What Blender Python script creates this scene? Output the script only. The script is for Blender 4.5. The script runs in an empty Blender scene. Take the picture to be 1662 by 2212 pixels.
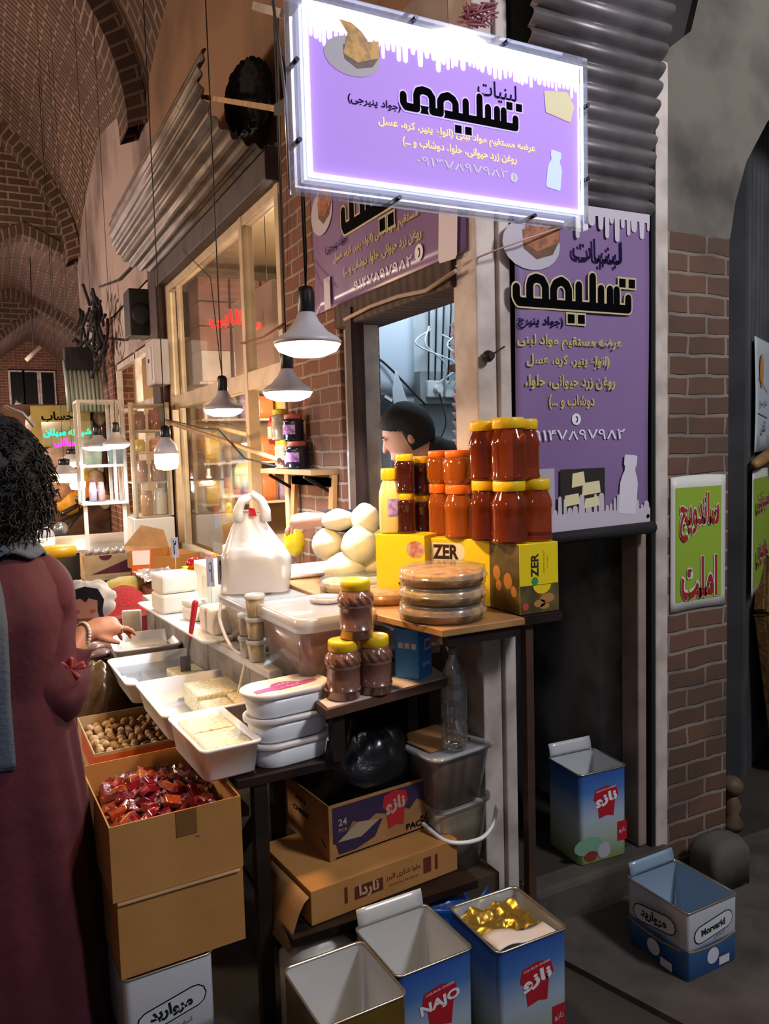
import bpy, bmesh, math, random
from mathutils import Vector, Matrix, noise
rnd = random.Random(7)
sc = bpy.context.scene
COL = sc.collection
R = math.radians
PI = math.pi
# ---------------------------------------------------------------- camera, world, exposure
EYE = Vector((0, 0, 1.70)); FPX = 1713.0
AZ, PITCH, ROLL = R(26.9), R(4.6), R(1.6)
fwd = Vector((math.sin(AZ)*math.cos(PITCH), math.cos(AZ)*math.cos(PITCH), -math.sin(PITCH)))
r0 = Vector((math.cos(AZ), -math.sin(AZ), 0)); u0 = r0.cross(fwd)
rgt = math.cos(ROLL)*r0 - math.sin(ROLL)*u0; upv = math.sin(ROLL)*r0 + math.cos(ROLL)*u0
cd = bpy.data.cameras.new('camera'); cam = bpy.data.objects.new('camera', cd); COL.objects.link(cam)
cam.matrix_world = Matrix(((rgt.x, upv.x, -fwd.x, EYE.x), (rgt.y, upv.y, -fwd.y, EYE.y), (rgt.z, upv.z, -fwd.z, EYE.z), (0, 0, 0, 1)))
cd.sensor_fit = 'HORIZONTAL'; cd.sensor_width = 36; cd.lens = FPX/1662*36; cd.clip_start = 0.02
sc.camera = cam
def at(px, py, x=None, y=None, z=None):
    "point of the place seen at a pixel of the photograph, on one of the planes x=, y= or z="
    d = fwd + rgt*((px-831)/FPX) - upv*((py-1106)/FPX)
    t = (x-EYE.x)/d.x if x is not None else (y-EYE.y)/d.y if y is not None else (z-EYE.z)/d.z
    return EYE + d*t
W = bpy.data.worlds.new('world'); sc.world = W; W.use_nodes = True
W.node_tree.nodes['Background'].inputs[0].default_value = (0.62, 0.72, 1.0, 1)
W.node_tree.nodes['Background'].inputs[1].default_value = 0.09
sc.view_settings.view_transform = 'Standard'; sc.view_settings.look = 'None'
sc.view_settings.exposure = 0.45; sc.view_settings.gamma = 1.0; sc.view_settings.use_curve_mapping = False
sc.cycles.use_denoising = True; sc.cycles.max_bounces = 7; sc.cycles.transparent_max_bounces = 14
sc.cycles.sample_clamp_indirect = 4.0; sc.cycles.caustics_reflective = False; sc.cycles.caustics_refractive = False
def lamp(name, loc, power, col, radius=0.05, kind='POINT', rot=None, parent=None, size=None, spot=None):
    l = bpy.data.lights.new(name, kind); l.energy = power; l.color = col
    if kind in ('POINT', 'SPOT'): l.shadow_soft_size = radius
    if kind == 'SPOT': l.spot_size = spot or R(150); l.spot_blend = 0.6
    if kind == 'AREA': l.shape = 'RECTANGLE'; l.size, l.size_y = size
    o = bpy.data.objects.new(name, l); COL.objects.link(o); o.location = loc
    if rot: o.rotation_euler = rot
    if parent: o.parent = parent
    return o
COOL = (0.80, 0.90, 1.0); WARM = (1.0, 0.62, 0.28)
# unseen fill lights added over the crossing and the opposite and far stalls
lamp('crossing_fill', (2.7, -0.7, 3.9), 240, (0.95, 0.94, 1.0), 0.3)
lamp('crossing_fill', (-1.6, -1.8, 3.8), 22, (1.0, 0.9, 0.82), 0.3)
lamp('opposite_stall_fill', (-2.4, 4.2, 2.6), 170, (1.0, 0.76, 0.56), 0.2)
lamp('opposite_stall_fill', (-2.3, 9.8, 2.6), 330, (1.0, 0.78, 0.66), 0.2)
lamp('opposite_stall_fill', (-0.3, 15.0, 2.4), 130, (1.0, 0.76, 0.68), 0.2)
lamp('far_stall_fill', (0.4, 20.5, 2.4), 110, (1.0, 0.74, 0.68), 0.2)
lamp('shop_ceiling_lamp', (1.98, 3.25, 2.8), 16, (0.72, 0.86, 1.0), 0.08)
lamp('spice_shop_lamp', (1.95, 5.3, 2.0), 65, (1.0, 0.83, 0.62), 0.08)
lamp('spice_shop_loft_lamp', (1.95, 4.9, 2.95), 30, (1.0, 0.86, 0.66), 0.08)
lamp('dry_fruit_shop_lamp', (2.0, 8.0, 2.2), 30, (1.0, 0.82, 0.6), 0.08)
# ---------------------------------------------------------------- materials
MATS = {}
def _n(nt, t, **k):
    n = nt.nodes.new(t)
    for a, b in k.items(): setattr(n, a, b)
    return n
def c3(h):
    "sRGB hex to linear"
    h = h.lstrip('#'); v = [int(h[i:i+2], 16)/255 for i in (0, 2, 4)]
    return tuple(x/12.92 if x <= 0.04045 else ((x+0.055)/1.055)**2.4 for x in v) + (1,)
def P(name, col, rough=0.5, metal=0.0, trans=0.0, emit=0, ecol=None, alpha=1.0, spec=None, ior=None, sss=0, noise_=None, bump=None, coat=0, brick=None, grad=None, wave=None):
    "noise_=(scale, colour2, amount[, detail]); bump=(scale, strength); brick=(col2, mortar, bw, bh, mortar size); grad=[(z, colour)...]; wave=(axis, scale, colour2)"
    if name in MATS: return MATS[name]
    m = bpy.data.materials.new(name); m.use_nodes = True; nt = m.node_tree
    b = nt.nodes['Principled BSDF']; I = b.inputs
    col = c3(col) if isinstance(col, str) else tuple(col)+(1,)*(4-len(col))
    I['Base Color'].default_value = col; I['Roughness'].default_value = rough; I['Metallic'].default_value = metal
    I['Transmission Weight'].default_value = trans; I['Alpha'].default_value = alpha
    if spec is not None: I['Specular IOR Level'].default_value = spec
    if ior: I['IOR'].default_value = ior
    if coat: I['Coat Weight'].default_value = coat; I['Coat Roughness'].default_value = 0.08
    if sss: I['Subsurface Weight'].default_value = sss; I['Subsurface Radius'].default_value = (0.02, 0.012, 0.006); I['Subsurface Scale'].default_value = 1.0
    if emit:
        I['Emission Strength'].default_value = emit; I['Emission Color'].default_value = c3(ecol) if ecol else col
    src = None
    if brick:
        c2, mo, bw, bh, ms = brick
        uv = _n(nt, 'ShaderNodeTexCoord'); t = _n(nt, 'ShaderNodeTexBrick'); t.offset = 0.5
        nz = _n(nt, 'ShaderNodeTexNoise'); nz.inputs['Scale'].default_value = 9; nz.inputs['Detail'].default_value = 2
        vm = _n(nt, 'ShaderNodeVectorMath', operation='MULTIPLY_ADD'); vm.inputs[1].default_value = (0.02, 0.02, 0)
        nt.links.new(uv.outputs['UV'], nz.inputs['Vector']); nt.links.new(nz.outputs['Color'], vm.inputs[0]); nt.links.new(uv.outputs['UV'], vm.inputs[2])
        nt.links.new(vm.outputs[0], t.inputs['Vector'])
        t.inputs['Color1'].default_value = col; t.inputs['Color2'].default_value = c3(c2); t.inputs['Mortar'].default_value = c3(mo)
        t.inputs['Scale'].default_value = 1; t.inputs['Brick Width'].default_value = bw; t.inputs['Row Height'].default_value = bh; t.inputs['Mortar Size'].default_value = ms
        t.inputs['Mortar Smooth'].default_value = 0.35
        src = t.outputs['Color']
        bp = _n(nt, 'ShaderNodeBump'); bp.inputs['Strength'].default_value = 0.7; bp.inputs['Distance'].default_value = 0.012; bp.invert = True
        nt.links.new(t.outputs['Fac'], bp.inputs['Height']); nt.links.new(bp.outputs[0], I['Normal'])
    if grad:
        tc = _n(nt, 'ShaderNodeTexCoord'); sp = _n(nt, 'ShaderNodeSeparateXYZ'); nt.links.new(tc.outputs['Object'], sp.inputs[0])
        z0, z1 = grad[0][0], grad[-1][0]
        mr = _n(nt, 'ShaderNodeMapRange'); mr.inputs[1].default_value = z0; mr.inputs[2].default_value = z1; nt.links.new(sp.outputs['Z'], mr.inputs[0])
        rp = _n(nt, 'ShaderNodeValToRGB'); e = rp.color_ramp.elements
        while len(e) < len(grad): e.new(0.5)
        for k, (z, c) in enumerate(grad): e[k].position = (z-z0)/(z1-z0); e[k].color = c3(c)
        nt.links.new(mr.outputs[0], rp.inputs[0]); src = rp.outputs['Color']
    if wave:
        ax, scl, c2 = wave
        tc = _n(nt, 'ShaderNodeTexCoord'); wv = _n(nt, 'ShaderNodeTexWave'); wv.bands_direction = ax; wv.inputs['Scale'].default_value = scl; wv.inputs['Distortion'].default_value = 3.5; wv.inputs['Detail'].default_value = 3
        nt.links.new(tc.outputs['Object'], wv.inputs['Vector'])
        mx = _n(nt, 'ShaderNodeMix', data_type='RGBA'); nt.links.new(wv.outputs['Fac'], mx.inputs[0]); mx.inputs[6].default_value = col; mx.inputs[7].default_value = c3(c2); src = mx.outputs[2]
    if noise_:
        scl, c2, amt = noise_[:3]
        tc = _n(nt, 'ShaderNodeTexCoord'); nz = _n(nt, 'ShaderNodeTexNoise'); nz.inputs['Scale'].default_value = scl; nz.inputs['Detail'].default_value = noise_[3] if len(noise_) > 3 else 4
        nt.links.new(tc.outputs['Object'], nz.inputs['Vector'])
        rp = _n(nt, 'ShaderNodeMapRange'); rp.inputs[1].default_value = 0.42; rp.inputs[2].default_value = 0.66; rp.inputs[4].default_value = amt; nt.links.new(nz.outputs['Fac'], rp.inputs[0])
        mx = _n(nt, 'ShaderNodeMix', data_type='RGBA'); nt.links.new(rp.outputs[0], mx.inputs[0]); mx.inputs[7].default_value = c3(c2)
        if src: nt.links.new(src, mx.inputs[6])
        else: mx.inputs[6].default_value = col
        src = mx.outputs[2]
    if src: nt.links.new(src, I['Base Color'])
    if bump:
        tc = _n(nt, 'ShaderNodeTexCoord'); nz = _n(nt, 'ShaderNodeTexNoise'); nz.inputs['Scale'].default_value = bump[0]; nz.inputs['Detail'].default_value = 4
        nt.links.new(tc.outputs['Object'], nz.inputs['Vector'])
        bp = _n(nt, 'ShaderNodeBump'); bp.inputs['Strength'].default_value = bump[1]; bp.inputs['Distance'].default_value = 0.01
        nt.links.new(nz.outputs['Fac'], bp.inputs['Height']); nt.links.new(bp.outputs[0], I['Normal'])
    MATS[name] = m
    return m
def clear(name, col='#ffffff', fac=0.12, rough=0.08, gl=0.35):
    "thin clear or milky plastic film: see-through, with a share fac of its own white body and a sheen"
    if name in MATS: return MATS[name]
    m = bpy.data.materials.new(name); m.use_nodes = True; nt = m.node_tree; nt.nodes.remove(nt.nodes['Principled BSDF'])
    out = nt.nodes['Material Output']; t = _n(nt, 'ShaderNodeBsdfTransparent'); p = _n(nt, 'ShaderNodeBsdfPrincipled'); g = _n(nt, 'ShaderNodeBsdfGlossy')
    p.inputs['Base Color'].default_value = c3(col); p.inputs['Roughness'].default_value = 0.4; g.inputs['Roughness'].default_value = rough
    lw = _n(nt, 'ShaderNodeLayerWeight'); lw.inputs[0].default_value = gl
    a = _n(nt, 'ShaderNodeMixShader'); b = _n(nt, 'ShaderNodeMixShader'); a.inputs[0].default_value = fac
    nt.links.new(t.outputs[0], a.inputs[1]); nt.links.new(p.outputs[0], a.inputs[2])
    mu = _n(nt, 'ShaderNodeMath', operation='MULTIPLY'); mu.inputs[1].default_value = 0.6; nt.links.new(lw.outputs['Fresnel'], mu.inputs[0])
    nt.links.new(mu.outputs[0], b.inputs[0]); nt.links.new(a.outputs[0], b.inputs[1]); nt.links.new(g.outputs[0], b.inputs[2]); nt.links.new(b.outputs[0], out.inputs[0])
    MATS[name] = m; return m
def glow(name, col, strength):
    if name in MATS: return MATS[name]
    m = bpy.data.materials.new(name); m.use_nodes = True; nt = m.node_tree; nt.nodes.remove(nt.nodes['Principled BSDF'])
    e = _n(nt, 'ShaderNodeEmission'); e.inputs[0].default_value = c3(col); e.inputs[1].default_value = strength
    nt.links.new(e.outputs[0], nt.nodes['Material Output'].inputs[0]); MATS[name] = m; return m
# ---------------------------------------------------------------- mesh builder
class MB:
    def __init__(s, M=None): s.v = []; s.f = []; s.uv = {}; s.mi = []; s.sm = []; s.M = M or Matrix(); s.mat = 0; s.eps = 0.0
    def add(s, vs, fs, smooth=False, uv=None):
        b = len(s.v); s.v += [s.M @ Vector(p) for p in vs]
        for k, f in enumerate(fs):
            if uv: s.uv[len(s.f)] = uv[k]
            s.f.append([b+i for i in f]); s.mi.append(s.mat); s.sm.append(smooth)
        return s
    def box(s, a, b, M=None):
        x0, y0, z0 = [min(p, q) for p, q in zip(a, b)]; x1, y1, z1 = [max(p, q) for p, q in zip(a, b)]
        vs = [(x0,y0,z0),(x1,y0,z0),(x1,y1,z0),(x0,y1,z0),(x0,y0,z1),(x1,y0,z1),(x1,y1,z1),(x0,y1,z1)]
        if M is not None: vs = [M @ Vector(p) for p in vs]
        return s.add(vs, [(0,3,2,1),(4,5,6,7),(0,1,5,4),(1,2,6,5),(2,3,7,6),(3,0,4,7)])
    def cbox(s, c, size, rot=(0,0,0)):
        from mathutils import Euler
        h = [d/2 for d in size]; return s.box([-d for d in h], h, Matrix.Translation(c) @ Euler(rot).to_matrix().to_4x4())
    def bar(s, p, q, w, h=None, up=(0,0,1)):
        "square bar from p to q"
        p, q = Vector(p), Vector(q); d = (q-p).normalized(); u = Vector(up)
        if abs(d.dot(u)) > 0.98: u = Vector((0,1,0))
        r = d.cross(u).normalized(); u = r.cross(d); h = h or w
        vs = [e + r*(i*w/2) + u*(j*h/2) for e in (p, q) for i, j in ((-1,-1),(1,-1),(1,1),(-1,1))]
        return s.add(vs, [(0,3,2,1)[::-1],(4,7,6,5)[::-1],(0,1,5,4)[::-1],(1,2,6,5)[::-1],(2,3,7,6)[::-1],(3,0,4,7)[::-1]])
    def loft(s, rings, cap0=True, cap1=True, smooth=True, closed=True):
        n = len(rings[0]); vs = [p for r in rings for p in r]; fs = []
        for k in range(len(rings)-1):
            for i in range(n if closed else n-1):
                j = (i+1) % n; fs.append((k*n+i, k*n+j, (k+1)*n+j, (k+1)*n+i))
        s.add(vs, fs, smooth)
        b = len(s.v)-len(vs)
        for on, k in ((cap0, 0), (cap1, len(rings)-1)):
            if on:
                idx = [b+k*n+i for i in range(n)]
                s.f.append(idx[::-1] if k == 0 else idx); s.mi.append(s.mat); s.sm.append(False)
        return s
    def lathe(s, prof, n=28, c=(0,0,0), cap0=True, cap1=True, smooth=True, fn=None):
        c = Vector(c); rings = []
        for r, z in prof:
            rings.append([c + Vector(((r if fn is None else r*fn(2*PI*i/n, z))*math.cos(2*PI*i/n), (r if fn is None else r*fn(2*PI*i/n, z))*math.sin(2*PI*i/n), z)) for i in range(n)])
        return s.loft(rings, cap0, cap1, smooth)
    def tube(s, pts, r, n=8, cap=True):
        pts = [Vector(p) for p in pts]; rs = r if isinstance(r, (list, tuple)) else [r]*len(pts); rings = []; prev = None
        for i, p in enumerate(pts):
            d = (pts[min(i+1, len(pts)-1)] - pts[max(i-1, 0)])
            d = d.normalized() if d.length > 1e-9 else Vector((0,0,1))
            u = prev - d*prev.dot(d) if prev is not None else Vector((0,0,1)) - d*d.z
            if u.length < 0.05: u = Vector((1,0,0)) - d*d.x
            u.normalize(); prev = u; w = d.cross(u)
            rings.append([p + (u*math.cos(2*PI*k/n) + w*math.sin(2*PI*k/n))*rs[i] for k in range(n)])
        return s.loft(rings, cap, cap)
    def capsule(s, pts, rs, n=12):
        "closed limb with round ends through the points"
        pts = [Vector(p) for p in pts]; a = (pts[0]-pts[1]).normalized(); b = (pts[-1]-pts[-2]).normalized(); P_, R_ = [], []
        for k in (1.0, 0.8, 0.45): P_.append(pts[0]+a*rs[0]*k); R_.append(rs[0]*max(0.02, math.sqrt(1-k*k)))
        P_ += pts; R_ += list(rs)
        for k in (0.45, 0.8, 1.0): P_.append(pts[-1]+b*rs[-1]*k); R_.append(rs[-1]*max(0.02, math.sqrt(1-k*k)))
        return s.tube(P_, R_, n)
    def sphere(s, c, r, sc_=(1,1,1), nu=20, nv=12, fn=None, rot=None):
        c = Vector(c); rings = []
        for j in range(nv+1):
            t = PI*(j/nv) ; t = min(max(t, 0.03), PI-0.03); ring = []
            for i in range(nu):
                d = Vector((math.sin(t)*math.cos(2*PI*i/nu), math.sin(t)*math.sin(2*PI*i/nu), -math.cos(t)))
                k = r*(fn(d) if fn else 1); q = Vector((d.x*sc_[0], d.y*sc_[1], d.z*sc_[2]))*k
                if rot is not None: q = rot @ q
                ring.append(c+q)
            rings.append(ring)
        return s.loft(rings)
    def prism(s, poly, y0, y1, smooth=False):
        "polygon in the x-z plane pushed along y"
        n = len(poly); vs = [(x, y0, z) for x, z in poly] + [(x, y1, z) for x, z in poly]
        fs = [tuple(range(n)), tuple(range(2*n-1, n-1, -1))] + [(i, i+n, (i+1) % n + n, (i+1) % n) for i in range(n)]
        return s.add(vs, fs, smooth)
    def grid(s, fn, nu, nv, smooth=True, uvfn=None):
        vs = [fn(i/nu, j/nv) for j in range(nv+1) for i in range(nu+1)]; fs = []; uv = [] if uvfn else None
        for j in range(nv):
            for i in range(nu):
                a = j*(nu+1)+i; fs.append((a, a+1, a+nu+2, a+nu+1))
                if uvfn: uv.append([uvfn(x/nu, y/nv) for x, y in ((i, j), (i+1, j), (i+1, j+1), (i, j+1))])
        return s.add(vs, fs, smooth, uv)
    def quad(s, *p): return s.add(p, [tuple(range(len(p)))])
    def stroke(s, pts, w, y=0.0, t=0.0006, ends=True):
        "flat pen stroke on the x-z plane at depth y (faces -y)"
        for (a, b) in zip(pts[:-1], pts[1:]):
            a_, b_ = Vector(a), Vector(b); d = b_-a_
            if d.length < 1e-9: continue
            d.normalize(); nrm = Vector((-d.y, d.x))*(w/2)
            q = [a_-nrm, b_-nrm, b_+nrm, a_+nrm]; s.eps += 1.5e-5; s.add([(p.x, y-s.eps, p.y) for p in q], [(0,1,2,3)])
        if ends:
            for a in pts: s.eps += 1.5e-5; s.add([(a[0]+w/2*math.cos(2*PI*k/10), y-s.eps, a[1]+w/2*math.sin(2*PI*k/10)) for k in range(10)], [tuple(range(10))])
        return s
    def wobble(s, fn):
        s.v = [fn(p) for p in s.v]; return s
    def build(s, name, mats, parent=None, bevel=0, seg=2, subsurf=0, solid=0, loc=None, rz=0):
        me = bpy.data.meshes.new(name); me.from_pydata([tuple(p) for p in s.v], [], s.f)
        mats = mats if isinstance(mats, (list, tuple)) else [mats]
        for m in mats: me.materials.append(m)
        uvl = me.uv_layers.new(name='UVMap')
        for k, p in enumerate(me.polygons):
            p.material_index = min(s.mi[k], len(mats)-1); p.use_smooth = s.sm[k]
            if k in s.uv:
                for li, c in zip(p.loop_indices, s.uv[k]): uvl.data[li].uv = c
            else:
                nx, ny, nz = [abs(c) for c in p.normal]
                for li in p.loop_indices:
                    v = me.vertices[me.loops[li].vertex_index].co
                    uvl.data[li].uv = (v.y, v.z) if nx >= ny and nx >= nz else (v.x, v.z) if ny >= nz else (v.x, v.y)
        me.update(); me.validate()
        o = bpy.data.objects.new(name, me); COL.objects.link(o)
        if parent: o.parent = parent
        if loc is not None: o.location = loc
        o.rotation_euler.z = rz
        if bevel:
            b = o.modifiers.new('b', 'BEVEL'); b.width = bevel; b.segments = seg; b.limit_method = 'ANGLE'; b.angle_limit = R(40)
        if solid: q = o.modifiers.new('s', 'SOLIDIFY'); q.thickness = solid; q.offset = 0
        if subsurf: q = o.modifiers.new('u', 'SUBSURF'); q.levels = q.render_levels = subsurf
        return o
def S(o, label, cat, group=None):
    o['label'] = label; o['category'] = cat
    if group: o['group'] = group
    return o
def T(name, label, cat, loc=(0,0,0), rz=0, group=None):
    o = bpy.data.objects.new(name, None); COL.objects.link(o); o.empty_display_size = 0.05; o.location = loc; o.rotation_euler.z = rz
    return S(o, label, cat, group)
def ST(o): o['kind'] = 'structure'; return o
def dup(root, loc, rz=0, label=None, group=None):
    def cp(o, par):
        c = o.copy(); COL.objects.link(c)
        if par: c.parent = par
        for ch in o.children: cp(ch, c)
        return c
    c = cp(root, None); c.location = loc; c.rotation_euler.z = rz
    if label: c['label'] = label
    if group: c['group'] = group
    return c
def bake(o):
    "turns the modifiers into plain mesh"
    dg = bpy.context.evaluated_depsgraph_get(); dg.update()
    me = bpy.data.meshes.new_from_object(o.evaluated_get(dg)); o.modifiers.clear(); old = o.data; o.data = me; bpy.data.meshes.remove(old); me.name = o.name
    for p in me.polygons: p.use_smooth = True
    return o
def fuse(o, voxel, smooth_it=6):
    q = o.modifiers.new('r', 'REMESH'); q.mode = 'VOXEL'; q.voxel_size = voxel; q.use_smooth_shade = True
    if smooth_it: w = o.modifiers.new('w', 'SMOOTH'); w.factor = 0.5; w.iterations = smooth_it
    return bake(o)
# ---------------------------------------------------------------- writing
AR = {}
for t in "ا:FE8D,FE8E آ:FE81,FE82 ب:FE8F,FE90,FE91,FE92 پ:FB56,FB57,FB58,FB59 ت:FE95,FE96,FE97,FE98 ج:FE9D,FE9E,FE9F,FEA0 چ:FB7A,FB7B,FB7C,FB7D ح:FEA1,FEA2,FEA3,FEA4 خ:FEA5,FEA6,FEA7,FEA8 د:FEA9,FEAA ذ:FEAB,FEAC ر:FEAD,FEAE ز:FEAF,FEB0 س:FEB1,FEB2,FEB3,FEB4 ش:FEB5,FEB6,FEB7,FEB8 ض:FEBD,FEBE,FEBF,FEC0 ع:FEC9,FECA,FECB,FECC غ:FECD,FECE,FECF,FED0 ف:FED1,FED2,FED3,FED4 ق:FED5,FED6,FED7,FED8 ک:FB8E,FB8F,FB90,FB91 گ:FB92,FB93,FB94,FB95 ل:FEDD,FEDE,FEDF,FEE0 م:FEE1,FEE2,FEE3,FEE4 ن:FEE5,FEE6,FEE7,FEE8 و:FEED,FEEE ه:FEE9,FEEA,FEEB,FEEC ی:FBFC,FBFD,FBFE,FBFF".split():
    b_, l_ = t.split(':'); AR[b_] = [chr(int(x, 16)) for x in l_.split(',')]
def shape(s):
    out = []
    for i, c in enumerate(s):
        if c not in AR: out.append({'(': ')', ')': '('}.get(c, c)); continue
        f = AR[c]; p = i > 0 and s[i-1] in AR and len(AR[s[i-1]]) == 4; n = i < len(s)-1 and s[i+1] in AR and len(f) == 4
        out.append(f[3] if p and n else f[1] if p else f[2] if n else f[0])
    return ''.join(out[::-1])
def word(mb, s, x, z, w=None, h=None, y=0.0, bold=0.0, persian=True, align='C', shear=0.0, rot=0.0, rx=None):
    "adds the text to the builder as a flat print on the x-z plane (reads from -y); w or h fits its width or height"
    c = bpy.data.curves.new('t', 'FONT'); c.body = shape(s) if persian else s; c.size = 1; c.offset = bold; c.shear = shear; c.resolution_u = 3
    o = bpy.data.objects.new('t', c); COL.objects.link(o)
    dg = bpy.context.evaluated_depsgraph_get(); dg.update(); me = bpy.data.meshes.new_from_object(o.evaluated_get(dg))
    vs = [v.co.copy() for v in me.vertices]; fs = [tuple(p.vertices) for p in me.polygons]
    bpy.data.objects.remove(o); bpy.data.curves.remove(c); bpy.data.meshes.remove(me)
    if not vs: return
    x0, x1 = min(v.x for v in vs), max(v.x for v in vs); y0, y1 = min(v.y for v in vs), max(v.y for v in vs)
    kx = w/(x1-x0) if w else None; ky = h/(y1-y0) if h else None
    kx = kx or ky; ky = ky or kx
    cr, sr = math.cos(rot), math.sin(rot)
    P_ = []
    for v in vs:
        a = (v.x-(x0+x1)/2)*kx; b = (v.y-(y0+y1)/2)*ky
        if align == 'R': a -= (x1-x0)/2*kx
        if align == 'L': a += (x1-x0)/2*kx
        P_.append((x+a*cr-b*sr, y, z+a*sr+b*cr))
    mb.add(P_, fs)
def curve(pts, n=8):
    "smooth run through the points"
    p = [Vector(q) for q in pts]; p = [p[0]*2-p[1]]+p+[p[-1]*2-p[-2]]; out = []
    for i in range(1, len(p)-2):
        for k in range(n):
            t = k/n; a, b, c, d = p[i-1:i+3]
            out.append(.5*((2*b)+(c-a)*t+(2*a-5*b+4*c-d)*t*t+(3*b-a-3*c+d)*t**3))
    return out+[p[-2]]
def rrect(w, d, r, z, n=5, cx=0, cy=0):
    pts = []
    for (sx, sy, a0) in ((1,1,0),(-1,1,PI/2),(-1,-1,PI),(1,-1,1.5*PI)):
        for k in range(n+1):
            a = a0+PI/2*k/n; pts.append(Vector((cx+sx*(w/2-r)+r*math.cos(a), cy+sy*(d/2-r)+r*math.sin(a), z)))
    return pts
def vessel(mb, w, d, h, r=0.02, taper=0.9, t=0.003, rim=0.006, rimh=0.006, floor=0.004):
    "open tray or tub with a rolled rim, standing on z=0"
    q = lambda k, z, g: rrect(w*k+g, d*k+g, r, z)
    mb.loft([q(taper, 0, -0.01), q(taper, 0.006, 0), q(1, h-rimh, 0), q(1, h-rimh, rim*2), q(1, h, rim*2), q(1, h, -t*2), q(taper, floor+0.004, -t*2), q(taper, floor, -t*2-0.01)])
    return mb
def rotM(rz=0, rx=0, ry=0, loc=(0,0,0)):
    from mathutils import Euler
    return Matrix.Translation(loc) @ Euler((rx, ry, rz)).to_matrix().to_4x4()
# ---------------------------------------------------------------- the setting
XW, YW = 1.467, 2.19            # face of the corridor shop fronts, face of the side-street shop front
brick = P('vault_brick', '#5a4032', 0.9, brick=('#4a352b', '#8d7967', 0.30, 0.105, 0.016), noise_=(0.9, '#3a2c26', 0.5))
brick_red = P('pilaster_brick', '#86553e', 0.9, brick=('#6f4331', '#9c8878', 0.215, 0.074, 0.009), noise_=(2.2, '#4c3a30', 0.5))
brick_pil = P('street_brick', '#6f4f3e', 0.9, brick=('#5d4334', '#8d8074', 0.20, 0.075, 0.008), noise_=(3.0, '#453a33', 0.6))
plaster = P('tan_plaster', '#8b6b50', 0.9, noise_=(1.3, '#5c4636', 0.7), bump=(14, 0.25))
plaster_w = P('white_plaster', '#b8aaa4', 0.85, noise_=(1.6, '#7a6a64', 0.75), bump=(11, 0.25))
cement = P('cement_render', '#716b61', 0.9, noise_=(3.2, '#45413d', 0.9), bump=(18, 0.35))
paint_w = P('worn_white_paint', '#d2c6bc', 0.55, noise_=(7, '#85746a', 0.55), bump=(30, 0.12))
paint_c = P('cream_frame_paint', '#cbb492', 0.5, noise_=(6, '#97805f', 0.5))
darkwood = P('dark_post_wood', '#4a3029', 0.7, wave=('X', 6, '#35211c'), noise_=(6, '#2a1a16', 0.4))
stone = P('paving_stone', '#3c3832', 0.75, noise_=(2.6, '#26231f', 0.8, 6), bump=(9, 0.5))
stone2 = P('slab_stone', '#57504a', 0.8, noise_=(5, '#37322d', 0.8, 6), bump=(20, 0.5))
black = P('black_gap', '#0c0b0b', 0.9)
ST(MB().box((-3.6, -3.2, -0.1), (5.5, 24, 0)).build('floor', stone))
# raised kerb slab in the side street and the doorway step
a, b = at(1232, 2080, z=0.02), at(1478, 2212, z=0.02); d = (b-a).normalized()
kerb = MB(); q = [a-d*0.25, a+d*1.6, a+d*1.6+Vector((1.6, 1.4, 0)), Vector((4.6, YW+0.02, 0.02)), Vector((a.x-0.05, YW+0.02, 0.02))]
n = len(q); kerb.add([tuple(p) for p in q]+[(p.x, p.y, -0.03) for p in q], [tuple(range(n)), tuple(range(2*n-1, n-1, -1))]+[(i, i+n, (i+1) % n+n, (i+1) % n) for i in range(n)])
ST(kerb.build('floor_kerb_slab', stone2))
def bay(Y0, Y1, xc, hw, zs, T_, L_, name):
    m = MB(); N = 44
    def z(X, Y):
        u = min(1, abs(X-xc)/hw); v = min(1, abs(Y-(Y0+Y1)/2)/((Y1-Y0)/2))
        t = T_*math.sqrt(max(0, 1-u)); l = L_*math.sqrt(max(0, 1-v)); return zs + (t*t + l*l)**0.5
    # spread the samples towards the springing, where the curve is steep
    wu = lambda s: xc + hw*(1 if s > .5 else -1)*(1-(1-abs(2*s-1))**1.6)
    wv = lambda s: (Y0+Y1)/2 + (Y1-Y0)/2*(1 if s > .5 else -1)*(1-(1-abs(2*s-1))**1.4)
    # running lengths along the surface so that the brick courses keep their size
    arcx = [0.0]; arcy = [0.0]
    for k in range(1, N+1):
        p, q = [Vector((wu(j/N), z(wu(j/N), Y0+(Y1-Y0)*0.25))) for j in (k-1, k)]; arcx.append(arcx[-1]+(q-p).length)
        p, q = [Vector((wv(j/N), z(xc+hw*0.55, wv(j/N)))) for j in (k-1, k)]; arcy.append(arcy[-1]+(q-p).length)
    m.grid(lambda s, t: (wu(s), wv(t), z(wu(s), wv(t))), N, N, True, lambda s, t: (arcx[round(s*N)], arcy[round(t*N)]))
    return ST(m.build(name, brick))
def arch_pts(xc, hw, zs, T_, n=40, grow=0.0):
    pts = []
    for k in range(n+1):
        s = 2*k/n-1; e = (1 if s > 0 else -1)*(1-(1-abs(s))**2.0); X = xc+hw*e
        pts.append(Vector((X, 0, zs+T_*math.sqrt(max(0, 1-abs(e))))))
    return pts
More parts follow.
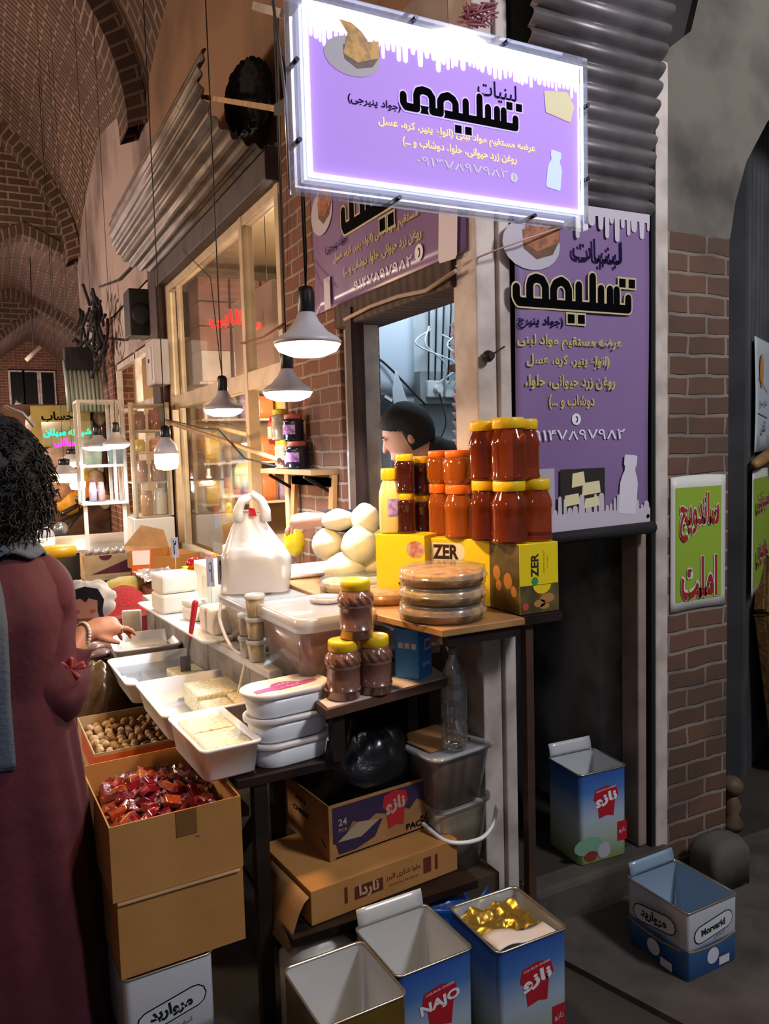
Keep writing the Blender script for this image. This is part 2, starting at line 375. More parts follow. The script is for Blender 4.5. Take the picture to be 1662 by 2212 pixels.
def rib(Y, xc, hw, zs, T_, wid, dep, name):
    m = MB(); pts = arch_pts(xc, hw, zs, T_); ins = arch_pts(xc, hw-dep, zs-0.02, T_-dep*0.9); n = len(pts); L_ = [0]
    for k in range(1, n): L_.append(L_[-1]+(pts[k]-pts[k-1]).length)
    for k in range(n-1):
        A, B, C_, D = ins[k], ins[k+1], pts[k], pts[k+1]; y0, y1 = Y-wid/2, Y+wid/2; up = Vector((0, 0, 0.05))
        u0_, u1_ = L_[k], L_[k+1]
        m.add([(A.x, y0, A.z), (B.x, y0, B.z), (B.x, y1, B.z), (A.x, y1, A.z)], [(0, 1, 2, 3)], True, [[(0, u0_), (0, u1_), (wid, u1_), (wid, u0_)]])
        for y, sgn in ((y0, 1), (y1, -1)):
            o_ = [(A.x, y, A.z), (B.x, y, B.z), (D.x, y, D.z+.05), (C_.x, y, C_.z+.05)]
            m.add(o_, [(0, 1, 2, 3)], False, [[(0, u0_), (0, u1_), (dep, u1_), (dep, u0_)]])
    return ST(m.build(name, brick))
def fascia(Y, a, b, name):
    m = MB()
    for k in range(len(a)-1): m.add([(a[k].x, Y, a[k].z), (a[k+1].x, Y, a[k+1].z), (b[k+1].x, Y, b[k+1].z), (b[k].x, Y, b[k].z)], [(0, 1, 2, 3)])
    return ST(m.build(name, brick))
V1 = (-1.0, 2.47, 4.5, 2.95); V2 = (0.75, 1.65, 3.6, 1.45); V3 = (1.35, 1.5, 3.05, 1.75)
bay(-3.2, 2.2, *V1, .9, 'ceiling_crossing_vault'); bay(2.2, 7.4, *V1, .9, 'ceiling_vault_bay_1'); bay(7.4, 12.6, *V1, .9, 'ceiling_vault_bay_2')
bay(12.6, 17.8, *V2, 0.7, 'ceiling_vault_bay_3'); bay(17.8, 23.2, *V3, 0.5, 'ceiling_vault_bay_4')
for Y in (2.2, 7.4, 12.5): rib(Y, *V1, 0.42, 0.17, 'ceiling_rib')
rib(12.85, *V2, 0.4, 0.15, 'ceiling_rib'); rib(17.7, *V2, 0.4, 0.15, 'ceiling_rib'); rib(18.1, *V3, 0.4, 0.12, 'ceiling_rib')
fascia(12.62, arch_pts(*V1), arch_pts(*V2), 'wall_arch_fascia'); fascia(17.82, arch_pts(*V2), arch_pts(*V3), 'wall_arch_fascia')
ST(MB().box((-3.5, -3.2, 0), (-3.42, 12.7, 7)).build('wall_left', plaster)); ST(MB().box((-3.5, 12.62, 0), (-0.9, 12.7, 8)).build('wall_left_return', plaster))
ST(MB().box((-0.98, 12.6, 0), (-0.9, 23.2, 5)).build('wall_left_far', plaster)); ST(MB().box((2.85, 17.8, 0), (2.93, 23.2, 4)).build('wall_right_far', plaster_w))
ST(MB().box((-1, 23.2, 0), (3.2, 23.3, 6)).build('wall_end', brick_red))
for i, px in enumerate((42, 72, 108)):
    p = at(px, 915, y=23.15); w = MB(); w.box((p.x-0.2, 23.1, 2.6), (p.x+0.2, 23.19, 4.0)); o = ST(w.build('window_%d' % (i+3), paint_w))
    MB().box((p.x-0.15, 23.07, 2.65), (p.x+0.15, 23.1, 3.95)).build('pane', P('dark_glass', '#15161a', 0.2), o)
# corridor shop fronts
wl = lambda n, a, b, m=plaster: ST(MB().box(a, b).build(n, m))
wl('wall_front_upper', (XW, YW+.02, 3.28), (XW+.16, 7.15, 6.4)); wl('wall_front_upper_white', (XW, 7.15, 3.28), (XW+.16, 12.6, 6.4), P('sooty_white_plaster', '#a8968e', .9, noise_=(1.1, '#5f4a42', .85, 5), bump=(11, .3))); wl('wall_opening_lintel', (XW, 2.33, 2.34), (XW+.16, 3.29, 3.28), plaster_w)
wl('wall_opening_sill', (XW, 2.33, 0), (XW+.1, 3.29, 1.12), plaster_w); wl('wall_brick_pilaster', (XW, 3.29, 0), (XW+.2, 3.98, 3.28), brick_red)
wl('wall_window_sill', (XW, 3.98, 0), (XW+.16, 6.95, 0.9), plaster_w)
wl('wall_shop_divider', (XW+.17, 3.75, 0), (3.4, 3.85, 3.3), P('shop_wall_paint', '#bcc4c8', 0.7, noise_=(4, '#8c9498', 0.6), bump=(12, .2)))
ST(MB().box((XW+.02, 3.14, 1.1), (XW+.12, 3.3, 2.36)).build('trim_opening_jamb', paint_w, bevel=.004))
ST(MB().box((XW-.03, 3.10, 1.1), (XW+.03, 3.16, 2.3)).build('trim_opening_jamb_edge', darkwood))
m = MB(); m.box((XW-.02, 2.31, 2.235), (XW+.16, 3.3, 2.335)); ST(m.build('trim_opening_lintel', P('rough_lintel_wood', '#5a4336', 0.8, wave=('Y', 5, '#3c2a22'), noise_=(9, '#2c1f1a', .5)), bevel=.008))
ST(MB().box((XW, YW, 0), (XW+.075, 2.33, 3.3)).box((XW+.082, YW-.012, 0), (XW+.128, 2.33, 3.3)).build('wall_corner_post', paint_w, bevel=.005))
m = MB(); m.box((XW-.09, 6.78, 0), (XW+.05, 7.1, 3.4)); ST(m.build('wall_timber_post', darkwood, bevel=.01))
wl('wall_front_between', (XW, 7.0, 2.75), (XW+.16, 9.7, 3.3), plaster_w); wl('wall_second_sill', (XW, 7.1, 0), (XW+.16, 9.7, .8), plaster_w)
wl('wall_brick_pier', (XW-.02, 9.7, 0), (XW+.2, 10.9, 3.3), brick_red); wl('wall_front_far', (XW, 10.9, 0), (XW+.16, 12.6, 3.3), plaster_w); wl('wall_right_return', (XW, 12.6, 0), (2.5, 12.7, 6), plaster_w); wl('wall_right_mid', (2.4, 12.6, 0), (2.5, 17.8, 5), plaster_w)
# the man's shop and the spice shop behind the windows
sw = MATS['shop_wall_paint']; warmw = P('warm_shop_wall', '#c2a67e', .7, noise_=(3, '#9a8263', .5))
wl('wall_dairy_back', (2.52, 3.15, 0), (2.6, 3.8, 3.1), sw)
da, db = Vector((1.62, 2.37, 0)), Vector((2.54, 3.16, 0)); dd = (db-da).normalized(); dn_ = Vector((-dd.y, dd.x, 0)); m = MB()  # partition added to keep shop light out; doorway face coloured dark for shade
for off, nm_, mt_ in ((0, 'wall_added_doorway_side', P('doorway_shade_colour', '#1d1e22', .6, .2, noise_=(4, '#2c2d31', .6))), (.035, 'wall_added_dairy_side', sw)):
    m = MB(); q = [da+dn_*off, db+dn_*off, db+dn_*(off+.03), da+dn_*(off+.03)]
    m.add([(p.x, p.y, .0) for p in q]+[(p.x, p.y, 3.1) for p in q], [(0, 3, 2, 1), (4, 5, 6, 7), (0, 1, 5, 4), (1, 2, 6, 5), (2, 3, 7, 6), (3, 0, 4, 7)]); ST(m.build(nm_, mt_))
m = MB()
for s_ in (.10, .24, .30): p = da+dd*s_-dn_*.012; m.bar((p.x, p.y, .15), (p.x, p.y, 1.4), .022, .02, (0, 1, 0))
for z_ in (.75, 1.05): p, q = da+dd*.1-dn_*.012, da+dd*.3-dn_*.012; m.bar((p.x, p.y, z_), (q.x, q.y, z_), .02)
ST(m.build('door_1', P('dark_steel_bar', '#34363a', .45, .5)))
ST(MB().box((XW+.17, 2.34, 3.06), (2.6, 3.8, 3.12)).build('ceiling_dairy', sw)); ST(MB().box((XW+.17, 3.22, 0), (2.6, 3.8, .15)).build('floor_dairy', stone2))
wl('wall_spice_back', (3.3, 3.85, 0), (3.38, 6.95, 3.3), warmw); wl('wall_spice_side', (XW+.16, 6.95, 0), (3.38, 7.05, 3.3), warmw)
ST(MB().box((XW+.16, 3.85, 3.3), (3.38, 10, 3.36)).build('ceiling_shops', warmw))
wl('wall_fruit_back', (3.3, 7.05, 0), (3.38, 10, 3.3), warmw); wl('wall_fruit_side', (XW+.2, 9.8, 0), (3.38, 9.9, 3.3), warmw)
# big spice-shop window: frame, mullions and panes
wn = MB()
for y in (3.98, 4.62, 6.7): wn.bar((XW+.02, y+.035, .9), (XW+.02, y+.035, 3.28), .07, .06, (0, 1, 0))
for z, h in ((3.06, .07), (2.12, .11), (.93, .06)): wn.bar((XW+.02, 3.98, z), (XW+.02, 6.77, z), .06, h)
wn.bar((XW+.03, 6.45, 2.12), (XW+.03, 6.45, 3.05), .04, .05, (0, 1, 0)); wn.bar((XW+.02, 6.5, .9), (XW+.02, 6.5, 2.1), .05, .05, (0, 1, 0))
win = ST(wn.build('window_1', paint_c, bevel=.004))
glass = clear('window_glass', '#e8dcc8', 0.10, 0.06, 0.5)  # cream share in the glass stands in for a hazy reflection
for (y0, y1, z0, z1) in ((4.06, 4.6, 2.18, 3.02), (4.7, 6.68, 2.18, 3.02), (4.7, 6.47, 1.0, 2.06)): MB().quad((XW+.02, y0, z0), (XW+.02, y1, z0), (XW+.02, y1, z1), (XW+.02, y0, z1)).build('pane', glass if z0 > 2 else clear('low_haze_glass', '#e8e4dc', 0.04, 0.05, 0.3), win)
wn = MB()
for y in (7.15, 8.4, 9.62): wn.bar((XW+.03, y, .8), (XW+.03, y, 2.75), .06, .06, (0, 1, 0))
for z in (.85, 2.7, 2.2): wn.bar((XW+.03, 7.1, z), (XW+.03, 9.7, z), .06, .06)
ST(wn.build('window_2', paint_w))
# side-street front
wl('wall_street_upper', (XW+.17, YW+.02, 2.62), (2.3, YW+.3, 5.2), P('soot_wall', '#3d3936', .9, noise_=(3, '#262322', .8)))
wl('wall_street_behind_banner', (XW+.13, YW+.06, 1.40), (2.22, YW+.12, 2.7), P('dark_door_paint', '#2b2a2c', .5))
ST(MB().box((XW+.16, YW+.02, 0), (2.32, YW+1.0, .15)).build('floor_doorway', stone))
m = MB(); m.box((1.62, YW-.07, .0), (2.28, YW+.05, .148)); ST(m.build('floor_step', stone2, bevel=.02))
ST(MB().box((2.16, YW+.20, .15), (2.3, YW+.75, 1.45)).build('wall_doorway_reveal', P('grey_reveal', '#a5a29e', .85, noise_=(4, '#4d4a48', .8, 5))))
ST(MB().box((2.158, YW-.01, .15), (2.200, YW+.08, 1.40)).build('trim_door_jamb', P('pinkish_jamb', '#a08b80', .7, noise_=(6, '#7d6a61', .7)), bevel=.006))
ST(MB().box((2.203, YW-.03, 0), (2.222, YW+.06, 3.2)).build('trim_shutter_track', black)); ST(MB().box((2.222, YW-.035, 0), (2.285, YW+.06, 3.05)).build('trim_pillar_edge', paint_w, bevel=.008))
wl('wall_brick_pillar', (2.285, YW-.03, 0), (2.61, YW+.4, 2.46), brick_pil)
# cement-rendered spandrel above the pillar that widens into an arch
sp = [(2.222, 2.46), (2.612, 2.46), (2.64, 2.6), (2.70, 2.76), (2.82, 2.93), (3.05, 3.1), (3.5, 3.25), (4.6, 3.3), (4.6, 5.2), (2.62, 5.2), (2.5, 3.5), (2.40, 3.18), (2.222, 3.05)]
sp_ = MB()
sp_.prism(sp, YW-.0305, YW+.3); ST(sp_.build('wall_cement_spandrel', cement))
ST(MB().box((2.2, YW-.0, 3.0), (2.7, YW+.3, 5.2)).build('wall_above_pillar', P('soot_plaster', '#2e2b2b', .9, noise_=(4, '#1d1b1c', .8))))
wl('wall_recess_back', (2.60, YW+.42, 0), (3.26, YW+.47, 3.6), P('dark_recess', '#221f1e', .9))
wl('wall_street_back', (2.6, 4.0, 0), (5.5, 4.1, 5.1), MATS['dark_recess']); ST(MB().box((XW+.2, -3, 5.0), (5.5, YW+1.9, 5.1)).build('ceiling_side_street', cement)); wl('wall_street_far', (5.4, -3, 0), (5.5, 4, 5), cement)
g0 = at(1598, 1000, y=YW+.38); gd = Vector((math.sin(R(62)), math.cos(R(62)), 0))
m = MB(); N = 40
m.grid(lambda s, t: (0.02+s*1.0, 0.012*math.sin(s*60), t*3.6), 80, 1, True)
m.box((-.05, -.03, 0), (.02, .04, 3.6))
dl = ST(m.build('door_2', P('grey_steel_sheet', '#66686a', .45, .5, noise_=(3, '#4b4d50', .8)), loc=(g0.x, g0.y, 0), rz=PI/2-R(62), solid=0))
# ---------------------------------------------------------------- shutters, signs and banners
steel = P('shutter_steel', '#7b7068', .5, .55, noise_=(5, '#4c423c', .7)); steel2 = P('street_shutter_steel', '#8a8486', .45, .5, noise_=(5, '#514c4d', .7))
# rolled shutter box over the spice shop: ribbed, slanted sheet
t = T('roller_shutter', 'brown ribbed roller shutter hood jutting out above the spice shop window', 'shutter', (0, 3.98, 0))
m = MB(); prof = []
for k in range(61):
    s = k/60; rb = 0.014*math.sin(s*2*PI*9)
    an = R(150+s*135); prof.append(Vector((XW-.115+(.285+rb)*math.cos(an), 0, 3.52+(.285+rb)*math.sin(an))))
m.grid(lambda s, q: prof[round(s*60)]+Vector((0, -.02+q*2.95, 0)), 60, 1, True)
m.build('slats', steel, t, solid=.006)
m = MB(); m.box((XW-.085, -.02, 3.08), (XW-.002, 2.93, 3.25)); m.build('bottom_rail', P('rail_paint', '#4d4240', .6, .3, noise_=(7, '#2e2725', .6)), t, bevel=.005)
m = MB()
m.add([(p.x, 2.93, p.z) for p in prof]+[(XW-.002, 2.93, 3.25), (XW-.002, 2.93, 3.70)], [tuple(range(63))]); m.build('end_plate', MATS['rail_paint'], t)
# rolled shutter above the side-street front
t = T('roller_shutter', 'grey horizontally ribbed roller shutter above the tall purple banner', 'shutter', (XW+.16, YW-.02, 2.5))
m = MB(); n = 15
pr_ = []
for k in range(n*8+1):
    s = k/(n*8); pr_.append((-.028*abs(math.sin(s*PI*n))-.16*s**2, s*.86))
m.grid(lambda s, q: (q*.575, pr_[round(s*n*8)][0], pr_[round(s*n*8)][1]), n*8, 1, True); m.build('slats', steel2, t, solid=.004)
MB().box((-.01, -.24, .84), (.60, .0, 1.5)).build('drum_cover', P('soot_black', '#17151a', .8), t)
# distant hanging coil hood
def coil(px, py, Y, w, label):
    p = at(px, py, y=Y); t = T('rolled_awning', label, 'awning', p); m = MB()
    for k in range(9): m.tube([(-w/2+w*k/8, -.1, -.28), (-w/2+w*k/8, .0, .1), (-w/2+w*k/8, .15, .34)], w/15, 7)
    m.build('ribs', P('pale_green_sheet', '#a9b3a8', .5, .3), t); MB().box((-w/2, .05, .05), (w/2, .3, .5)).build('drum', P('soot_black', '#17151a', .8), t)
coil(182, 840, 10.2, .38, 'pale ribbed awning hood hanging high beside the far shops')
# ---- lit sign
purple = P('sign_purple', '#a882d8', .6, emit=0.40, ecol='#a27ad8'); navy = P('lettering_navy', '#1a1440', .9, spec=.1); inkb = P('lettering_black', '#07060c', .95, spec=.05)
yel = P('lettering_yellow', '#e4d079', .5); wht = P('lettering_white', '#f2eef6', .5); whitelit = P('sign_white_lit', '#ffffff', .4, emit=1.1, ecol='#f6f2ff')
acr = clear('sign_acrylic', '#dfe6ff', 0.14, 0.05, 0.5)
P_TASL = [[(8.15, .75), (8.15, 0), (7.6, 0)], [(7.6, 0), (1.6, 0)], [(7.35, 0), (7.35, 1.25)], [(6.9, 0), (6.9, 1.25)], [(6.3, 0), (6.3, 1.25)], [(5.75, 0), (5.75, 2.0)], [(4.85, 0), (4.85, 1.35)],
          [(4.2, 0), (4.2, 1.0), (4.05, 1.35), (3.75, 1.55), (3.4, 1.35), (3.25, 1.0), (3.25, 0)], [(3.25, 0), (2.75, 0), (2.75, 1.1), (2.55, 1.5), (2.2, 1.6), (1.9, 1.45), (1.8, 1.1), (1.8, 0), (1.15, 0), (1.0, .3), (1.0, .9)]]
def taslimi(mb, x, z, w, y, fat=.42, vs=.74):
    "the big square-kufic shop word, right edge at x, baseline z, width w"
    k = w/7.4; q = lambda p: (x-(8.35-p[0])*k, z+p[1]*k*(vs if p[1] > 0 else 1))
    for s in P_TASL: mb.stroke([q(p) for p in s], fat*k, y)
    for (dx, dz) in ((7.75, 1.78), (8.4, 1.78), (4.35, -.66), (5.0, -.66)):
        c = q((dx, dz)); h = fat*k*.52; mb.add([(c[0]-h, y, c[1]-h), (c[0]+h, y, c[1]-h), (c[0]+h, y, c[1]+h), (c[0]-h, y, c[1]+h)], [(0, 1, 2, 3)])
def drips(mb, x0, x1, ztop, zb, y, seed, depth=.05, up=False):
    "a run of white milk with drips along an edge"
    rr = random.Random(seed); x = x0; s = -1 if not up else 1
    mb.add([(x0, y, ztop), (x1, y, ztop), (x1, y, zb), (x0, y, zb)], [(0, 1, 2, 3)])
    while x < x1-.012:
        w = rr.uniform(.35, .75)*depth*.62; h = rr.uniform(.25, 1)**1.6*depth+w*.5; w = min(w, x1-x)
        mb.add([(x, y, zb), (x+w, y, zb)]+[(x+w/2+w*.42*math.cos(a), y, zb+s*(h-w*.4)+s*w*.4*math.sin(a)) for a in [PI*k/6 for k in range(7)]], [tuple(range(9))]); x += w*rr.uniform(1.0, 1.5)
def bottle_print(mb, x, z, w, h, y, rot=0.0):
    pts = [(-.5, 0), (-.42, -.04), (.42, -.04), (.5, 0), (.5, .5), (.42, .62), (.3, .72), (.3, .8), (.36, .82), (.36, .98), (.28, 1.0), (-.28, 1.0), (-.36, .98), (-.36, .82), (-.3, .8), (-.3, .72), (-.42, .62), (-.5, .5)]
    mb.add([(x+(a*w)*math.cos(rot)-(b*h)*math.sin(rot), y, z+(a*w)*math.sin(rot)+(b*h)*math.cos(rot)) for a, b in pts], [tuple(range(len(pts)))])
def comb_print(mb, x, z, w, h, y, mats):
    "printed dish with a piece of honeycomb: mats = indices of plate, honey, dark honey"
    mb.mat = mats[0]; mb.add([(x+w*.62*math.cos(a)-.1*w, y, z-.22*h+h*.42*math.sin(a)) for a in [2*PI*k/20 for k in range(20)]], [tuple(range(20))])
    mb.mat = mats[2]; mb.add([(x+px*w, y-.0004, z+pz*h) for px, pz in ((-.28, -.30), (.0, -.46), (.35, -.36), (.52, -.1), (.5, .1), (.1, .0), (-.3, .0))], [tuple(range(7))])
    mb.mat = mats[1]; mb.add([(x+px*w, y-.0008, z+pz*h) for px, pz in ((-.3, -.2), (.02, -.33), (.5, -.14), (.5, .22), (.26, .16), (.12, .34), (-.1, .48), (-.38, .5), (-.2, .25))], [tuple(range(9))])
    mb.mat = 0
def phone_print(mb, x, z, r, y, m0, m1):
    mb.mat = m0; mb.add([(x+r*math.cos(2*PI*k/20), y, z+r*math.sin(2*PI*k/20)) for k in range(20)], [tuple(range(20))])
    mb.mat = m1; mb.stroke([(x+r*.35*math.cos(a)-.1*r, z+r*.5*math.sin(a)) for a in [R(q) for q in (-80, -40, 0, 40, 80)]], r*.22, y-.0004)
honey_p = P('print_honey', '#e2a93c', .5, noise_=(55, '#94601c', .8)); honey_d = P('print_honey_dark', '#6b3f1c', .5, noise_=(70, '#2c180c', .7)); plate_p = P('print_plate', '#b9b2bd', .5); cheese_p = P('print_cheese', '#efe3b0', .5); bottle_p = P('print_bottle', '#e3dbe6', .5)
SY = 1.80; sx0, sx1, sz0, sz1 = .735, 1.565, 2.345, 2.745
t = T('shop_sign', 'hanging illuminated purple sign with a white drip border, projecting over the stall', 'sign', (sx0, SY, sz0)); SWd, SHt = sx1-sx0, sz1-sz0
MB().box((0, 0, 0), (SWd, .05, SHt)).build('light_box', P('sign_box_white', '#e8e6f2', .4, emit=.25, ecol='#cfd6ff'), t, bevel=.004)
MB().box((.012, -.004, .012), (SWd-.012, -.001, SHt-.012)).build('face_panel', purple, t)
m = MB(); m.loft([rrect(SWd+.07, .03, .004, -.035, 2, SWd/2, .02), rrect(SWd+.07, .03, .004, SHt+.035, 2, SWd/2, .02)], smooth=False); m.build('acrylic_cover', acr, t)
m = MB()
for z in (.003, SHt-.003): m.tube([(.0, -.008, z), (SWd, -.008, z)], .0035, 8)
for x in (.0, SWd): m.tube([(x, -.008, 0), (x, -.008, SHt)], .0035, 8)
m.build('light_strip', glow('sign_strip_glow', '#cfd8ff', 9), t)
m = MB(); drips(m, .012, SWd-.012, SHt-.012, SHt-.055, -.0055, 3, .035); m.build('drip_border', whitelit, t)
m = MB()
for (x, z) in ((-.022, .08), (-.022, .26), (SWd+.02, .1), (SWd+.02, .3), (.24, -.022), (.66, -.022), (.3, SHt+.02), (.58, SHt+.02)): m.tube([(x, -.012, z), (x, .03, z)], .006, 8)
m.build('screw', P('screw_metal', '#30303a', .3, .9), t)
m = MB(); word(m, 'لبنیات', .545, .285, h=.052, w=.125, y=-.0056, bold=.012); m.build('lettering', navy, t); m = MB(); word(m, '(جواد پنیرچی)', .180, .196, w=.145, h=.026, y=-.0056, bold=.022); m.build('lettering', navy, t)
m = MB(); taslimi(m, .612, .203, .355, -.0062, .40, .62); m.build('lettering', inkb, t)
m = MB(); taslimi(m, .612, .203, .355, -.0056, .56, .62); m.build('lettering_outline', P('lettering_outline', '#c9b5e6', .5, emit=.3, ecol='#c9b5e6'), t)
m = MB(); word(m, 'عرضه مستقیم مواد لبنی (انواع پنیر، کره، عسل', .668, .154, w=.48, h=.028, y=-.0056, bold=.03, align='R'); word(m, 'روغن زرد حیوانی، حلوا، دوشاب و ...)', .605, .118, w=.35, h=.026, y=-.0056, bold=.03, align='R'); m.build('lettering', P('lettering_yellow_lit', '#f0dc86', .6, emit=.45, ecol='#f0dc86'), t)
m = MB(); word(m, '۰۹۱۴۷۸۹۷۹۸۲'[::-1], .435, .078, w=.28, h=.022, y=-.0056, bold=.005); m.build('lettering', wht, t)
m = MB(); phone_print(m, .595, .072, .012, -.0056, 0, 1); m.build('phone_symbol', [wht, purple], t)
m = MB(); comb_print(m, .135, .32, .12, .11, -.0058, (0, 1, 2)); m.build('honeycomb_picture', [plate_p, honey_p, honey_d], t); m = MB(); m.mat = 3; bottle_print(m, .728, .062, .05, .10, -.0062, -.12); m.mat = 0
m.mi = [0]*len(m.mi); m.build('bottle_picture', P('print_bottle_blue', '#cfe0f2', .5, emit=.2, ecol='#cfe0f2'), t); m = MB()
m.mat = 4; m.add([(x, -.0062, z) for x, z in ((.705, .26), (.79, .245), (.805, .29), (.78, .325), (.70, .315))], [tuple(range(5))]); m.build('cheese_picture', cheese_p, t)
m = MB(); q_ = at(600, 238, y=2.35)-Vector((sx0, SY, sz0)); m.bar((.02, .05, .21), q_, .022, .03); m.build('support_arm', P('dark_arm', '#2a2422', .6), t)
m = MB(); m.tube([(-.03, .045, -.02), (-.035, .04, .2), (-.05, .06, .42)], .004, 6); m.build('frame_rail', P('alu', '#a5acb8', .3, .8), t)
# ---- banners
def banner_common(t, BW, BH, drip_top, vinyl):
    "vinyl sheet that sags a little, printed side towards -y of the thing"
    m = MB(); m.grid(lambda s, q: (s*BW, .004*math.sin(s*7+q*5), q*BH), 20, 14, True); m.build('sheet', vinyl, t, solid=.0015)
vinyl = P('vinyl_purple', '#8d72a0', .30, noise_=(2.5, '#7f6593', .5)); vin_w = P('vinyl_white', '#cfc6d2', .35); yel_p = P('print_yellow', '#cdbb5c', .5); pale = P('print_pale_outline', '#cbbd8a', .5)
# wide banner over the opening, on the corridor front (turned so that its print faces the corridor)
t = T('banner', 'wide purple vinyl banner across the top of the serving opening, over the wooden lintel', 'banner', (XW-.012, 3.53, 2.335), -PI/2)
BW, BH = 1.30, .70; banner_common(t, BW, BH, False, vinyl)
y = -.008; m = MB(); taslimi(m, 1.16, .30, .80, y-.0006); m.build('lettering', inkb, t)
m = MB(); taslimi(m, 1.16, .30, .80, y+.0006, .58); m.build('lettering_outline', pale, t)
m = MB(); word(m, '(جواد پنیرچی)', .28, .258, w=.24, h=.05, y=y, bold=.012); m.build('lettering', navy, t); m = MB(); word(m, 'لبنیات', .85, .635, h=.08, y=y, bold=.01); m.build('lettering', navy, t)
m = MB(); word(m, 'عرضه مستقیم مواد لبنی (انواع پنیر، کره، عسل', 1.133, .198, w=.89, h=.05, y=y, bold=.022, align='R'); word(m, 'روغن زرد حیوانی، حلوا، دوشاب و ...)', 1.027, .125, w=.68, h=.05, y=y, bold=.022, align='R'); m.build('lettering', yel_p, t)
m = MB(); word(m, '۰۹۱۴۷۸۹۷۹۸۲'[::-1], .69, .045, w=.53, h=.042, y=y, bold=.004); m.build('lettering', wht, t)
m = MB(); phone_print(m, 1.006, .06, .03, y, 0, 1); m.build('phone_symbol', [wht, navy], t)
m = MB(); comb_print(m, .15, .49, .2, .24, y, (0, 1, 2)); m.build('honeycomb_picture', [plate_p, P('print_honey_dim', '#b06a3c', .5, noise_=(45, '#5e2c18', .8)), honey_d], t); m = MB(); bottle_print(m, 1.20, .0, .12, .30, y-.0002, -.06); m.build('bottle_picture', bottle_p, t); m = MB()
m.add([(a, y, b) for a, b in ((.13, .0), (.20, .0), (.20, .14), (.13, .14))], [(0, 1, 2, 3)]); m.build('white_card', vin_w, t)
# tall banner on the side-street door
bx0, bz0 = XW+.130, 1.395; t = T('banner', 'tall purple vinyl banner hung over the dark doorway beside the brick pillar', 'banner', (bx0, YW-.03, bz0)); BW, BH = .592, 1.11
banner_common(t, BW, BH, True, vinyl); y = -.008
m = MB(); taslimi(m, .502, .772, .505, y-.0006); m.build('lettering', inkb, t)
m = MB(); taslimi(m, .502, .772, .505, y+.0006, .60); m.build('lettering_outline', pale, t)
m = MB(); word(m, 'لبنیات', .348, .955, h=.095, w=.225, y=y, bold=.012); m.build('lettering', navy, t); m = MB(); word(m, '(جواد پنیرچ', .10, .708, w=.19, h=.045, y=y, bold=.02); m.build('lettering', navy, t)
m = MB()
for s, x, z, w in (('عرضه مستقیم مواد لبنی', .23, .645, .455), ('(انواع پنیر، کره، عسل', .22, .580, .36), ('روغن زرد حیوانی، حلوا،', .23, .512, .39), ('دوشاب و ...)', .23, .446, .20)): word(m, s, x, z, w=w, h=.05, y=y, bold=.024)
m.build('lettering', yel_p, t)
m = MB(); word(m, '۰۹۱۴۷۸۹۷۹۸۲'[::-1], .255, .333, w=.43, h=.036, y=y, bold=.004); m.build('lettering', wht, t)
m = MB(); phone_print(m, .248, .386, .02, y, 0, 1); m.build('phone_symbol', [wht, navy], t)
m = MB(); drips(m, .25, BW, BH, BH-.03, y, 8, .075); m.build('drip_border', vin_w, t); m = MB(); drips(m, .0, BW, .0, .06, y-.0004, 5, .06, True); m.build('drip_border', vin_w, t)
m = MB(); comb_print(m, .085, 1.005, .19, .2, y-.0002, (0, 1, 2)); m.build('honeycomb_picture', [plate_p, P('print_honey_dim', '#b06a3c', .5, noise_=(45, '#5e2c18', .8)), honey_d], t); m = MB(); bottle_print(m, .478, .052, .085, .205, y-.0012, -.1); m.build('bottle_picture', bottle_p, t); m = MB(); m.mat = 1
m.add([(a, y, b) for a, b in ((.175, .07), (.375, .07), (.375, .215), (.175, .215))], [(0, 1, 2, 3)]); m.mat = 0
for k, (a, b, w, h) in enumerate(((.225, .15, .06, .055), (.27, .12, .085, .05), (.19, .085, .07, .045), (.28, .075, .07, .04))): m.add([(a, y-.0003-.0002*k, b), (a+w, y-.0003-.0002*k, b+.008), (a+w-.006, y-.0003-.0002*k, b+h), (a+.004, y-.0003-.0002*k, b+h-.006)], [(0, 1, 2, 3)])
m.build('cheese_picture', [cheese_p, P('print_dark', '#2b2620', .5)], t); m = MB(); m.add([(a, y, b) for a, b in ((.0, .06), (.15, .06), (.15, .22), (.0, .22))], [(0, 1, 2, 3)]); m.build('white_card', plate_p, t)
m = MB(); m.tube([(BW-.012, -.012, .03), (BW-.012, .0, .03)], .007, 8); m.build('eyelet', P('screw_metal', '#30303a', .3, .9), t)
S(MB().tube([(XW+.18, YW-.06, 1.375), (2.18, YW-.06, 1.385)], .022, 10).build('batten', P('soot_black', '#17151a', .8)), 'black round batten under the hem of the tall purple banner', 'batten')
# ---- green hand-lettered signs
green = P('print_green', '#93b23a', .45); redp = P('print_red', '#a3222c', .5); border = P('print_border', '#dcdcd2', .45)
def green_sign(label, loc, rz, w, h, lines, curl=0.0):
    t = T('paper_sign', label, 'sign', loc, rz); m = MB()
    m.grid(lambda s, q: (s*w, -curl*math.sin(q*PI)*s, q*h+.006*math.sin(s*3)), 8, 12, True); m.build('sheet', border, t, solid=.001)
    m = MB(); m.grid(lambda s, q: (.025+s*(w-.05), -curl*math.sin((.06+q*.88)*PI)*s-.0025, .04+q*(h-.08)), 8, 12, True); m.build('green_field', green, t)
    for s_, z, hh, ww in lines:
        m = MB(); m2 = MB()
        word(m2, s_, w/2, z, w=ww, h=hh, y=-.006-curl*.5, bold=.07); word(m, s_, w/2, z, w=ww*.98, h=hh*.97, y=-.0066-curl*.5, bold=.03)
        m2.build('lettering_outline', border, t); m.build('lettering', redp, t)
    return t
green_sign('green paper sign with two bold red words pinned to the brick pillar', (2.295, YW-.036, 1.045), 0, .295, .515, (('ساندویچ', .36, .19, .215), ('املت', .125, .17, .20)))
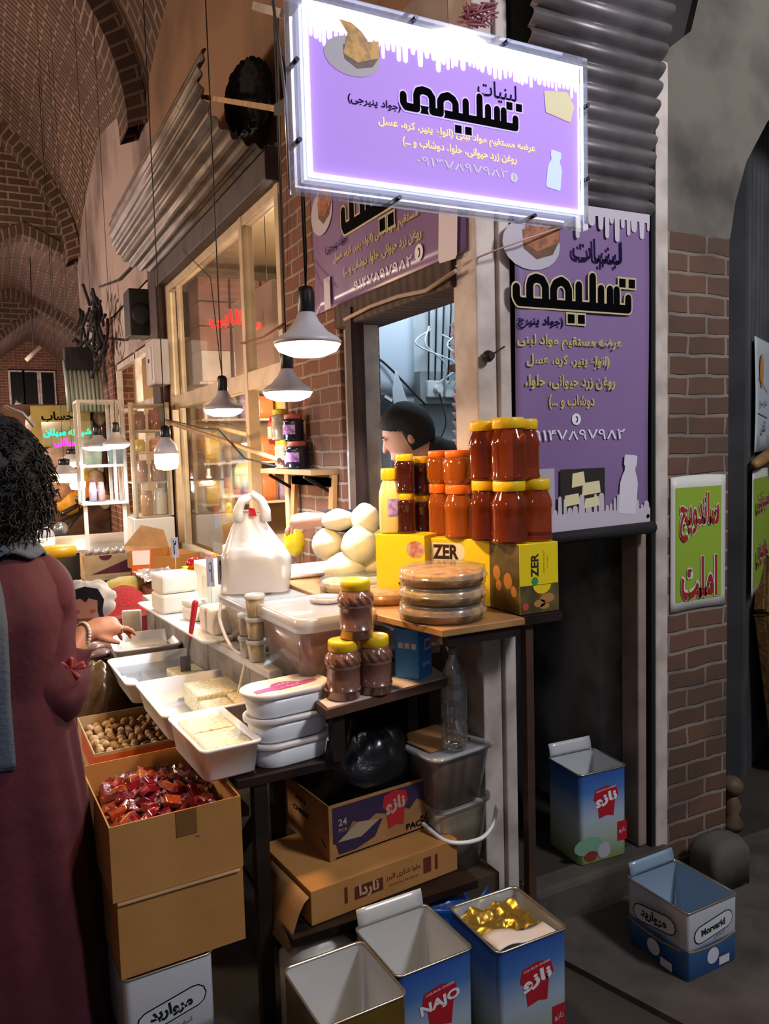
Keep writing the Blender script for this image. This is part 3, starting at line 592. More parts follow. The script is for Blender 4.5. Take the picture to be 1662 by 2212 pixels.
rz2 = PI/2-R(62)
def on_door(s, z, off=.03):
    s += .13; return (g0.x+gd.x*s+gd.y*off, g0.y+gd.y*s-gd.x*off, z)
green_sign('green paper sign with red script curling off the grey metal door', on_door(.02, .92), rz2, .42, .62, (('سیب زمینی', .46, .12, .32), ('سوسیس', .2, .14, .3)), .02)
t = T('paper_sign', 'white paper notice with an orange egg shape on the grey metal door', 'sign', on_door(.06, 1.63), rz2)
m = MB(); m.grid(lambda s, q: (s*.45, -.004*math.sin(q*4), q*.56), 6, 8, True); m.build('sheet', P('notice_paper', '#b9c6cc', .5), t, solid=.001)
m = MB(); m.add([(.14+.05*math.cos(2*PI*k/18), -.007, .40+.085*math.sin(2*PI*k/18)) for k in range(18)], [tuple(range(18))]); m.build('egg_picture', P('print_egg', '#c98b4c', .5), t)
m = MB(); m.stroke([(.05, .36), (.3, .30)], .004, -.0075); word(m, 'غذای سریع', .19, .24, w=.2, h=.05, y=-.0075); m.stroke([(.05, .19), (.3, .17)], .004, -.0075); word(m, 'تلفن', .19, .12, w=.14, y=-.0075)
for k in range(3): m.stroke([(.04+.018*k, .03), (.055+.018*k, .055), (.04+.018*k, .085)], .003, -.0075); m.stroke([(.30+.018*k, .03), (.315+.018*k, .055), (.30+.018*k, .085)], .003, -.0075)
m.build('lettering', P('print_dark_blue', '#27303c', .5), t)
p0, p1 = Vector(on_door(-.02, 1.575, .05)), Vector(on_door(.85, 1.66, .05))
S(MB().capsule([p0, p0+(p1-p0)*.15, p1], [.024, .03, .03], 14).build('wooden_rail', P('worn_rail_wood', '#a57c4d', .5, noise_=(8, '#6d4a2a', .6))), 'thick round brown wooden rail across the grey metal door between the two notices', 'rail')
# ---------------------------------------------------------------- lamps
bulb_w = P('bulb_housing', '#c9c4c8', .4); sock = P('lamp_socket', '#1c1b1f', .35)
coolglow = glow('cool_lens', '#dcebff', 9); warmglow = glow('warm_lens', '#ffc489', 6); cord_m = P('black_cord', '#1a1715', .6)
def vault_z(X, Y):
    b = V1 if Y < 12.6 else V2; Y0 = 2.2+5.2*math.floor((Y-2.2)/5.2); u = min(1, abs(X-b[0])/b[1]); v = min(1, abs(Y-Y0-2.6)/2.6)
    return b[2]+math.sqrt(b[3]**2*(1-u)+.81*(1-v))+.02
def ufo(px, py, Y, label, warm=False, r=.10, cordtop=3.0, power=20, grp=None, sway=(0, 0)):
    p = at(px, py, y=Y); t = T('pendant_lamp', label, 'lamp', p, 0, grp); cordtop = vault_z(p.x, Y)
    m = MB(); m.lathe([(r*.97, .0), (r, .008), (r*.93, .017), (r*.62, .036), (r*.36, .066), (r*.26, .088), (r*.24, .092)], 28); m.build('housing', bulb_w, t)
    m = MB(); m.lathe([(r*.23, .088), (r*.25, .092), (r*.25, .148), (r*.2, .162), (r*.08, .166)], 16); m.build('socket', sock, t)
    m = MB(); m.lathe([(r*.05, -.035), (r*.5, -.032), (r*.85, -.018), (r*.97, .0)], 28); m.build('lens', warmglow if warm else coolglow, t)
    m = MB(); m.tube([(0, 0, .16), (sway[0]*.5, sway[1]*.5, .2+(cordtop-p.z-.2)*.5), (sway[0], sway[1], cordtop-p.z)], .0032 if Y < 5 else .002, 6); m.build('cord', cord_m, t)
    lamp('bulb_light', (0, 0, -.05), power, WARM if warm else COOL, .07, parent=t, kind='SPOT', spot=R(165))
    return t
def jug_bulb(px, py, Y, label, r=.06, power=14, warm=True, cordtop=2.6):
    p = at(px, py, y=Y); t = T('pendant_lamp', label, 'lamp', p); cordtop = vault_z(p.x, Y) if cordtop > 2 else cordtop
    m = MB(); m.lathe([(r*.98, .03), (r, .045), (r*.85, .075), (r*.45, .11), (r*.4, .12)], 20); m.build('housing', bulb_w, t)
    m = MB(); m.lathe([(r*.4, .118), (r*.42, .125), (r*.42, .175), (r*.1, .185)], 14); m.build('socket', sock, t)
    m = MB(); m.lathe([(r*.3, -.06), (r*.85, -.05), (r*.99, -.02), (r*.98, .03)], 20); m.build('lens', warmglow if warm else coolglow, t)
    m = MB(); m.tube([(0, 0, .18), (0, .02, cordtop-p.z)], .003 if Y < 5 else .002, 6); m.build('cord', cord_m, t)
    lamp('bulb_light', (0, 0, -.09), power, WARM if warm else COOL, .06, parent=t)
    return t
ufo(665, 745, 2.15, 'warm glowing disc lamp hanging in front of the wide purple banner', True, .098, 3.1, 34, sway=(.0, .1))
ufo(622, 848, 2.95, 'wide cold white disc lamp in front of the brick pilaster', False, .10, 2.9, 34)
ufo(483, 885, 3.84, 'cold white disc lamp on a long cord in front of the spice shop window', False, .098, 3.3, 34)
jug_bulb(360, 992, 4.4, 'warm cylindrical bulb lamp by the dark timber post', .066, 20)
ufo(213, 965, 6.6, 'dazzling cold white disc lamp above the far white rack', False, .13, 3.0, 16)
ufo(252, 960, 6.2, 'grey-topped cold white disc lamp hanging beside the far display case', False, .10, 3.0, 14)
jug_bulb(41, 890, 11.5, 'small cold bulb far down the bazaar above the woman', .09, 10, False, 3.6)
jug_bulb(157, 1004, 9.5, 'warm bulb glowing among the far stalls under the pink neon word', .14, 10)
jug_bulb(140, 1030, 8.6, 'large warm bulb low among the far stalls', .13, 10)
jug_bulb(168, 1046, 9.0, 'small cold bulb low among the far stalls beside the white rack', .08, 6, False)
jug_bulb(97, 1168, 7.2, 'warm glowing lantern beside the motorcycle, behind the woman', .08, 8, True, 1.45)
# neon words
def neon(name, word_s, px, py, Y, w, col, label, strength=9, z_off=0):
    p = at(px, py, y=Y); t = T(name, label, 'sign', p, -AZ*.6); m = MB(); word(m, word_s, 0, 0, w=w, y=0, bold=.018); m.build('tubes', glow('neon_'+col, col, strength), t)
    m = MB(); m.box((-w/2-.02, .01, -w*.25), (w/2+.02, .014, w*.25)); m.build('back_plate', clear('neon_plate', '#c8d8d0', .08, .1), t)
neon('neon_sign', 'شیرانه سبلان', 146, 935, 9.8, .52, '#00ff7a', 'green neon script glowing above the far stalls', 6)
neon('neon_sign', 'سبلانی', 143, 957, 9.7, .26, '#ff12d0', 'magenta neon word hanging under the green neon script', 6)
neon('neon_sign', 'گلابی', 495, 686, 4.9, .24, '#ff1410', 'red neon word behind the spice shop glass', 6)
p = at(128, 915, y=10.4); t = T('board_sign', 'faded yellow signboard with black script above the green neon', 'sign', p, -AZ*.6)
MB().tube([(0, .015, .2), (0, .015, vault_z(p.x, 10.4)-p.z)], .004, 6).build('cord', cord_m, t); MB().box((-.32, 0, -.28), (.36, .03, .22)).build('board', P('yellow_board', '#a08b45', .6, noise_=(5, '#6d6238', .6)), t); m = MB(); word(m, 'حساب', -.02, .08, w=.36, y=-.003, bold=.03); word(m, 'آذربایجان', .1, -.08, w=.3, y=-.003); m.build('lettering', inkb, t)
# ---------------------------------------------------------------- counters
dark_iron = P('dark_iron', '#2b2523', .5, .6, noise_=(8, '#4a332a', .5)); grey_board = P('greyed_board', '#8f8a82', .75, noise_=(7, '#55504a', .8, 6)); chip = P('counter_top', '#c7c3be', .45, noise_=(8, '#a39c92', .6))
ZT, ZC, ZU, ZL = .775, .985, 1.17, .955        # table, cheese counter, upper board, lower board
t = T('counter', 'long raised cheese counter with a scuffed grey board front below the spice shop window', 'counter', (0, 0, 0))
m = MB(); pts = [(.80, 2.44), (.74, 3.1), (.70, 4.15), (1.45, 4.15), (1.45, 2.44)]
m.add([(x, y, ZC-.03) for x, y in pts]+[(x, y, ZC) for x, y in pts], [(0, 1, 2, 3, 4)[::-1], (5, 6, 7, 8, 9)]+[(i, (i+1) % 5, (i+1) % 5+5, i+5) for i in range(5)]); m.build('worktop', chip, t, bevel=.004)
m = MB(); pts = [(.815, 2.46), (.755, 3.1), (.715, 4.13)]
for a, b in zip(pts[:-1], pts[1:]): m.bar((a[0]+.01, a[1], ZC-.125), (b[0]+.01, b[1], ZC-.125), .02, .19)
m.build('front_board', grey_board, t)
m = MB()
for x, y in ((.83, 2.5), (.74, 4.1), (1.4, 2.5), (1.4, 4.1)): MB().box((x-.02, y-.02, 0), (x+.02, y+.02, ZC-.03)).build('leg', dark_iron, t)
t = T('table', 'low iron-legged table carrying the open cheese trays', 'table', (0, 0, 0))
m = MB(); pts = [(.592, 2.14), (.925, 2.14), (.925, 2.44), (.80, 2.44), (.80, 3.95), (.50, 3.95), (.50, 2.66), (.592, 2.66)]; n = 8; m.add([(x, y, ZT-.03) for x, y in pts]+[(x, y, ZT) for x, y in pts], [tuple(range(n))[::-1], tuple(range(n, 2*n))]+[(i, (i+1) % n, (i+1) % n+n, i+n) for i in range(n)]); m.build('tabletop', dark_iron, t, bevel=.004)
for x, y in ((.665, 2.17), (.60, 3.9)): MB().box((x-.02, y-.02, 0), (x+.02, y+.02, ZT-.03)).build('leg', dark_iron, t)
m = MB(); m.bar((.66, 2.19, .62), (.62, 2.7, .12), .03); m.bar((.665, 2.17, .25), (1.31, 2.17, .25), .025); m.bar((.66, 2.3, .60), (.63, 3.9, .60), .025); m.build('brace', dark_iron, t)
t = T('serving_board', 'worn orange-edged wooden board carrying honey, halva and yellow cartons', 'board', (0, 0, 0))
m = MB(); pts = [(1.165, 1.945), (1.46, 1.945), (1.46, 3.28), (1.06, 3.28), (1.09, 2.3)]
n = 5; m.add([(x, y, ZU-.022) for x, y in pts]+[(x, y, ZU) for x, y in pts], [tuple(range(n))[::-1], tuple(range(n, 2*n))]+[(i, (i+1) % n, (i+1) % n+n, i+n) for i in range(n)])
m.build('board', P('orange_board', '#b98a55', .5, noise_=(6, '#8a6238', .6)), t, bevel=.003)
m = MB()
m.bar((1.45, 1.975, ZU-.04), (1.19, 1.975, ZU-.04), .03, .035); m.build('support_rail', dark_iron, t)
for x, y in ((1.15, 2.95), (1.42, 3.2), (1.507, 2.0)): MB().box((x-.014, y-.014, 0), (x+.014, y+.014, ZU-.022)).build('leg', P('rusty_leg', '#4a3a32', .6, .4, noise_=(9, '#6b4432', .6)), t)
m = MB(); m.box((1.46, 1.965, ZU-.03), (1.62, 2.165, ZU-.002)); m.build('end_ledge', dark_iron, t)
t = T('side_shelf', 'small white-topped ledge carrying the chocolate spread jars', 'shelf', (0, 0, 0))
m = MB(); pts = [(.845, 2.075), (1.32, 2.16), (1.36, 2.43), (.86, 2.43)]; n = 4
m.add([(x, y, ZL-.03) for x, y in pts]+[(x, y, ZL-.004) for x, y in pts], [tuple(range(n))[::-1], tuple(range(n, 2*n))]+[(i, (i+1) % n, (i+1) % n+n, i+n) for i in range(n)]); m.build('plank', P('plank_edge', '#5b3d2c', .6), t)
m = MB(); m.add([(x, y, ZL) for x, y in [(.855, 2.085), (1.312, 2.166), (1.35, 2.42), (.87, 2.42)]]+[(x, y, ZL-.004) for x, y in [(.855, 2.085), (1.312, 2.166), (1.35, 2.42), (.87, 2.42)]], [(0, 1, 2, 3)]+[(i, i+4, (i+1) % 4+4, (i+1) % 4) for i in range(4)]); m.build('white_cover', P('white_cover', '#e6d9d2', .4, noise_=(6, '#b9a9a0', .5)), t)
m = MB()
for x, y, z0_ in ((.90, 2.13, ZT), (1.30, 2.40, 0)): MB().box((x-.02, y-.015, z0_), (x+.02, y+.015, ZL-.03)).build('prop', dark_iron, t)
# ---------------------------------------------------------------- cheese trays and tubs
milk = P('white_plastic', '#eef0f4', .28, sss=.15); milk2 = P('white_plastic_lid', '#f0ebea', .3, sss=.15)
cheese = P('herb_cheese', '#efe6c4', .55, sss=.2, noise_=(95, '#5f6b30', .42, 1)); cheese_w = P('white_cheese', '#f3efe2', .5, sss=.25, noise_=(9, '#e6dcc4', .5)); cheese_y = P('cream_cheese', '#efe3bd', .5, sss=.25, noise_=(9, '#ddcb98', .4)); brine = clear('brine', '#e6f0ff', .12, .03, .6)
def tray(px, py, w, d, h, rz, label, z, r=.03):
    p = at(px, py, z=z+h); t = T('cheese_tray', label, 'tray', (p.x, p.y, z), rz); vessel(MB(), w, d, h, r, .90, .004, .006, .008).build('tub', milk, t, bevel=0); return t
TR = [tray(310, 1380, .27, .33, .07, -.05, 'small open white tray next to the pointing hand', ZT+.035),
      tray(352, 1435, .35, .42, .085, .03, 'open white tray of bright brine with one cheese piece and a red-handled spatula', ZT+.005),
      tray(432, 1490, .35, .44, .095, .03, 'open white tray with speckled cheese slabs in one half', ZT+.005),
      tray(460, 1572, .17, .34, .10, .06, 'narrow white tray filled to the brim with herb-speckled cheese', ZT+.005, .02)]
MB().add(rrect(.32, .39, .025, .05), [tuple(range(24))]).build('brine', brine, TR[1])
def slab(parent_xyz, rz, size, mat, label, name='cheese_slab', grp=None, bev=.006):
    o = MB().box((-size[0]/2, -size[1]/2, 0), (size[0]/2, size[1]/2, size[2])).build(name, mat, None, bevel=bev, loc=parent_xyz, rz=rz); S(o, label, 'cheese', grp); return o
def inl(tr, x, y, z): return Matrix.Translation(tr.location) @ Matrix.Rotation(tr.rotation_euler.z, 4, 'Z') @ Vector((x, y, z))
slab(inl(TR[1], .08, -.06, .009), .1, (.12, .16, .055), cheese, 'speckled cheese piece under the red-handled spatula in the brine tray')
slab(inl(TR[2], .065, .06, .009), .03, (.17, .19, .075), cheese, 'large speckled slab at the back of the half-full cheese tray')
slab(inl(TR[2], .03, -.09, .009), .03, (.10, .10, .06), cheese, 'small speckled slab beside the cut in the half-full cheese tray'); slab(inl(TR[2], .115, -.11, .009), .03, (.065, .15, .07), cheese, 'narrow speckled slab against the rim of the half-full cheese tray'); slab(inl(TR[2], .03, -.165, .009), .03, (.09, .045, .05), cheese, 'thin speckled offcut lying lowest in the half-full cheese tray')
slab(inl(TR[3], -.0, .075, .009), .06, (.135, .14, .085), cheese, 'herb-speckled slab in the far half of the brim-full tray'); slab(inl(TR[3], -.0, -.075, .009), .06, (.135, .145, .085), cheese, 'herb-speckled slab in the near half of the brim-full tray')
slab(inl(TR[0], .0, .06, .009), 0, (.2, .13, .03), cheese_w, 'flat pale cheese slab in the small tray near the hand')
o = MB().box((-.045, -.008, 0), (.045, .008, .125)).build('cheese_slice', cheese_w, None, bevel=.006, loc=tuple(at(287, 1372, z=ZT+.05)), rz=-.3); S(o, 'upright pale green-white cheese slice standing in the small tray', 'cheese')
def stick(p, q, w, h, mat, name, label, extra=None):
    t = T(name, label, 'utensil', p); d = Vector(q)-Vector(p); MB().capsule([(0, 0, 0), d], [w, h], 8).build('blade' if extra else 'stick', mat, t)
    return t, d
p, q = at(418, 1442, z=.86), at(466, 1330, z=1.06); q = p+(q-p).normalized()*.33 if (q-p).length > .5 else q
p = Vector(inl(TR[1], .07, -.08, .075)); q = p+Vector((.045, -.02, .26))
t = T('spatula', 'red-handled metal spatula leaning in the brine tray', 'utensil', p)
m = MB(); m.capsule([(0, 0, 0), (q-p)*.5], [.004, .004], 8); m.box((-.02, -.002, -.01), (.02, .002, .05)); m.build('blade', P('dull_steel', '#6a6468', .35, .9), t); MB().capsule([(q-p)*.48, (q-p)*.75, (q-p)], [.009, .011, .013], 10).build('handle', P('red_handle', '#b5202c', .4), t)
wood_w = P('white_stick', '#eadfce', .5)
p = Vector(inl(TR[2], .12, -.06, .08)); S(MB().capsule([(0, 0, 0), (.05, -.03, .21)], [.006, .007], 8).build('wooden_stick', wood_w, None, loc=p), 'pale stick leaning out of the half-full cheese tray', 'utensil')
p = at(660, 1452, z=.88); S(MB().capsule([(0, 0, -.03), (.02, .0, .08)], [.006, .007], 8).build('wooden_stick', wood_w, None, loc=p), 'short pale stick rising behind the stacked lidded tubs', 'utensil')
# stacked lidded tubs
def lidtub(z, label, lab, dx=0, dy=0, rz=.10):
    t = T('lidded_tub', label, 'tub', (.775+dx, 2.225+dy, z), rz); L_, D_ = .265, .145
    rr = lambda k, z_, g=0: rrect(L_*k+g, D_*k+g, (D_*k+g)*.49, z_, 8)
    m = MB(); m.loft([rr(.86, 0), rr(.88, .004), rr(.965, .062)]); m.build('tub', milk, t)
    m = MB(); m.loft([rr(1, .058, .004), rr(1, .06, .012), rr(1, .072, .012), rr(1, .075, .004), rr(1, .074, -.012), rr(1, .071, -.016)]); m.build('lid', milk2, t)
    if lab:
        m = MB(Matrix.Translation((0, 0, .0718)) @ Matrix.Rotation(-PI/2, 4, 'X'))
        m.add([(a, -.0002, b) for a, b in ((-.105, -.032), (-.06, -.028), (-.03, -.036), (.03, -.03), (.105, -.014), (.105, .012), (.05, .008), (.03, .03), (.0, .038), (-.03, .03), (-.045, .006), (-.105, -.004))], [tuple(range(12))]); m.build('printed_band', P('magenta_print', '#b653a0', .45), t)
        m = MB(Matrix.Translation((0, 0, .0728)) @ Matrix.Rotation(-PI/2, 4, 'X')); word(m, 'تسلیمی', -.0, .014, w=.05, y=-.0002, bold=.03, rot=.05); word(m, 'لبنیات', .01, -.014, w=.06, y=-.0002, rot=.06); m.build('lettering', wht, t)
    return t
lidtub(ZT+.0005, 'bottom lidded white tub of the three stacked oval tubs', False, .01, .005, .13); lidtub(ZT+.0765, 'middle lidded white tub of the three stacked oval tubs', False, .008, .003, .09); lidtub(ZT+.1525, 'top oval white tub with a magenta printed lid', True, .0, .0, .11)
# ---------------------------------------------------------------- goods on the counter
ylid = P('yellow_lid', '#f2c51f', .35); olid = P('orange_lid', '#f07a1c', .35)
def liquid(name, col, deep, tr=.55): return P(name, col, .06, trans=tr, ior=1.4, coat=.6, noise_=(7, deep, .5), spec=.6)
honey_r = liquid('dark_honey', '#c2501e', '#a03414', .74); honey_o = liquid('orange_honey', '#ea7c26', '#d96218', .6); molasses = liquid('molasses', '#4a1d12', '#341310', .2); choc = P('choc_spread', '#7d5547', .22, coat=.7, noise_=(60, '#8f6757', .35, 2)); cream = P('cream_syrup', '#f2d98a', .3, sss=.2, coat=.5)
vi = P('jar_plastic_clear', '#ffffff', .05, trans=1, ior=1.2)
def facet(nf, k):
    "gently faceted cross-section"
    return lambda a, z: 1 + k*(abs(math.cos(nf*a/2))-.6)
def jar(name, label, px, py, z, r, h, body, lid, style, cat='jar', grp=None, base=None):
    p = base if base is not None else at(px, py, z=z); t = T(name, label, cat, p, .3, grp); lr = r*.80; hb = h*.84
    m = MB()
    if style == 'honey':      # square-shouldered, waisted big jar
        pr = [(.90, 0), (1, .03), (.985, .06), (.95, .10), (.95, .62), (1, .68), (.98, .74), (.86, .86), (.74, .95), (.72, 1.0)]; fn = facet(4, .10)
    elif style == 'plain':
        pr = [(.92, 0), (1, .04), (1, .10), (.955, .12), (.955, .80), (1, .82), (1, .90), (.86, .97), (.80, 1.0)]; fn = None
    elif style == 'hex':
        pr = [(.80, 0), (.88, .06), (1, .22), (1, .80), (.9, .90), (.78, 1.0)]; fn = facet(6, .06)
    elif style == 'bottle':
        pr = [(.90, 0), (1, .04), (1, .66), (.95, .76), (.78, .90), (.66, .95), (.64, 1.0)]; fn = facet(4, .05); lr = r*.72
    elif style == 'rope':     # chocolate jars with a twisted shoulder
        pr = [(.88, 0), (.95, .03), (.95, .17), (1, .18), (1, .21), (.95, .22), (.95, .62), (1, .64), (1, .67), (.96, .69), (.99, .71), (1.01, .73), (1.025, .75), (1.03, .77), (1.03, .79), (1.02, .81), (1.01, .83), (1.0, .85), (.98, .87), (.95, .89), (.91, .92), (.85, .955), (.80, 1.0)]
        fn = lambda a, zz: 1+(.034*math.sin(13*a+zz/hb*26) if .695 < zz/hb < .91 else 0)
    m.lathe([(a*r, b*hb) for a, b in pr], 104 if style == 'rope' else 32, fn=fn); m.build('body', body, t)
    m = MB(); ns = 30; z0 = hb-.004; m.lathe([(lr*1.0, z0), (lr*1.06, z0+.002), (lr*1.06, h-.006), (lr*1.0, h-.001), (lr*.9, h), (lr*.86, h-.002), (lr*.1, h-.002)], ns); m.build('lid', lid, t)
    return t
ZB = 1.392     # tops of the yellow cartons
# yellow food cartons
ybox = P('yellow_carton', '#f4d81c', .4); ydark = P('carton_photo_dark', '#4a4026', .45, noise_=(14, '#7c6a3a', .7)); 
def carton(label, p, rz, w, d, h, printed=None):
    t = T('food_carton', label, 'box', p, rz); MB().box((-w/2, -d/2, 0), (w/2, d/2, h)).build('carton', ybox, t, bevel=.002)
    return t
BXH = ZB-ZU-.001
t = carton('yellow mushroom carton on the corner of the board, name printed upright on its end', (1.543, 2.062, ZU), 0, .15, .165, BXH)
m = MB(); m.box((-.0755, -.083, .001), (.0755, -.0826, .09)); m.add([(-.0758, -.08, .001), (-.0758, .08, .001), (-.0758, .08, BXH-.002), (-.0758, -.08, BXH-.002)], [(0, 1, 2, 3)])
m.mat = 1; m.add([(.035*math.cos(a)+.01, -.0832, .088+.028*math.sin(a)) for a in [PI+PI*k/12 for k in range(13)]], [tuple(range(13))])
m.mat = 2
for (x, z, s) in ((.03, .045, .022), (.0, .03, .018), (.02, .02, .014)): m.add([(x+s*1.3*math.cos(2*PI*k/14), -.0834, z+s*.7*math.sin(2*PI*k/14)) for k in range(14)], [tuple(range(14))])
for (y, z, s) in ((.04, .12, .02), (-.02, .10, .022), (.03, .08, .016), (-.05, .07, .015)): m.add([(-.0762, y+s*math.cos(2*PI*k/14), z+s*1.2*math.sin(2*PI*k/14)) for k in range(14)], [tuple(range(14))])
m.mat = 3; m.add([(-.055+.012*math.cos(2*PI*k/14), -.0834, .025+.012*math.sin(2*PI*k/14)) for k in range(14)], [tuple(range(14))])
m.build('food_print', [ydark, ybox, P('mushroom_print', '#b98245', .5), P('seal_print', '#c9463c', .5)], t)
m = MB(); word(m, 'ZER', -.018, .152, w=.075, h=.03, y=-.0830, bold=.035, persian=False, rot=PI/2); word(m, 'ACEITUNA RELLENA', .018, .16, w=.07, h=.004, y=-.083, persian=False, rot=PI/2); word(m, 'Net 2550 g', .032, .16, w=.04, h=.004, y=-.083, persian=False, rot=PI/2); m.build('lettering', P('carton_print_brown', '#34221c', .5), t)
m = MB(); m.add([(-.018+.013*math.cos(2*PI*k/14), -.0831, .102+.013*math.sin(2*PI*k/14)) for k in range(14)], [tuple(range(14))]); m.build('globe_logo', P('globe_print', '#3c8f5a', .5), t)
def zer_face(t, w, d, h, big=True):
    m = MB(); m.stroke([(-.052, .175), (.062, .175)], .062, -d/2-.0005); m.build('logo_panel', P('carton_white', '#f6f1df', .5), t)
    m = MB(); word(m, 'ZER', .022, .175, w=.092, h=.05, y=-d/2-.0010, bold=.045, persian=False); word(m, 'GENUINE FOOD', .02, .137, w=.07, h=.006, y=-d/2-.0006, persian=False); m.build('lettering', MATS['carton_print_brown'], t)
    m = MB(); m.add([(-.055+.024*math.cos(2*PI*k/18), -d/2-.0008, .175+.026*math.sin(2*PI*k/18)) for k in range(18)], [tuple(range(18))]); m.build('globe_logo', MATS['globe_print'], t)
fz = -R(50)
p = at(955, 1163, z=ZB); t = carton('yellow carton with the large brown capital name and green globe, under the orange-lidded jars', (p.x+.055, p.y+.065, ZU), fz, .185, .14, BXH); zer_face(t, .185, .14, BXH)
p = at(1040, 1167, z=ZB); t = carton('plain yellow carton squeezed between the two named cartons', (p.x+.062, p.y+.06, ZU), -R(66), .12, .12, BXH)
m = MB(); word(m, 'Product of Spain', .0, .14, w=.06, h=.006, y=-.0605, persian=False); m.build('lettering', MATS['carton_print_brown'], t)
p = at(868, 1156, z=ZB+.012); t = carton('yellow carton under the cream bottle and dark syrup jars, behind the loose dough balls', (p.x+.05, p.y+.05, ZU), -R(56), .19, .12, BXH+.012)
m = MB(); word(m, 'ZER', .03, .045, w=.08, h=.05, y=-.0608, bold=.045, persian=False, rot=PI); m.build('lettering', MATS['carton_print_brown'], t)
m = MB(); m.add([(.06+.035*math.cos(2*PI*k/16), -.0605, .185+.03*math.sin(2*PI*k/16)) for k in range(16)], [tuple(range(16))]); m.build('food_picture', P('salad_print', '#c9a99a', .5, noise_=(40, '#b04038', .8)), t)
# jars on the cartons: lower row, then upper row standing on their lids
LOW = [('syrup_bottle', 'cream-coloured bottle with a purple label at the end of the jar row', 846, 1150, .042, .225, cream, ylid, 'bottle', ZB+.013),
 ('syrup_jar', 'dark syrup jar in the lower row next to the cream bottle', 878, 1150, .036, .14, molasses, ylid, 'plain', ZB+.013), ('syrup_jar', 'dark syrup jar in the lower row next to the orange-lidded jars', 911, 1152, .037, .14, molasses, ylid, 'plain', ZB+.001),
 ('honey_jar', 'narrow orange-lidded honey jar in the lower row beside the dark syrup', 950, 1155, .040, .18, honey_o, olid, 'honey', ZB), ('honey_jar', 'wide orange-lidded honey jar in the lower row', 993, 1160, .053, .18, honey_o, olid, 'honey', ZB),
 ('honey_jar', 'big red honey jar in the lower row, touching the orange-lidded jars', 1048, 1166, .048, .198, honey_r, ylid, 'honey', ZB), ('honey_jar', 'big red honey jar in the lower row, in the middle of the yellow-lidded ones', 1102, 1171, .061, .198, honey_r, ylid, 'honey', ZB), ('honey_jar', 'big red honey jar in the lower row over the end of the corner carton', 1158, 1166, .055, .198, honey_r, ylid, 'honey', ZB)]
POS = []
for nm, lb, px, py, r, h, b, l, st, z in LOW:
    q = jar(nm, lb, px, py, z, r, h, b, l, st); POS.append((q.location.copy(), r, h))
    if st == 'bottle':
        m = MB(); m.grid(lambda s, v: ((r+.001)*math.cos(-2.6+s*1.5), (r+.001)*math.sin(-2.6+s*1.5), .06+v*.06), 10, 1); m.build('paper_label', P('lilac_label', '#b9a3d6', .5, noise_=(60, '#8466b4', .8, 1)), q)
UP = [('syrup_jar', 'dark syrup jar in the upper row at its cream bottle end', 1, .036, .133, molasses, ylid, 'plain'), ('syrup_jar', 'dark syrup jar in the upper row next to the faceted orange jars', 2, .039, .135, molasses, ylid, 'plain'),
 ('honey_jar', 'small faceted orange honey jar in the upper row beside the syrup', 3, .040, .115, honey_o, olid, 'hex'), ('honey_jar', 'wider faceted orange honey jar in the upper row', 4, .052, .115, honey_o, olid, 'hex'),
 ('honey_jar', 'tall red honey jar in the upper row, standing over the first big jar', 5, .050, .19, honey_r, ylid, 'honey'), ('honey_jar', 'tall red honey jar in the middle of the upper row', 6, .060, .195, honey_r, ylid, 'honey'), ('honey_jar', 'tall red honey jar at the banner end of the upper row, set back', 7, .047, .19, honey_r, ylid, 'honey')]
for nm, lb, k, r, h, b, l, st in UP:
    L_, r_, h_ = POS[k]; dx = -.028 if k == 7 else 0
    jar(nm, lb, 0, 0, 0, r, h, b, l, st, base=L_+Vector((dx, .012 if k == 7 else 0, h_)))
# chocolate spread jars
CJ = [jar('spread_jar', 'yellow-lidded chocolate spread jar on the ledge beside the stacked white tubs', 744, 1506, ZL, .053, .178, choc, ylid, 'rope'), jar('spread_jar', 'yellow-lidded chocolate spread jar on the ledge half hidden behind its neighbour', 812, 1494, ZL, .053, .178, choc, ylid, 'rope')]
a, b = CJ[0].location, CJ[1].location; jar('spread_jar', 'yellow-lidded chocolate spread jar balanced on top of two others', 0, 0, 0, .053, .178, choc, ylid, 'rope', base=(a+b)/2+Vector((-.005, .0, .178)))
milky = clear('milky_plastic', '#eef0f6', .42, .15, .5); film = clear('clear_plastic', '#f2f0ec', .12, .06, .5)
def cup(label, p, r, h, fill, lidr=1.08, cat='cup', name='spread_cup', grp=None):
    t = T(name, label, cat, p, 0, grp); m = MB(); m.lathe([(r*.8, .002), (r*.82, .004), (r*.96, h*.9), (r*.9, h*.9)], 24); m.build('filling', fill, t)
    m = MB(); m.lathe([(r*.82, 0), (r*.84, .003), (r, h)], 24, cap1=False); m.build('cup', film, t)
    m = MB(); m.lathe([(r*lidr*.97, h-.012), (r*lidr, h-.010), (r*lidr, h), (r*.98, h+.003), (r*.9, h), (r*.1, h)], 24); m.build('lid', milky, t); return t
p = at(700, 1468, z=ZL); p = Vector((p.x+.015, p.y+.06, ZL))
cup('chocolate spread cup with a milky lid, lowest of the stack behind the spread jars', p, .058, .075, choc); cup('chocolate spread cup, second of the stack behind the spread jars', p+Vector((.002, .004, .079)), .062, .075, choc); cup('chocolate spread cup topmost and set back behind the tallest spread jar', p+Vector((.06, .07, .158)), .055, .085, choc)
cup('white-lidded cup half hidden behind the topmost spread jar', Vector((1.10, 2.30, ZL)), .062, .155, choc)
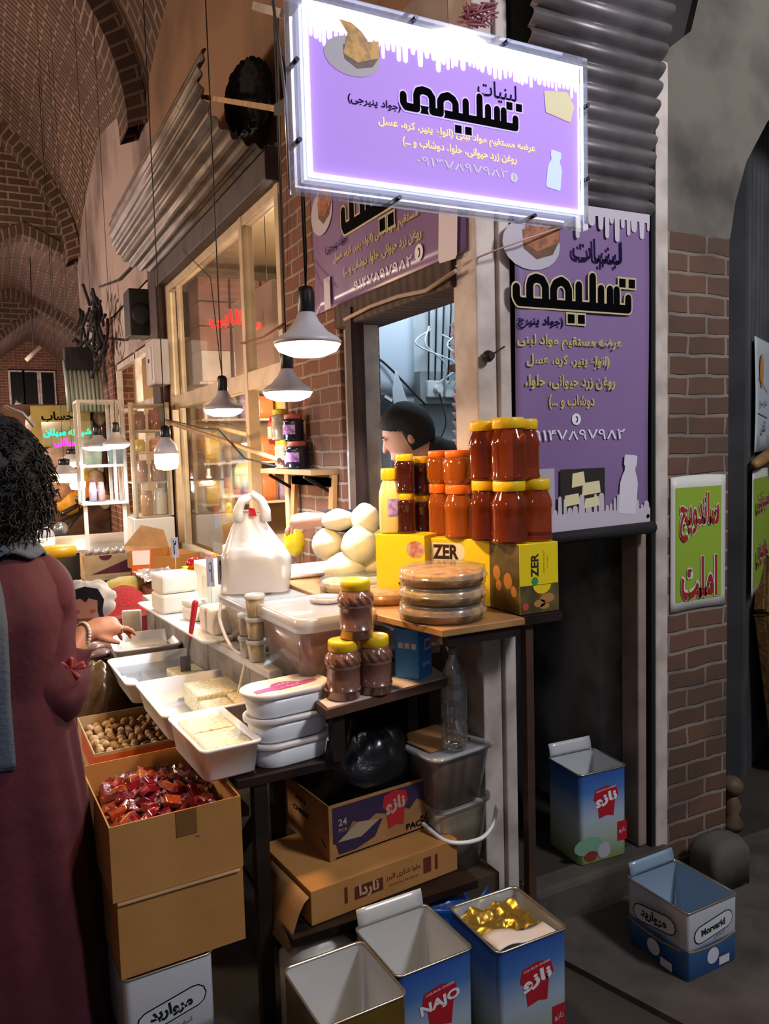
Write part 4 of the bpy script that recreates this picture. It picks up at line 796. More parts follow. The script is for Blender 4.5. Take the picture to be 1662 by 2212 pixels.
# large lidded tubs on the counter end
def bigtub(label, p, rz, w, d, h, fill, handle=False, fillh=.8, name='storage_tub'):
    t = T(name, label, 'tub', p, rz); rr = lambda k, z_, g=0: rrect(w*k+g, d*k+g, .035, z_)
    m = MB(); m.loft([rr(.8, .002, -.01), rr(.8+.18*fillh, h*fillh, -.008)]); m.build('filling', fill, t)
    m = MB(); m.loft([rr(.8, 0), rr(.985, h*.93)], cap1=False); m.build('tub', clear('milky_wall', '#eee9e6', .16, .15, .45), t)
    m = MB(); m.loft([rr(1, h*.80, .004), rr(1, h*.82, .014), rr(1, h*.985, .016), rr(1, h, .004), rr(1, h*.99, -.03), rr(.98, h*.965, -.05)]); m.build('lid', milky, t)
    if handle:
        m = MB(); m.tube(curve([(-w*.5-.012, d*.34, h*.84), (-w*.5-.03, d*.22, h*.5), (-w*.5-.03, -d*.1, h*.10), (-w*.5-.01, -d*.42, h*.02), (-w*.3, -d*.56, h*.25), (-w*.22, -d*.57, h*.80)]), .006, 8); m.build('handle', milk, t)
    return t
beige = P('beige_filling', '#cbb48c', .5, noise_=(5, '#b09a74', .5))
bigtub('big lidded milky tub of chocolate spread at the counter corner', (.955, 2.415, ZL), .06, .27, .36, .235, choc, fillh=.78)
bigtub('milky lidded bucket with a white handle behind the cup stacks', (.93, 2.83, ZC), .05, .26, .34, .175, beige, True)
# stacks of small yoghurt cups leaning against the tub
for i, (px, py, k) in enumerate(((548, 1404, 2), (572, 1432, 3))):
    p = at(px, py, x=.775+.0*i); base = Vector((.79+.012*i, p.y, ZC-.03 if False else ZC))
    for j in range(k): cup(['small beige yoghurt cup at the foot of the cup stack under the bucket handle', 'small beige yoghurt cup on top of the cup stack under the bucket handle', 'small beige yoghurt cup at the foot of the three-high stack by the big tub', 'small beige yoghurt cup in the middle of the three-high stack by the big tub', 'small beige yoghurt cup on top of the three-high stack by the big tub'][i*2+j], (.80+.006*i, 2.66-.075*i, ZC+j*.078), .033, .074, P('beige_yoghurt', '#d9c295', .45, sss=.1), name='yoghurt_cup')
# knotted carrier bag with a cheese block
film_w = clear('carrier_film', '#eef2fb', .62, .2, .5)
p = at(558, 1292, z=1.185); bz = ZC+.178; t = T('carrier_bag', 'white knotted plastic carrier bag holding a big cheese block', 'bag', (.935, 2.985, bz), -.35)
MB().box((-.105, -.075, .004), (.105, .075, .16)).build('cheese_block', P('bag_cheese', '#e6d2b6', .5, sss=.2), t, bevel=.008)
def bagfn(u, v):
    a = 2*PI*u; tz = v; w = 1.16-.12*tz**2 if tz < .45 else 1.136-(tz-.45)*1.42
    w = max(w, .33); fold = 1+.05*math.sin(9*a+tz*6)*min(1, tz*2)*(.5+.6*tz)
    cx, cy = math.cos(a), math.sin(a); e = .35+.5*tz; x = .115*w*math.copysign(abs(cx)**min(1, e), cx)*fold; y = .085*w*math.copysign(abs(cy)**min(1, e), cy)*fold
    return (x+.01*math.sin(tz*5), y, tz*.30)
m = MB(); m.grid(bagfn, 56, 26); m.build('film', film_w, t)
m = MB()
for sx in (-1, 1):
    m.tube([(sx*.050, -.02, .27), (sx*.052, -.025, .31), (sx*.036, -.025, .35), (.0, -.02, .372+.006*sx)], [.024, .02, .017, .013], 10)
m.build('handle_loop', P('bag_white', '#eef3fc', .45, sss=.1), t)
m = MB(); m.add([(-.012, -.048, .325), (.012, -.05, .32), (.02, -.05, .29), (-.008, -.05, .292)], [(0, 1, 2, 3)]); m.build('red_tag', P('tag_red', '#c41f2c', .4), t, solid=.002)
o = MB().box((-.10, -.08, 0), (.10, .08, .17)).build('dairy_block', cheese_w, None, bevel=.01, loc=(1.19, 3.02, ZC), rz=.1); S(o, 'bright white wrapped cheese block behind the carrier bag', 'cheese')
o = MB().loft([rrect(.40, .30, .02, 0), rrect(.42, .32, .03, .014), rrect(.41, .31, .03, .014), rrect(.39, .29, .02, .006)]).build('serving_tray', milk, None, loc=(1.22, 3.22, ZU+.002), rz=.05); S(o, 'shallow white tray on the board behind the dough balls', 'tray')
# balls of wrapped butter
bfilm = P('butter_ball', '#f6eccb', .35, sss=.3, coat=.4, noise_=(10, '#fbf6e6', .7))
BL = [(720, 1246, 0, .075, (1.15, .95, .80), 'large wrapped butter ball in the bottom layer of the pile'), (790, 1240, 0, .062, (1, 1, .85), 'wrapped butter ball in the bottom layer next to the yellow carton'), (703, 1192, 1, .064, (1, 1, .95), 'wrapped butter ball in the middle layer on the bag side'), (757, 1198, 1, .072, (1, 1, .98), 'wrapped butter ball in the centre of the middle layer'), (808, 1194, 1, .055, (.85, 1, 1.05), 'narrow wrapped butter ball in the middle layer by the yellow carton'), (733, 1133, 2, .056, (1.25, .9, .75), 'flattened wrapped butter ball with a twisted corner in the top layer'), (790, 1143, 2, .061, (1, 1, 1), 'round wrapped butter ball crowning the pile')]
c0 = Vector((1.325, 2.85, 0)); ax = Vector((math.cos(AZ), -math.sin(AZ), 0)); FP = 520.
for px, py, lv, r, s3, lb in BL:
    dx = (px-757)/FP; z = ZU+(1247-py)/FP+.0+r*s3[2]*.98-.012*(lv > 0); q = c0+ax*dx*.98+Vector((-.01*lv, -.03 if px in (757, 720) else .03, 0)); seed = px*.013
    o = MB().sphere((0, 0, 0), r, s3, 26, 18, lambda d, s_=seed: 1+.055*noise.noise(d*2.2+Vector((s_, 0, s_)))+.03*noise.noise(d*6+Vector((0, s_, 3)))+(.10*max(0, d.z-.9)/.1)).build('butter_ball', bfilm, None, loc=(q.x, q.y, z)); S(o, lb, 'butter', 'wrapped butter balls in a pile')
# halva rounds in clear clamshells
halva = [P('halva_%d' % k, c, .75, noise_=(26, d_, .9, 6), bump=(40, .5)) for k, (c, d_) in enumerate((('#d9a25e', '#8a5a2c'), ('#dcb273', '#7d5a33'), ('#c79a62', '#5d3d22'), ('#dba04f', '#a06a2a'), ('#d9c48c', '#8a7747')))]
def clam(label, p, r, h, mat, fl=.75):
    t = T('halva_round', label, 'halva', p); m = MB(); m.lathe([(r*.86, .003), (r*.9, .006), (r*.92, h*fl*.9), (r*.90, h*fl), (r*.88, h*fl+.001), (r*.86, h*fl+.001), (r*.1, h*fl+.001)], 40, fn=lambda a, z: 1+.012*math.sin(17*a)+.01*math.sin(29*a+z*300)); m.build('halva', mat, t)
    m = MB(); m.lathe([(r*.92, 0), (r*.97, .003), (r*.985, h*.45), (r*1.02, h*.47), (r*1.02, h*.53), (r*.985, h*.55), (r*.965, h*.94), (r*.955, h*.985), (r*.93, h), (r*.91, h)], 40); m.build('clamshell', clear('clamshell_plastic', '#f2f0ec', .10, .12, .32), t); return t
p = Vector((1.255, 2.095, ZU+.001))
for k, lb in enumerate(('bottom crumbly halva round in the stack of three clear clamshells', 'middle crumbly halva round in the stack of three clear clamshells', 'top halva round in the stack of three clear clamshells')): clam(lb, p+Vector((.003*k, .002*k, k*.0535)), .137, .053, halva[2-k])
p = at(862, 1300, z=ZU); clam('golden halva round in a clear clamshell lying alone on the board', (1.235, 2.44, ZU+.001), .12, .05, halva[3]); clam('pale seeded halva round in a clear clamshell at the foot of the butter balls', (1.225, 2.70, ZU+.001), .125, .05, halva[4])
# blue carton, plastic bottle
t = T('drink_carton', 'bright blue carton with white writing on the white-topped ledge', 'box', (1.225, 2.235, ZL), .55); blue = P('carton_blue', '#2b8fe6', .35)
MB().box((-.045, -.045, 0), (.045, .045, .165)).build('carton', blue, t, bevel=.003)
m = MB(); m.add([(-.045, -.045, .165), (.045, -.045, .165), (.045, 0, .19), (-.045, 0, .19)], [(0, 1, 2, 3)]); m.add([(-.045, .045, .165), (.045, .045, .165), (.045, 0, .19), (-.045, 0, .19)], [(0, 3, 2, 1)]); m.build('gable', blue, t)
m = MB(); m.add([(a, -.0456, b) for a, b in ((-.005, .09), (.035, .09), (.035, .125), (-.005, .125))], [(0, 1, 2, 3)])
word(m, 'Vanilla', .005, .045, w=.05, y=-.0456, bold=.02, persian=False, rot=PI, shear=.2); 
for k in range(3): m.add([(-.0456, .03-.024*k, .10), (-.0456, .012-.024*k, .10), (-.0456, .012-.024*k, .118), (-.0456, .03-.024*k, .118)], [(0, 1, 2, 3)])
m.build('lettering', wht, t)
m = MB()
for k in range(9): m.add([(.0+.0035*k, -.0460, .096), (.0018+.0035*k, -.0460, .096), (.0018+.0035*k, -.0460, .119), (.0+.0035*k, -.0460, .119)], [(0, 1, 2, 3)])
m.build('barcode', inkb, t)
# cheeses on the counter
t0 = MB().loft([rrect(.26, .95, .03, 0), rrect(.28, .97, .03, .016), rrect(.27, .96, .03, .016), rrect(.25, .94, .03, .008)]).build('serving_tray', milk, None, loc=(.80, 3.40, ZC), rz=.075); S(t0, 'long shallow white tray of white cheese blocks along the counter edge', 'tray')
ZK = ZC+.009
for k, (x, y, z, sx, sy, sz, rz, lb, mt) in enumerate(((.755, 3.62, 0, .17, .18, .085, .08, 'lower big white cheese block at the far end of the long tray', cheese_w), (.757, 3.63, .086, .165, .17, .085, .1, 'upper big white cheese block at the far end of the long tray', cheese_w),
    (.795, 3.36, 0, .10, .12, .055, .2, 'low white cheese piece in the middle of the long tray', cheese_w), (.84, 3.27, 0, .12, .10, .05, -.2, 'flat white cheese piece beside the middle price tags', cheese_w), (.785, 3.37, .056, .09, .08, .03, .35, 'thin white cheese slice lying on the middle piece', cheese_w), (.82, 3.08, 0, .13, .16, .10, .08, 'white cheese block at the near end of the long tray', cheese_w),
    (.985, 3.72, -.009, .17, .24, .20, .05, 'tall white cheese block standing behind the price tags', cheese_w), (1.22, 3.98, -.009, .22, .18, .24, .2, 'pale yellow cheese block at the window beyond the carrier bag', cheese_y), (1.05, 3.45, -.009, .16, .16, .17, .1, 'white cheese block tucked behind the carrier bag film', cheese_w))):
    slab((x, y, ZK+z), rz, (sx, sy, sz), mt, lb, 'cheese_block', bev=.012)
tagm = P('tag_grey', '#a59fae', .5)
def price(label, x, y, z0, h, digits):
    t = T('price_tag', label, 'tag', (x, y, z0), -.5); MB().tube([(0, 0, 0), (0, 0, h*.5)], .0018, 6).build('stick', P('tag_stick', '#c9b89a', .6), t); MB().box((-.016, -.001, h*.42), (.016, .001, h)).build('card', tagm, t)
    m = MB(); word(m, digits, 0, h*.71, h=h*.4, w=.016, y=-.0013, bold=.02, rot=0); m.build('lettering', inkb, t)
price('slim grey price tag stuck in the tall double cheese block', .765, 3.62, ZK+.17, .16, '۲'); price('slim grey price tag beside the tall white block, the taller of a pair', .84, 3.30, ZK+.05, .22, '۱۶'); price('slim grey price tag stuck in the near white cheese block', .83, 3.08, ZK+.10, .20, '۲۴')
orange = P('orange_film', '#f0801c', .25, trans=.2, coat=.6); yellowf = P('yellow_film', '#f2d21a', .25, coat=.6)
def sack(name, label, loc, r, s3, mat, seed, cat='bag'):
    t = T(name, label, cat, loc); m = MB(); m.sphere((0, 0, r*s3[2]*.9), r, s3, 22, 14, lambda d: 1+.13*noise.noise(d*3+Vector((seed, 0, 0)))+(.25*max(0, d.z-.75))); m.build('bag', mat, t)
    m = MB(); m.lathe([(r*.12, r*s3[2]*1.75), (r*.08, r*s3[2]*1.95), (r*.2, r*s3[2]*2.25)], 12, cap0=False, cap1=False, fn=lambda a, z: 1+.2*math.sin(5*a)); m.build('gathered_neck', mat, t, solid=.001); return t
sack('snack_bag', 'orange plastic bag of goods behind the tall white cheese block', (1.04, 3.98, ZC), .085, (1.1, .9, 1.05), orange, 1); sack('snack_bag', 'yellow plastic bag lying by the window frame, behind the double cheese block', (.90, 4.03, ZC), .085, (1.2, .9, .75), yellowf, 2); sack('snack_bag', 'yellow plastic bag of goods hanging beside the seller\'s hand', (1.38, 3.72, 1.18), .075, (.7, .7, 1.2), yellowf, 5)
for k, (x, lb) in enumerate(((1.0, 'deep red tomato pot by the window frame'), (1.08, 'deep red pot next to the orange bag'))):
    o = MB().sphere((0, 0, .04), .04, (1, 1, 1), 16, 10).build('red_pot', P('deep_red', '#8c1218', .2, coat=.5), None, loc=(x-.04, 4.10, ZC+.10)); S(o, lb, 'pot')
# under-window things close to the counter
t = T('wooden_crate_frame', 'orange-brown wooden ladder frame leaning under the jar shelf, by the brick pilaster', 'frame', (0, 0, 0)); m = MB()
for y in (3.36, 3.86): MB().bar((XW-.05, y, ZU-.0), (XW-.02, y, 1.585), .05, .02, (1, 0, 0)).build('upright', P('orange_wood', '#b5834c', .6, noise_=(8, '#8a5a2c', .5)), t); m = MB(); m.bar((XW-.03, 3.36, 1.55), (XW-.03, 3.86, 1.55), .02, .04); m.build('crossbar', MATS['orange_wood'], t)
t = T('wall_shelf', 'wooden shelf board with syrup jars on the brick pilaster', 'shelf', (0, 0, 0)); MB().box((XW-.14, 3.34, 1.585), (XW, 4.06, 1.61)).build('board', P('shelf_wood', '#9b744a', .6, noise_=(8, '#6d4d30', .6)), t, bevel=.003); m = MB()
for y in (3.45, 3.95): m.bar((XW-.13, y, 1.58), (XW, y, 1.50), .015)
m.build('bracket', dark_iron, t)
redlid = P('coral_lid', '#d96a55', .4); dsyr = P('black_syrup', '#22232e', .12, coat=.7); beij = P('grey_honey', '#b79f80', .3, coat=.5)
for (y, r, h, b, l, z, lb, lab) in ((3.93, .036, .145, beij, ylid, 1.611, 'greyish syrup jar with a yellow lid on the wall shelf, lower', 0), (3.86, .036, .145, beij, ylid, 1.611, 'greyish syrup jar beside the black jars on the wall shelf', 0), (3.93, .046, .16, beij, ylid, 1.757, 'greyish syrup jar standing on the other jars of the wall shelf', 0), (3.70, .056, .135, dsyr, redlid, 1.611, 'lower black syrup jar with a coral lid and purple label on the wall shelf', 1), (3.74, .053, .135, dsyr, redlid, 1.747, 'upper black syrup jar with a coral lid on the wall shelf', 1), (3.80, .03, .11, dsyr, redlid, 1.611, 'small coral-lidded jar between the syrup jars of the wall shelf', 1)):
    q = jar('shelf_jar', lb, 0, 0, 0, r, h, b, l, 'plain', base=Vector((XW-.065 if h < .2 else XW, y, z)))
    if lab: m = MB(); m.grid(lambda s, v: ((r+.001)*math.cos(2.6+s*1.6), (r+.001)*math.sin(2.6+s*1.6), h*(.25+v*.35)), 10, 1); m.build('paper_label', P('violet_label', '#a55ab4', .5, noise_=(50, '#e6d6ee', .9, 1)), q)
# ---------------------------------------------------------------- cardboard boxes in front
card = P('cardboard', '#c08a4a', .8, noise_=(5, '#a87338', .5)); card_d = P('cardboard_worn', '#ac7d4a', .8, noise_=(7, '#7b5632', .6)); card_in = P('cardboard_pale', '#c9ab83', .85, noise_=(8, '#a98a62', .4))
def obox(mb, w, d, h, t=.004, bottom=0.0):
    "open-topped box shell"
    rr = lambda g, z: [Vector((sx*(w/2-g), sy*(d/2-g), z)) for sx, sy in ((-1, -1), (1, -1), (1, 1), (-1, 1))]
    mb.loft([rr(0, 0), rr(0, h), rr(t, h), rr(t, t)], smooth=False); return mb
BX, BY, BW_, BD_ = .402, 2.29, .335, .46
t = T('cardboard_box', 'plain brown cardboard box standing on the printed tin, under the box of red sweets', 'box', (BX, BY, .352), .04)
obox(MB(), BW_, BD_, .209).build('carton', card, t); m = MB(); m.box((-BW_/2, -BD_/2-.009, .2025), (BW_/2-.01, -BD_/2-.0005, .2065)); m.build('torn_flap', card_in, t)
t = T('cardboard_box', 'plain brown cardboard box with its open top full of wrapped red sweets', 'box', (BX-.004, BY, .562), .04)
obox(MB(), BW_+.012, BD_+.004, .20).build('carton', card, t); m = MB(); m.box((-.005, -BD_/2-.004, .13), (.05, -BD_/2-.0025, .199)); m.build('tape', P('brown_tape', '#7d5730', .35), t)
sw = [P('sweet_%d' % k, c, .12, trans=.35, coat=.9, spec=.7, noise_=(25, d_, .6, 2), bump=(60, .4)) for k, (c, d_) in enumerate((('#960f26', '#4e0814'), ('#b8242a', '#7a1020'), ('#d0501c', '#8c1a12'), ('#6a1226', '#3d0a16'), ('#d87a26', '#c03018')))]
inside = lambda u, v: (BX+(u-.5)*(BW_-.05), BY+(v-.5)*(BD_-.05))
heap = MB(); heap.grid(lambda u, v: (*inside(u, v), .67+.05*math.sin(PI*u)*math.sin(PI*v)), 10, 10); S(heap.build('sweet_bed', sw[0]), 'mass of red sweets filling the cardboard box under the top layer', 'sweets')['kind'] = 'stuff'
protos = []
for k in range(5):
    rr_ = random.Random(k); m = MB(); w_, d_, h_ = .040+.008*rr_.random(), .029, .022
    v = [(sx*w_/2*(.9+.2*rr_.random()), sy*d_/2*(.85+.3*rr_.random()), sz*h_/2*(.85+.3*rr_.random())) for sz in (-1, 1) for sx, sy in ((-1, -1), (1, -1), (1, 1), (-1, 1))]
    m.add(v, [(0, 3, 2, 1), (4, 5, 6, 7), (0, 1, 5, 4), (1, 2, 6, 5), (2, 3, 7, 6), (3, 0, 4, 7)])
    protos.append(m)
meshes = None; sl = 'wrapped glossy red sweet in the heap filling the open cardboard box'; srcs = []
for k in range(5):
    t = T('wrapped_sweet', sl, 'sweet', (0, 0, -5), 0, 'wrapped sweets in the cardboard box'); protos[k].build('sweet', sw[k], t, bevel=.003); m = MB()
    for s_ in (-1, 1): m.add([(s_*.017, -.003, -.002), (s_*.036, -.013, .004), (s_*.038, .0, -.004), (s_*.036, .013, .005), (s_*.017, .003, .002)], [(0, 1, 2, 3, 4)])
    m.build('wrapper_twist', clear('sweet_wrapper', '#ff9a9a', .25, .1, .6), t); srcs.append(t)
rs = random.Random(11); n_ = 0; used = set()
for i in range(8):
    for j in range(12):
        u, v = (i+.5+rs.uniform(-.35, .35))/8, (j+.5+rs.uniform(-.35, .35))/12; x, y = inside(u, v); k = 3 if (u > .55 and v > .5) else rs.choice((0, 0, 1, 1, 2, 3, 4)); z = .682+.055*math.sin(PI*min(max(u, .05), .95))*math.sin(PI*min(max(v, .05), .95))+rs.uniform(0, .022)
        rot = (rs.uniform(-.7, .7), rs.uniform(-.7, .7), rs.uniform(0, 6.28))
        if k in used: q = dup(srcs[k], (x, y, z))
        else: q = srcs[k]; q.location = (x, y, z); used.add(k)
        q.rotation_euler = rot
for k in range(5):
    if k not in used: bpy.data.objects.remove(srcs[k].children[0]); 
# tin under the boxes
def badge(mb, x, z, w, h, y):
    mb.add([(x+a*w, y, z+b*h) for a, b in ((-.5, .12), (-.42, .42), (.0, .5), (.42, .42), (.5, .12), (.36, .0), (.30, -.5), (.05, -.44), (-.28, -.5), (-.34, .0))], [tuple(range(10))])
tin_in = P('tin_enamel', '#d8dcdf', .3, .2, noise_=(4, '#b9bfc4', .4)); gold = P('tin_gold', '#a98a3f', .3, .75, noise_=(7, '#7f6a2c', .6)); rimm = P('tin_rim', '#b7b3a4', .3, .85)
najo = P('tin_print_blue', '#ffffff', .35, coat=.3, grad=[(0, '#9fc06a'), (.09, '#c9dccb'), (.17, '#c3d5e6'), (.27, '#4d7fc4'), (.35, '#2450a8')]); redb = P('tin_badge_red', '#b6202f', .4)
pearl = P('tin_print_pearl', '#ffffff', .35, coat=.3, grad=[(0, '#2f6fb4'), (.45, '#4c86c2'), (.5, '#d9dbe2'), (1, '#dcdde2')])
def tin(label, p, rz, w, d, h, body, inner, r=.02, flap=None, fill=None, name='tin_can'):
    t = T(name, label, 'tin', p, rz); rr = lambda g, z_: rrect(w+g, d+g, r, z_)
    m = MB(); m.loft([rr(-.006, 0), rr(0, .004), rr(0, h-.004)], cap1=False); m.build('body', body, t)
    m = MB(); m.loft([rr(-.004, h-.002), rr(-.006, .02)], cap0=False); m.build('lining', inner, t)
    m = MB(); m.loft([rr(.0, h-.006), rr(.006, h-.004), rr(.006, h), rr(-.004, h), rr(-.006, h-.006)], cap0=False, cap1=False); m.build('rim', rimm, t)
    if flap: m = MB(); m.grid(lambda s, q: (-w/2+.01+s*(w-.02), d/2-.004+.012*q*q*flap, h-.004+q*.05*flap), 6, 4); m.build('bent_lid', inner, t, solid=.0015)
    return t
def print_najo(t, w, d, latin, h=.35):
    y = -d/2-.0012
    m = MB(); badge(m, .01, .225, .115, .12, y); m.build('badge', redb, t)
    m = MB()
    if latin: word(m, 'NAJO', .01, .235, w=.125, h=.036, y=y-.0008, bold=.04, persian=False, rot=.14)
    else: word(m, 'نازو', .01, .235, w=.10, h=.05, y=y-.0008, bold=.05, rot=.12)
    word(m, 'LIQUEUR CHEESE', .01, .272, w=.09, h=.007, y=y-.0008, bold=.01, persian=False, rot=.1); m.build('lettering', wht, t)
    m = MB(); m.add([(.062, y, .06), (.106, y, .06), (.106, y, .135), (.062, y, .135)], [(0, 1, 2, 3)]); m.build('side_badge', redb, t)
    m = MB(); word(m, 'نازو', .084, .10, w=.03, y=y-.0008); m.build('lettering', wht, t)
    m = MB(); m.mat = 0; m.add([(-.07+.05*math.cos(2*PI*k/16)*1.3, y, .07+.035*math.sin(2*PI*k/16)) for k in range(16)]+[], [tuple(range(16))]); m.mat = 1
    m.add([(.0+.03*math.cos(2*PI*k/14), y-.0004, .04+.03*math.sin(2*PI*k/14)) for k in range(14)], [tuple(range(14))]); m.mat = 2; m.add([(-.06+.03*math.cos(2*PI*k/14), y-.0004, .03+.02*math.sin(2*PI*k/14)) for k in range(14)], [tuple(range(14))])
    m.build('farm_picture', [P('print_hill', '#7fae93', .4), P('print_sheep', '#b9b6c4', .4), P('print_barn', '#8c3a30', .4)], t)
def print_pearl(t, w, d, h, both=False, latin=False, sc_=1.0):
    k = sc_
    def front(M, s, lat):
        y = -(w if s else d)/2-.0012
        m = MB(M); m.add([(a*w/2, y, b) for a, b in [(-.88, h*.455), (-.6, h*.42), (-.2, h*.405), (.3, h*.41), (.88, h*.46), (.88, h*.44), (.3, h*.385), (-.2, h*.38), (-.6, h*.395), (-.88, h*.43)]], [tuple(range(10))]); m.build('orange_swoosh', P('tin_swoosh', '#c98a3a', .4), t)
        m = MB(M); m.stroke([(-.06*k, h*.62), (.065*k, h*.70)], .062*k, y-.0004); m.mat = 1; m.stroke([(-.06*k, h*.62), (.065*k, h*.70)], .055*k, y-.0008); m.build('name_plate', [inkb, P('tin_plate_white', '#d6d9e2', .4)], t)
        m = MB(M); word(m, 'Morvarid' if lat else 'مروارید', .0, h*.66, w=.115*k, y=y-.0012, bold=.05, persian=not lat, rot=.10); word(m, 'آذربایجان', .03*k, h*.52, w=.05*k, y=y-.0006, rot=.1); m.build('lettering', P('tin_ink_green', '#12261c', .4), t)
        m = MB(M); m.add([(.0+.028*math.cos(2*PI*q/18)*k, y-.0006, h*.24+.028*math.sin(2*PI*q/18)*k) for q in range(18)], [tuple(range(18))]); m.add([(a, y-.0006, b) for a, b in ((.03*k, h*.05), (.08*k, h*.05), (.08*k, h*.17), (.03*k, h*.17))], [(0, 1, 2, 3)]); m.build('white_marks', P('tin_plate_white', '#d6d9e2', .4), t)
    front(Matrix(), 0, latin)
    if both: front(Matrix.Rotation(-PI/2, 4, 'Z'), 1, not latin)
t = tin('white and blue printed tin supporting the two plain cardboard boxes', (.36, 2.17, 0), .04, .236, .236, .351, P('tin_print_pearl_big', '#ffffff', .35, coat=.3, grad=[(0, '#2f6fb4'), (.14, '#3f7cc0'), (.17, '#d9dbe2'), (.35, '#dcdde2')]), tin_in); print_pearl(t, .236, .236, .351)
t = tin('open empty tin with a plain golden body beside the iron table leg', (.745, 1.775, 0), .03, .232, .25, .35, gold, tin_in, flap=0)
t = tin('open empty blue printed tin in the middle of the tin row', (.985, 1.845, 0), .03, .235, .245, .35, najo, tin_in, flap=1); print_najo(t, .235, .245, True)
t = tin('blue printed tin still holding crumpled gold foil, at the end of the tin row', (1.268, 1.795, 0), .0, .236, .245, .35, najo, tin_in); print_najo(t, .236, .245, False)
m = MB(); m.grid(lambda u, v: (-.11+u*.20, -.035+v*.145, .325+.022*noise.noise(Vector((u*5, v*4, 1)))+.007*noise.noise(Vector((u*12, v*10, 4)))), 26, 20, True); m.build('gold_foil', P('gold_foil', '#c2a046', .3, .8, bump=(22, .15)), t)
m = MB(); m.grid(lambda u, v: (-.105+u*.205, -.112+v*.085+.012*math.sin(u*4), .335+.012*math.sin(u*5+1)-.008*v), 12, 4); m.build('paper_liner', P('liner_white', '#e6dede', .5), t, solid=.004)
t = tin('printed cheese tin standing inside the dark doorway under the tall banner', (1.985, YW+.085, .15), -.06, .215, .20, .345, najo, tin_in, flap=1); print_najo(t, .215, .20, False)
print_y = None
t = tin('smaller white and blue printed tin standing alone on the paving by the brick pillar', (1.967, 1.80, .02), .02, .225, .25, .225, P('tin_print_pearl_small', '#ffffff', .35, coat=.3, grad=[(0, '#1f5da3'), (.095, '#3d77b4'), (.105, '#c9ced8'), (.225, '#cfd3dc')]), P('tin_enamel_blue', '#9fb9cf', .3, .3), .012, flap=.9); print_pearl(t, .25, .25, .225, True, True, .95)
# ---------------------------------------------------------------- nuts, cartons and bags under the table
t = T('cardboard_box', 'shallow printed cardboard box of nuts under the cheese trays', 'box', (.425, 2.90, .60), .02); obox(MB(), .31, .42, .13).build('box', card_in, t)
m = MB(); m.box((-.156, -.2115, .05), (.156, -.2105, .12)); m.box((-.1562, -.21, .05), (-.1555, .1, .12)); m.build('orange_print', P('orange_print', '#d9662a', .6), t)
S(MB().box((.27, 2.68, 0), (.57, 3.1, .598)).build('crate', P('dark_crate', '#4a3a2a', .8), None), 'dark crate propping up the shallow box of nuts', 'crate')
nut = [P('nut_shell_%d' % k, c, .5, noise_=(30, d_, .6)) for k, (c, d_) in enumerate((('#c9a271', '#8d6a42'), ('#8f6b47', '#5a3f28'), ('#d8b98a', '#a5804f')))]
S(MB().grid(lambda u, v: (.425+(u-.5)*.30, 2.90+(v-.5)*.41, .675+.008*math.sin(9*u)*math.sin(8*v)), 14, 14).build('nut_bed', nut[1]), 'bed of brown nuts filling the shallow box under its top layer', 'nuts')['kind'] = 'stuff'
nm = []
for k in range(3):
    o = MB().sphere((0, 0, 0), .0145, (1.15, .9, .85), 12, 8, lambda d, k_=k: 1+.07*noise.noise(d*2+Vector((k_*3, 0, 0)))+.08*max(0, d.x)**6).build('nut', nut[k], None); S(o, 'round brown nut in the shell, one of many in the shallow box under the trays', 'nut', 'nuts in the shallow box'); nm.append(o)
usedn = set(); rs = random.Random(5)
for i in range(9):
    for j in range(11):
        x = .425+((i+.5+rs.uniform(-.3, .3))/9-.5)*.285; y = 2.90+((j+.5+rs.uniform(-.3, .3))/11-.5)*.39; k = rs.choice((1, 1, 0)) if i > 3 else rs.choice((0, 2, 2, 1))
        q = nm[k] if k not in usedn else nm[k].copy()
        if k in usedn: COL.objects.link(q)
        usedn.add(k); q.location = (x, y, .690+rs.uniform(0, .012)); q.rotation_euler = (rs.uniform(-1, 1), rs.uniform(-1, 1), rs.uniform(0, 6)); q.scale = [rs.uniform(.85, 1.15)]*3
# lower shelf with cartons
S(MB().box((.70, 2.02, .31), (1.32, 2.9, .335)).box((.74, 2.08, 0), (.77, 2.11, .31)).box((1.26, 2.1, 0), (1.29, 2.13, .31)).box((.74, 2.8, 0), (.77, 2.83, .31)).build('low_shelf', dark_iron), 'low iron shelf holding the printed carton under the table', 'shelf')
p = at(672, 1990, z=.34); t = T('flat_carton', 'long flat brown carton with dark red print lying on the low shelf', 'box', (1.015, 2.245, .336), .10)
MB().box((-.265, -.17, 0), (.265, .17, .105)).build('carton', card, t, bevel=.003); m = MB(); m.grid(lambda u, v: (-.27-.07*u, -.17+v*.25, .09-.12*u*u-.02*u), 4, 2); m.build('flap', card_d, t, solid=.003)
m = MB(); m.add([(a, -.1706, b) for a, b in ((-.12, .03), (-.02, .03), (-.02, .07), (-.12, .07))], [(0, 1, 2, 3)]); m.add([(a, -.1706, b) for a, b in ((.13, .03), (.16, .03), (.16, .08), (.13, .08))], [(0, 1, 2, 3)])
for a in (-.15, .18): m.add([(a-.005, -.1706, .03), (a+.006, -.1706, .03), (a+.006, -.1706, .08), (a-.005, -.1706, .08)], [(0, 1, 2, 3)])
word(m, 'حلوا شکری البرز', .055, .06, w=.13, y=-.1706, bold=.02); word(m, 'www.halva', .055, .035, w=.11, h=.008, y=-.1706, persian=False); m.add([(-.05, -.06, .1056), (.12, -.06, .1056), (.12, .05, .1056), (-.05, .05, .1056)], [(0, 1, 2, 3)]); m.build('print', P('print_maroon', '#6a2a20', .6), t)
m = MB(); word(m, 'ناردا', -.07, .05, w=.07, y=-.1712, bold=.04); m.build('lettering', card_in, t)
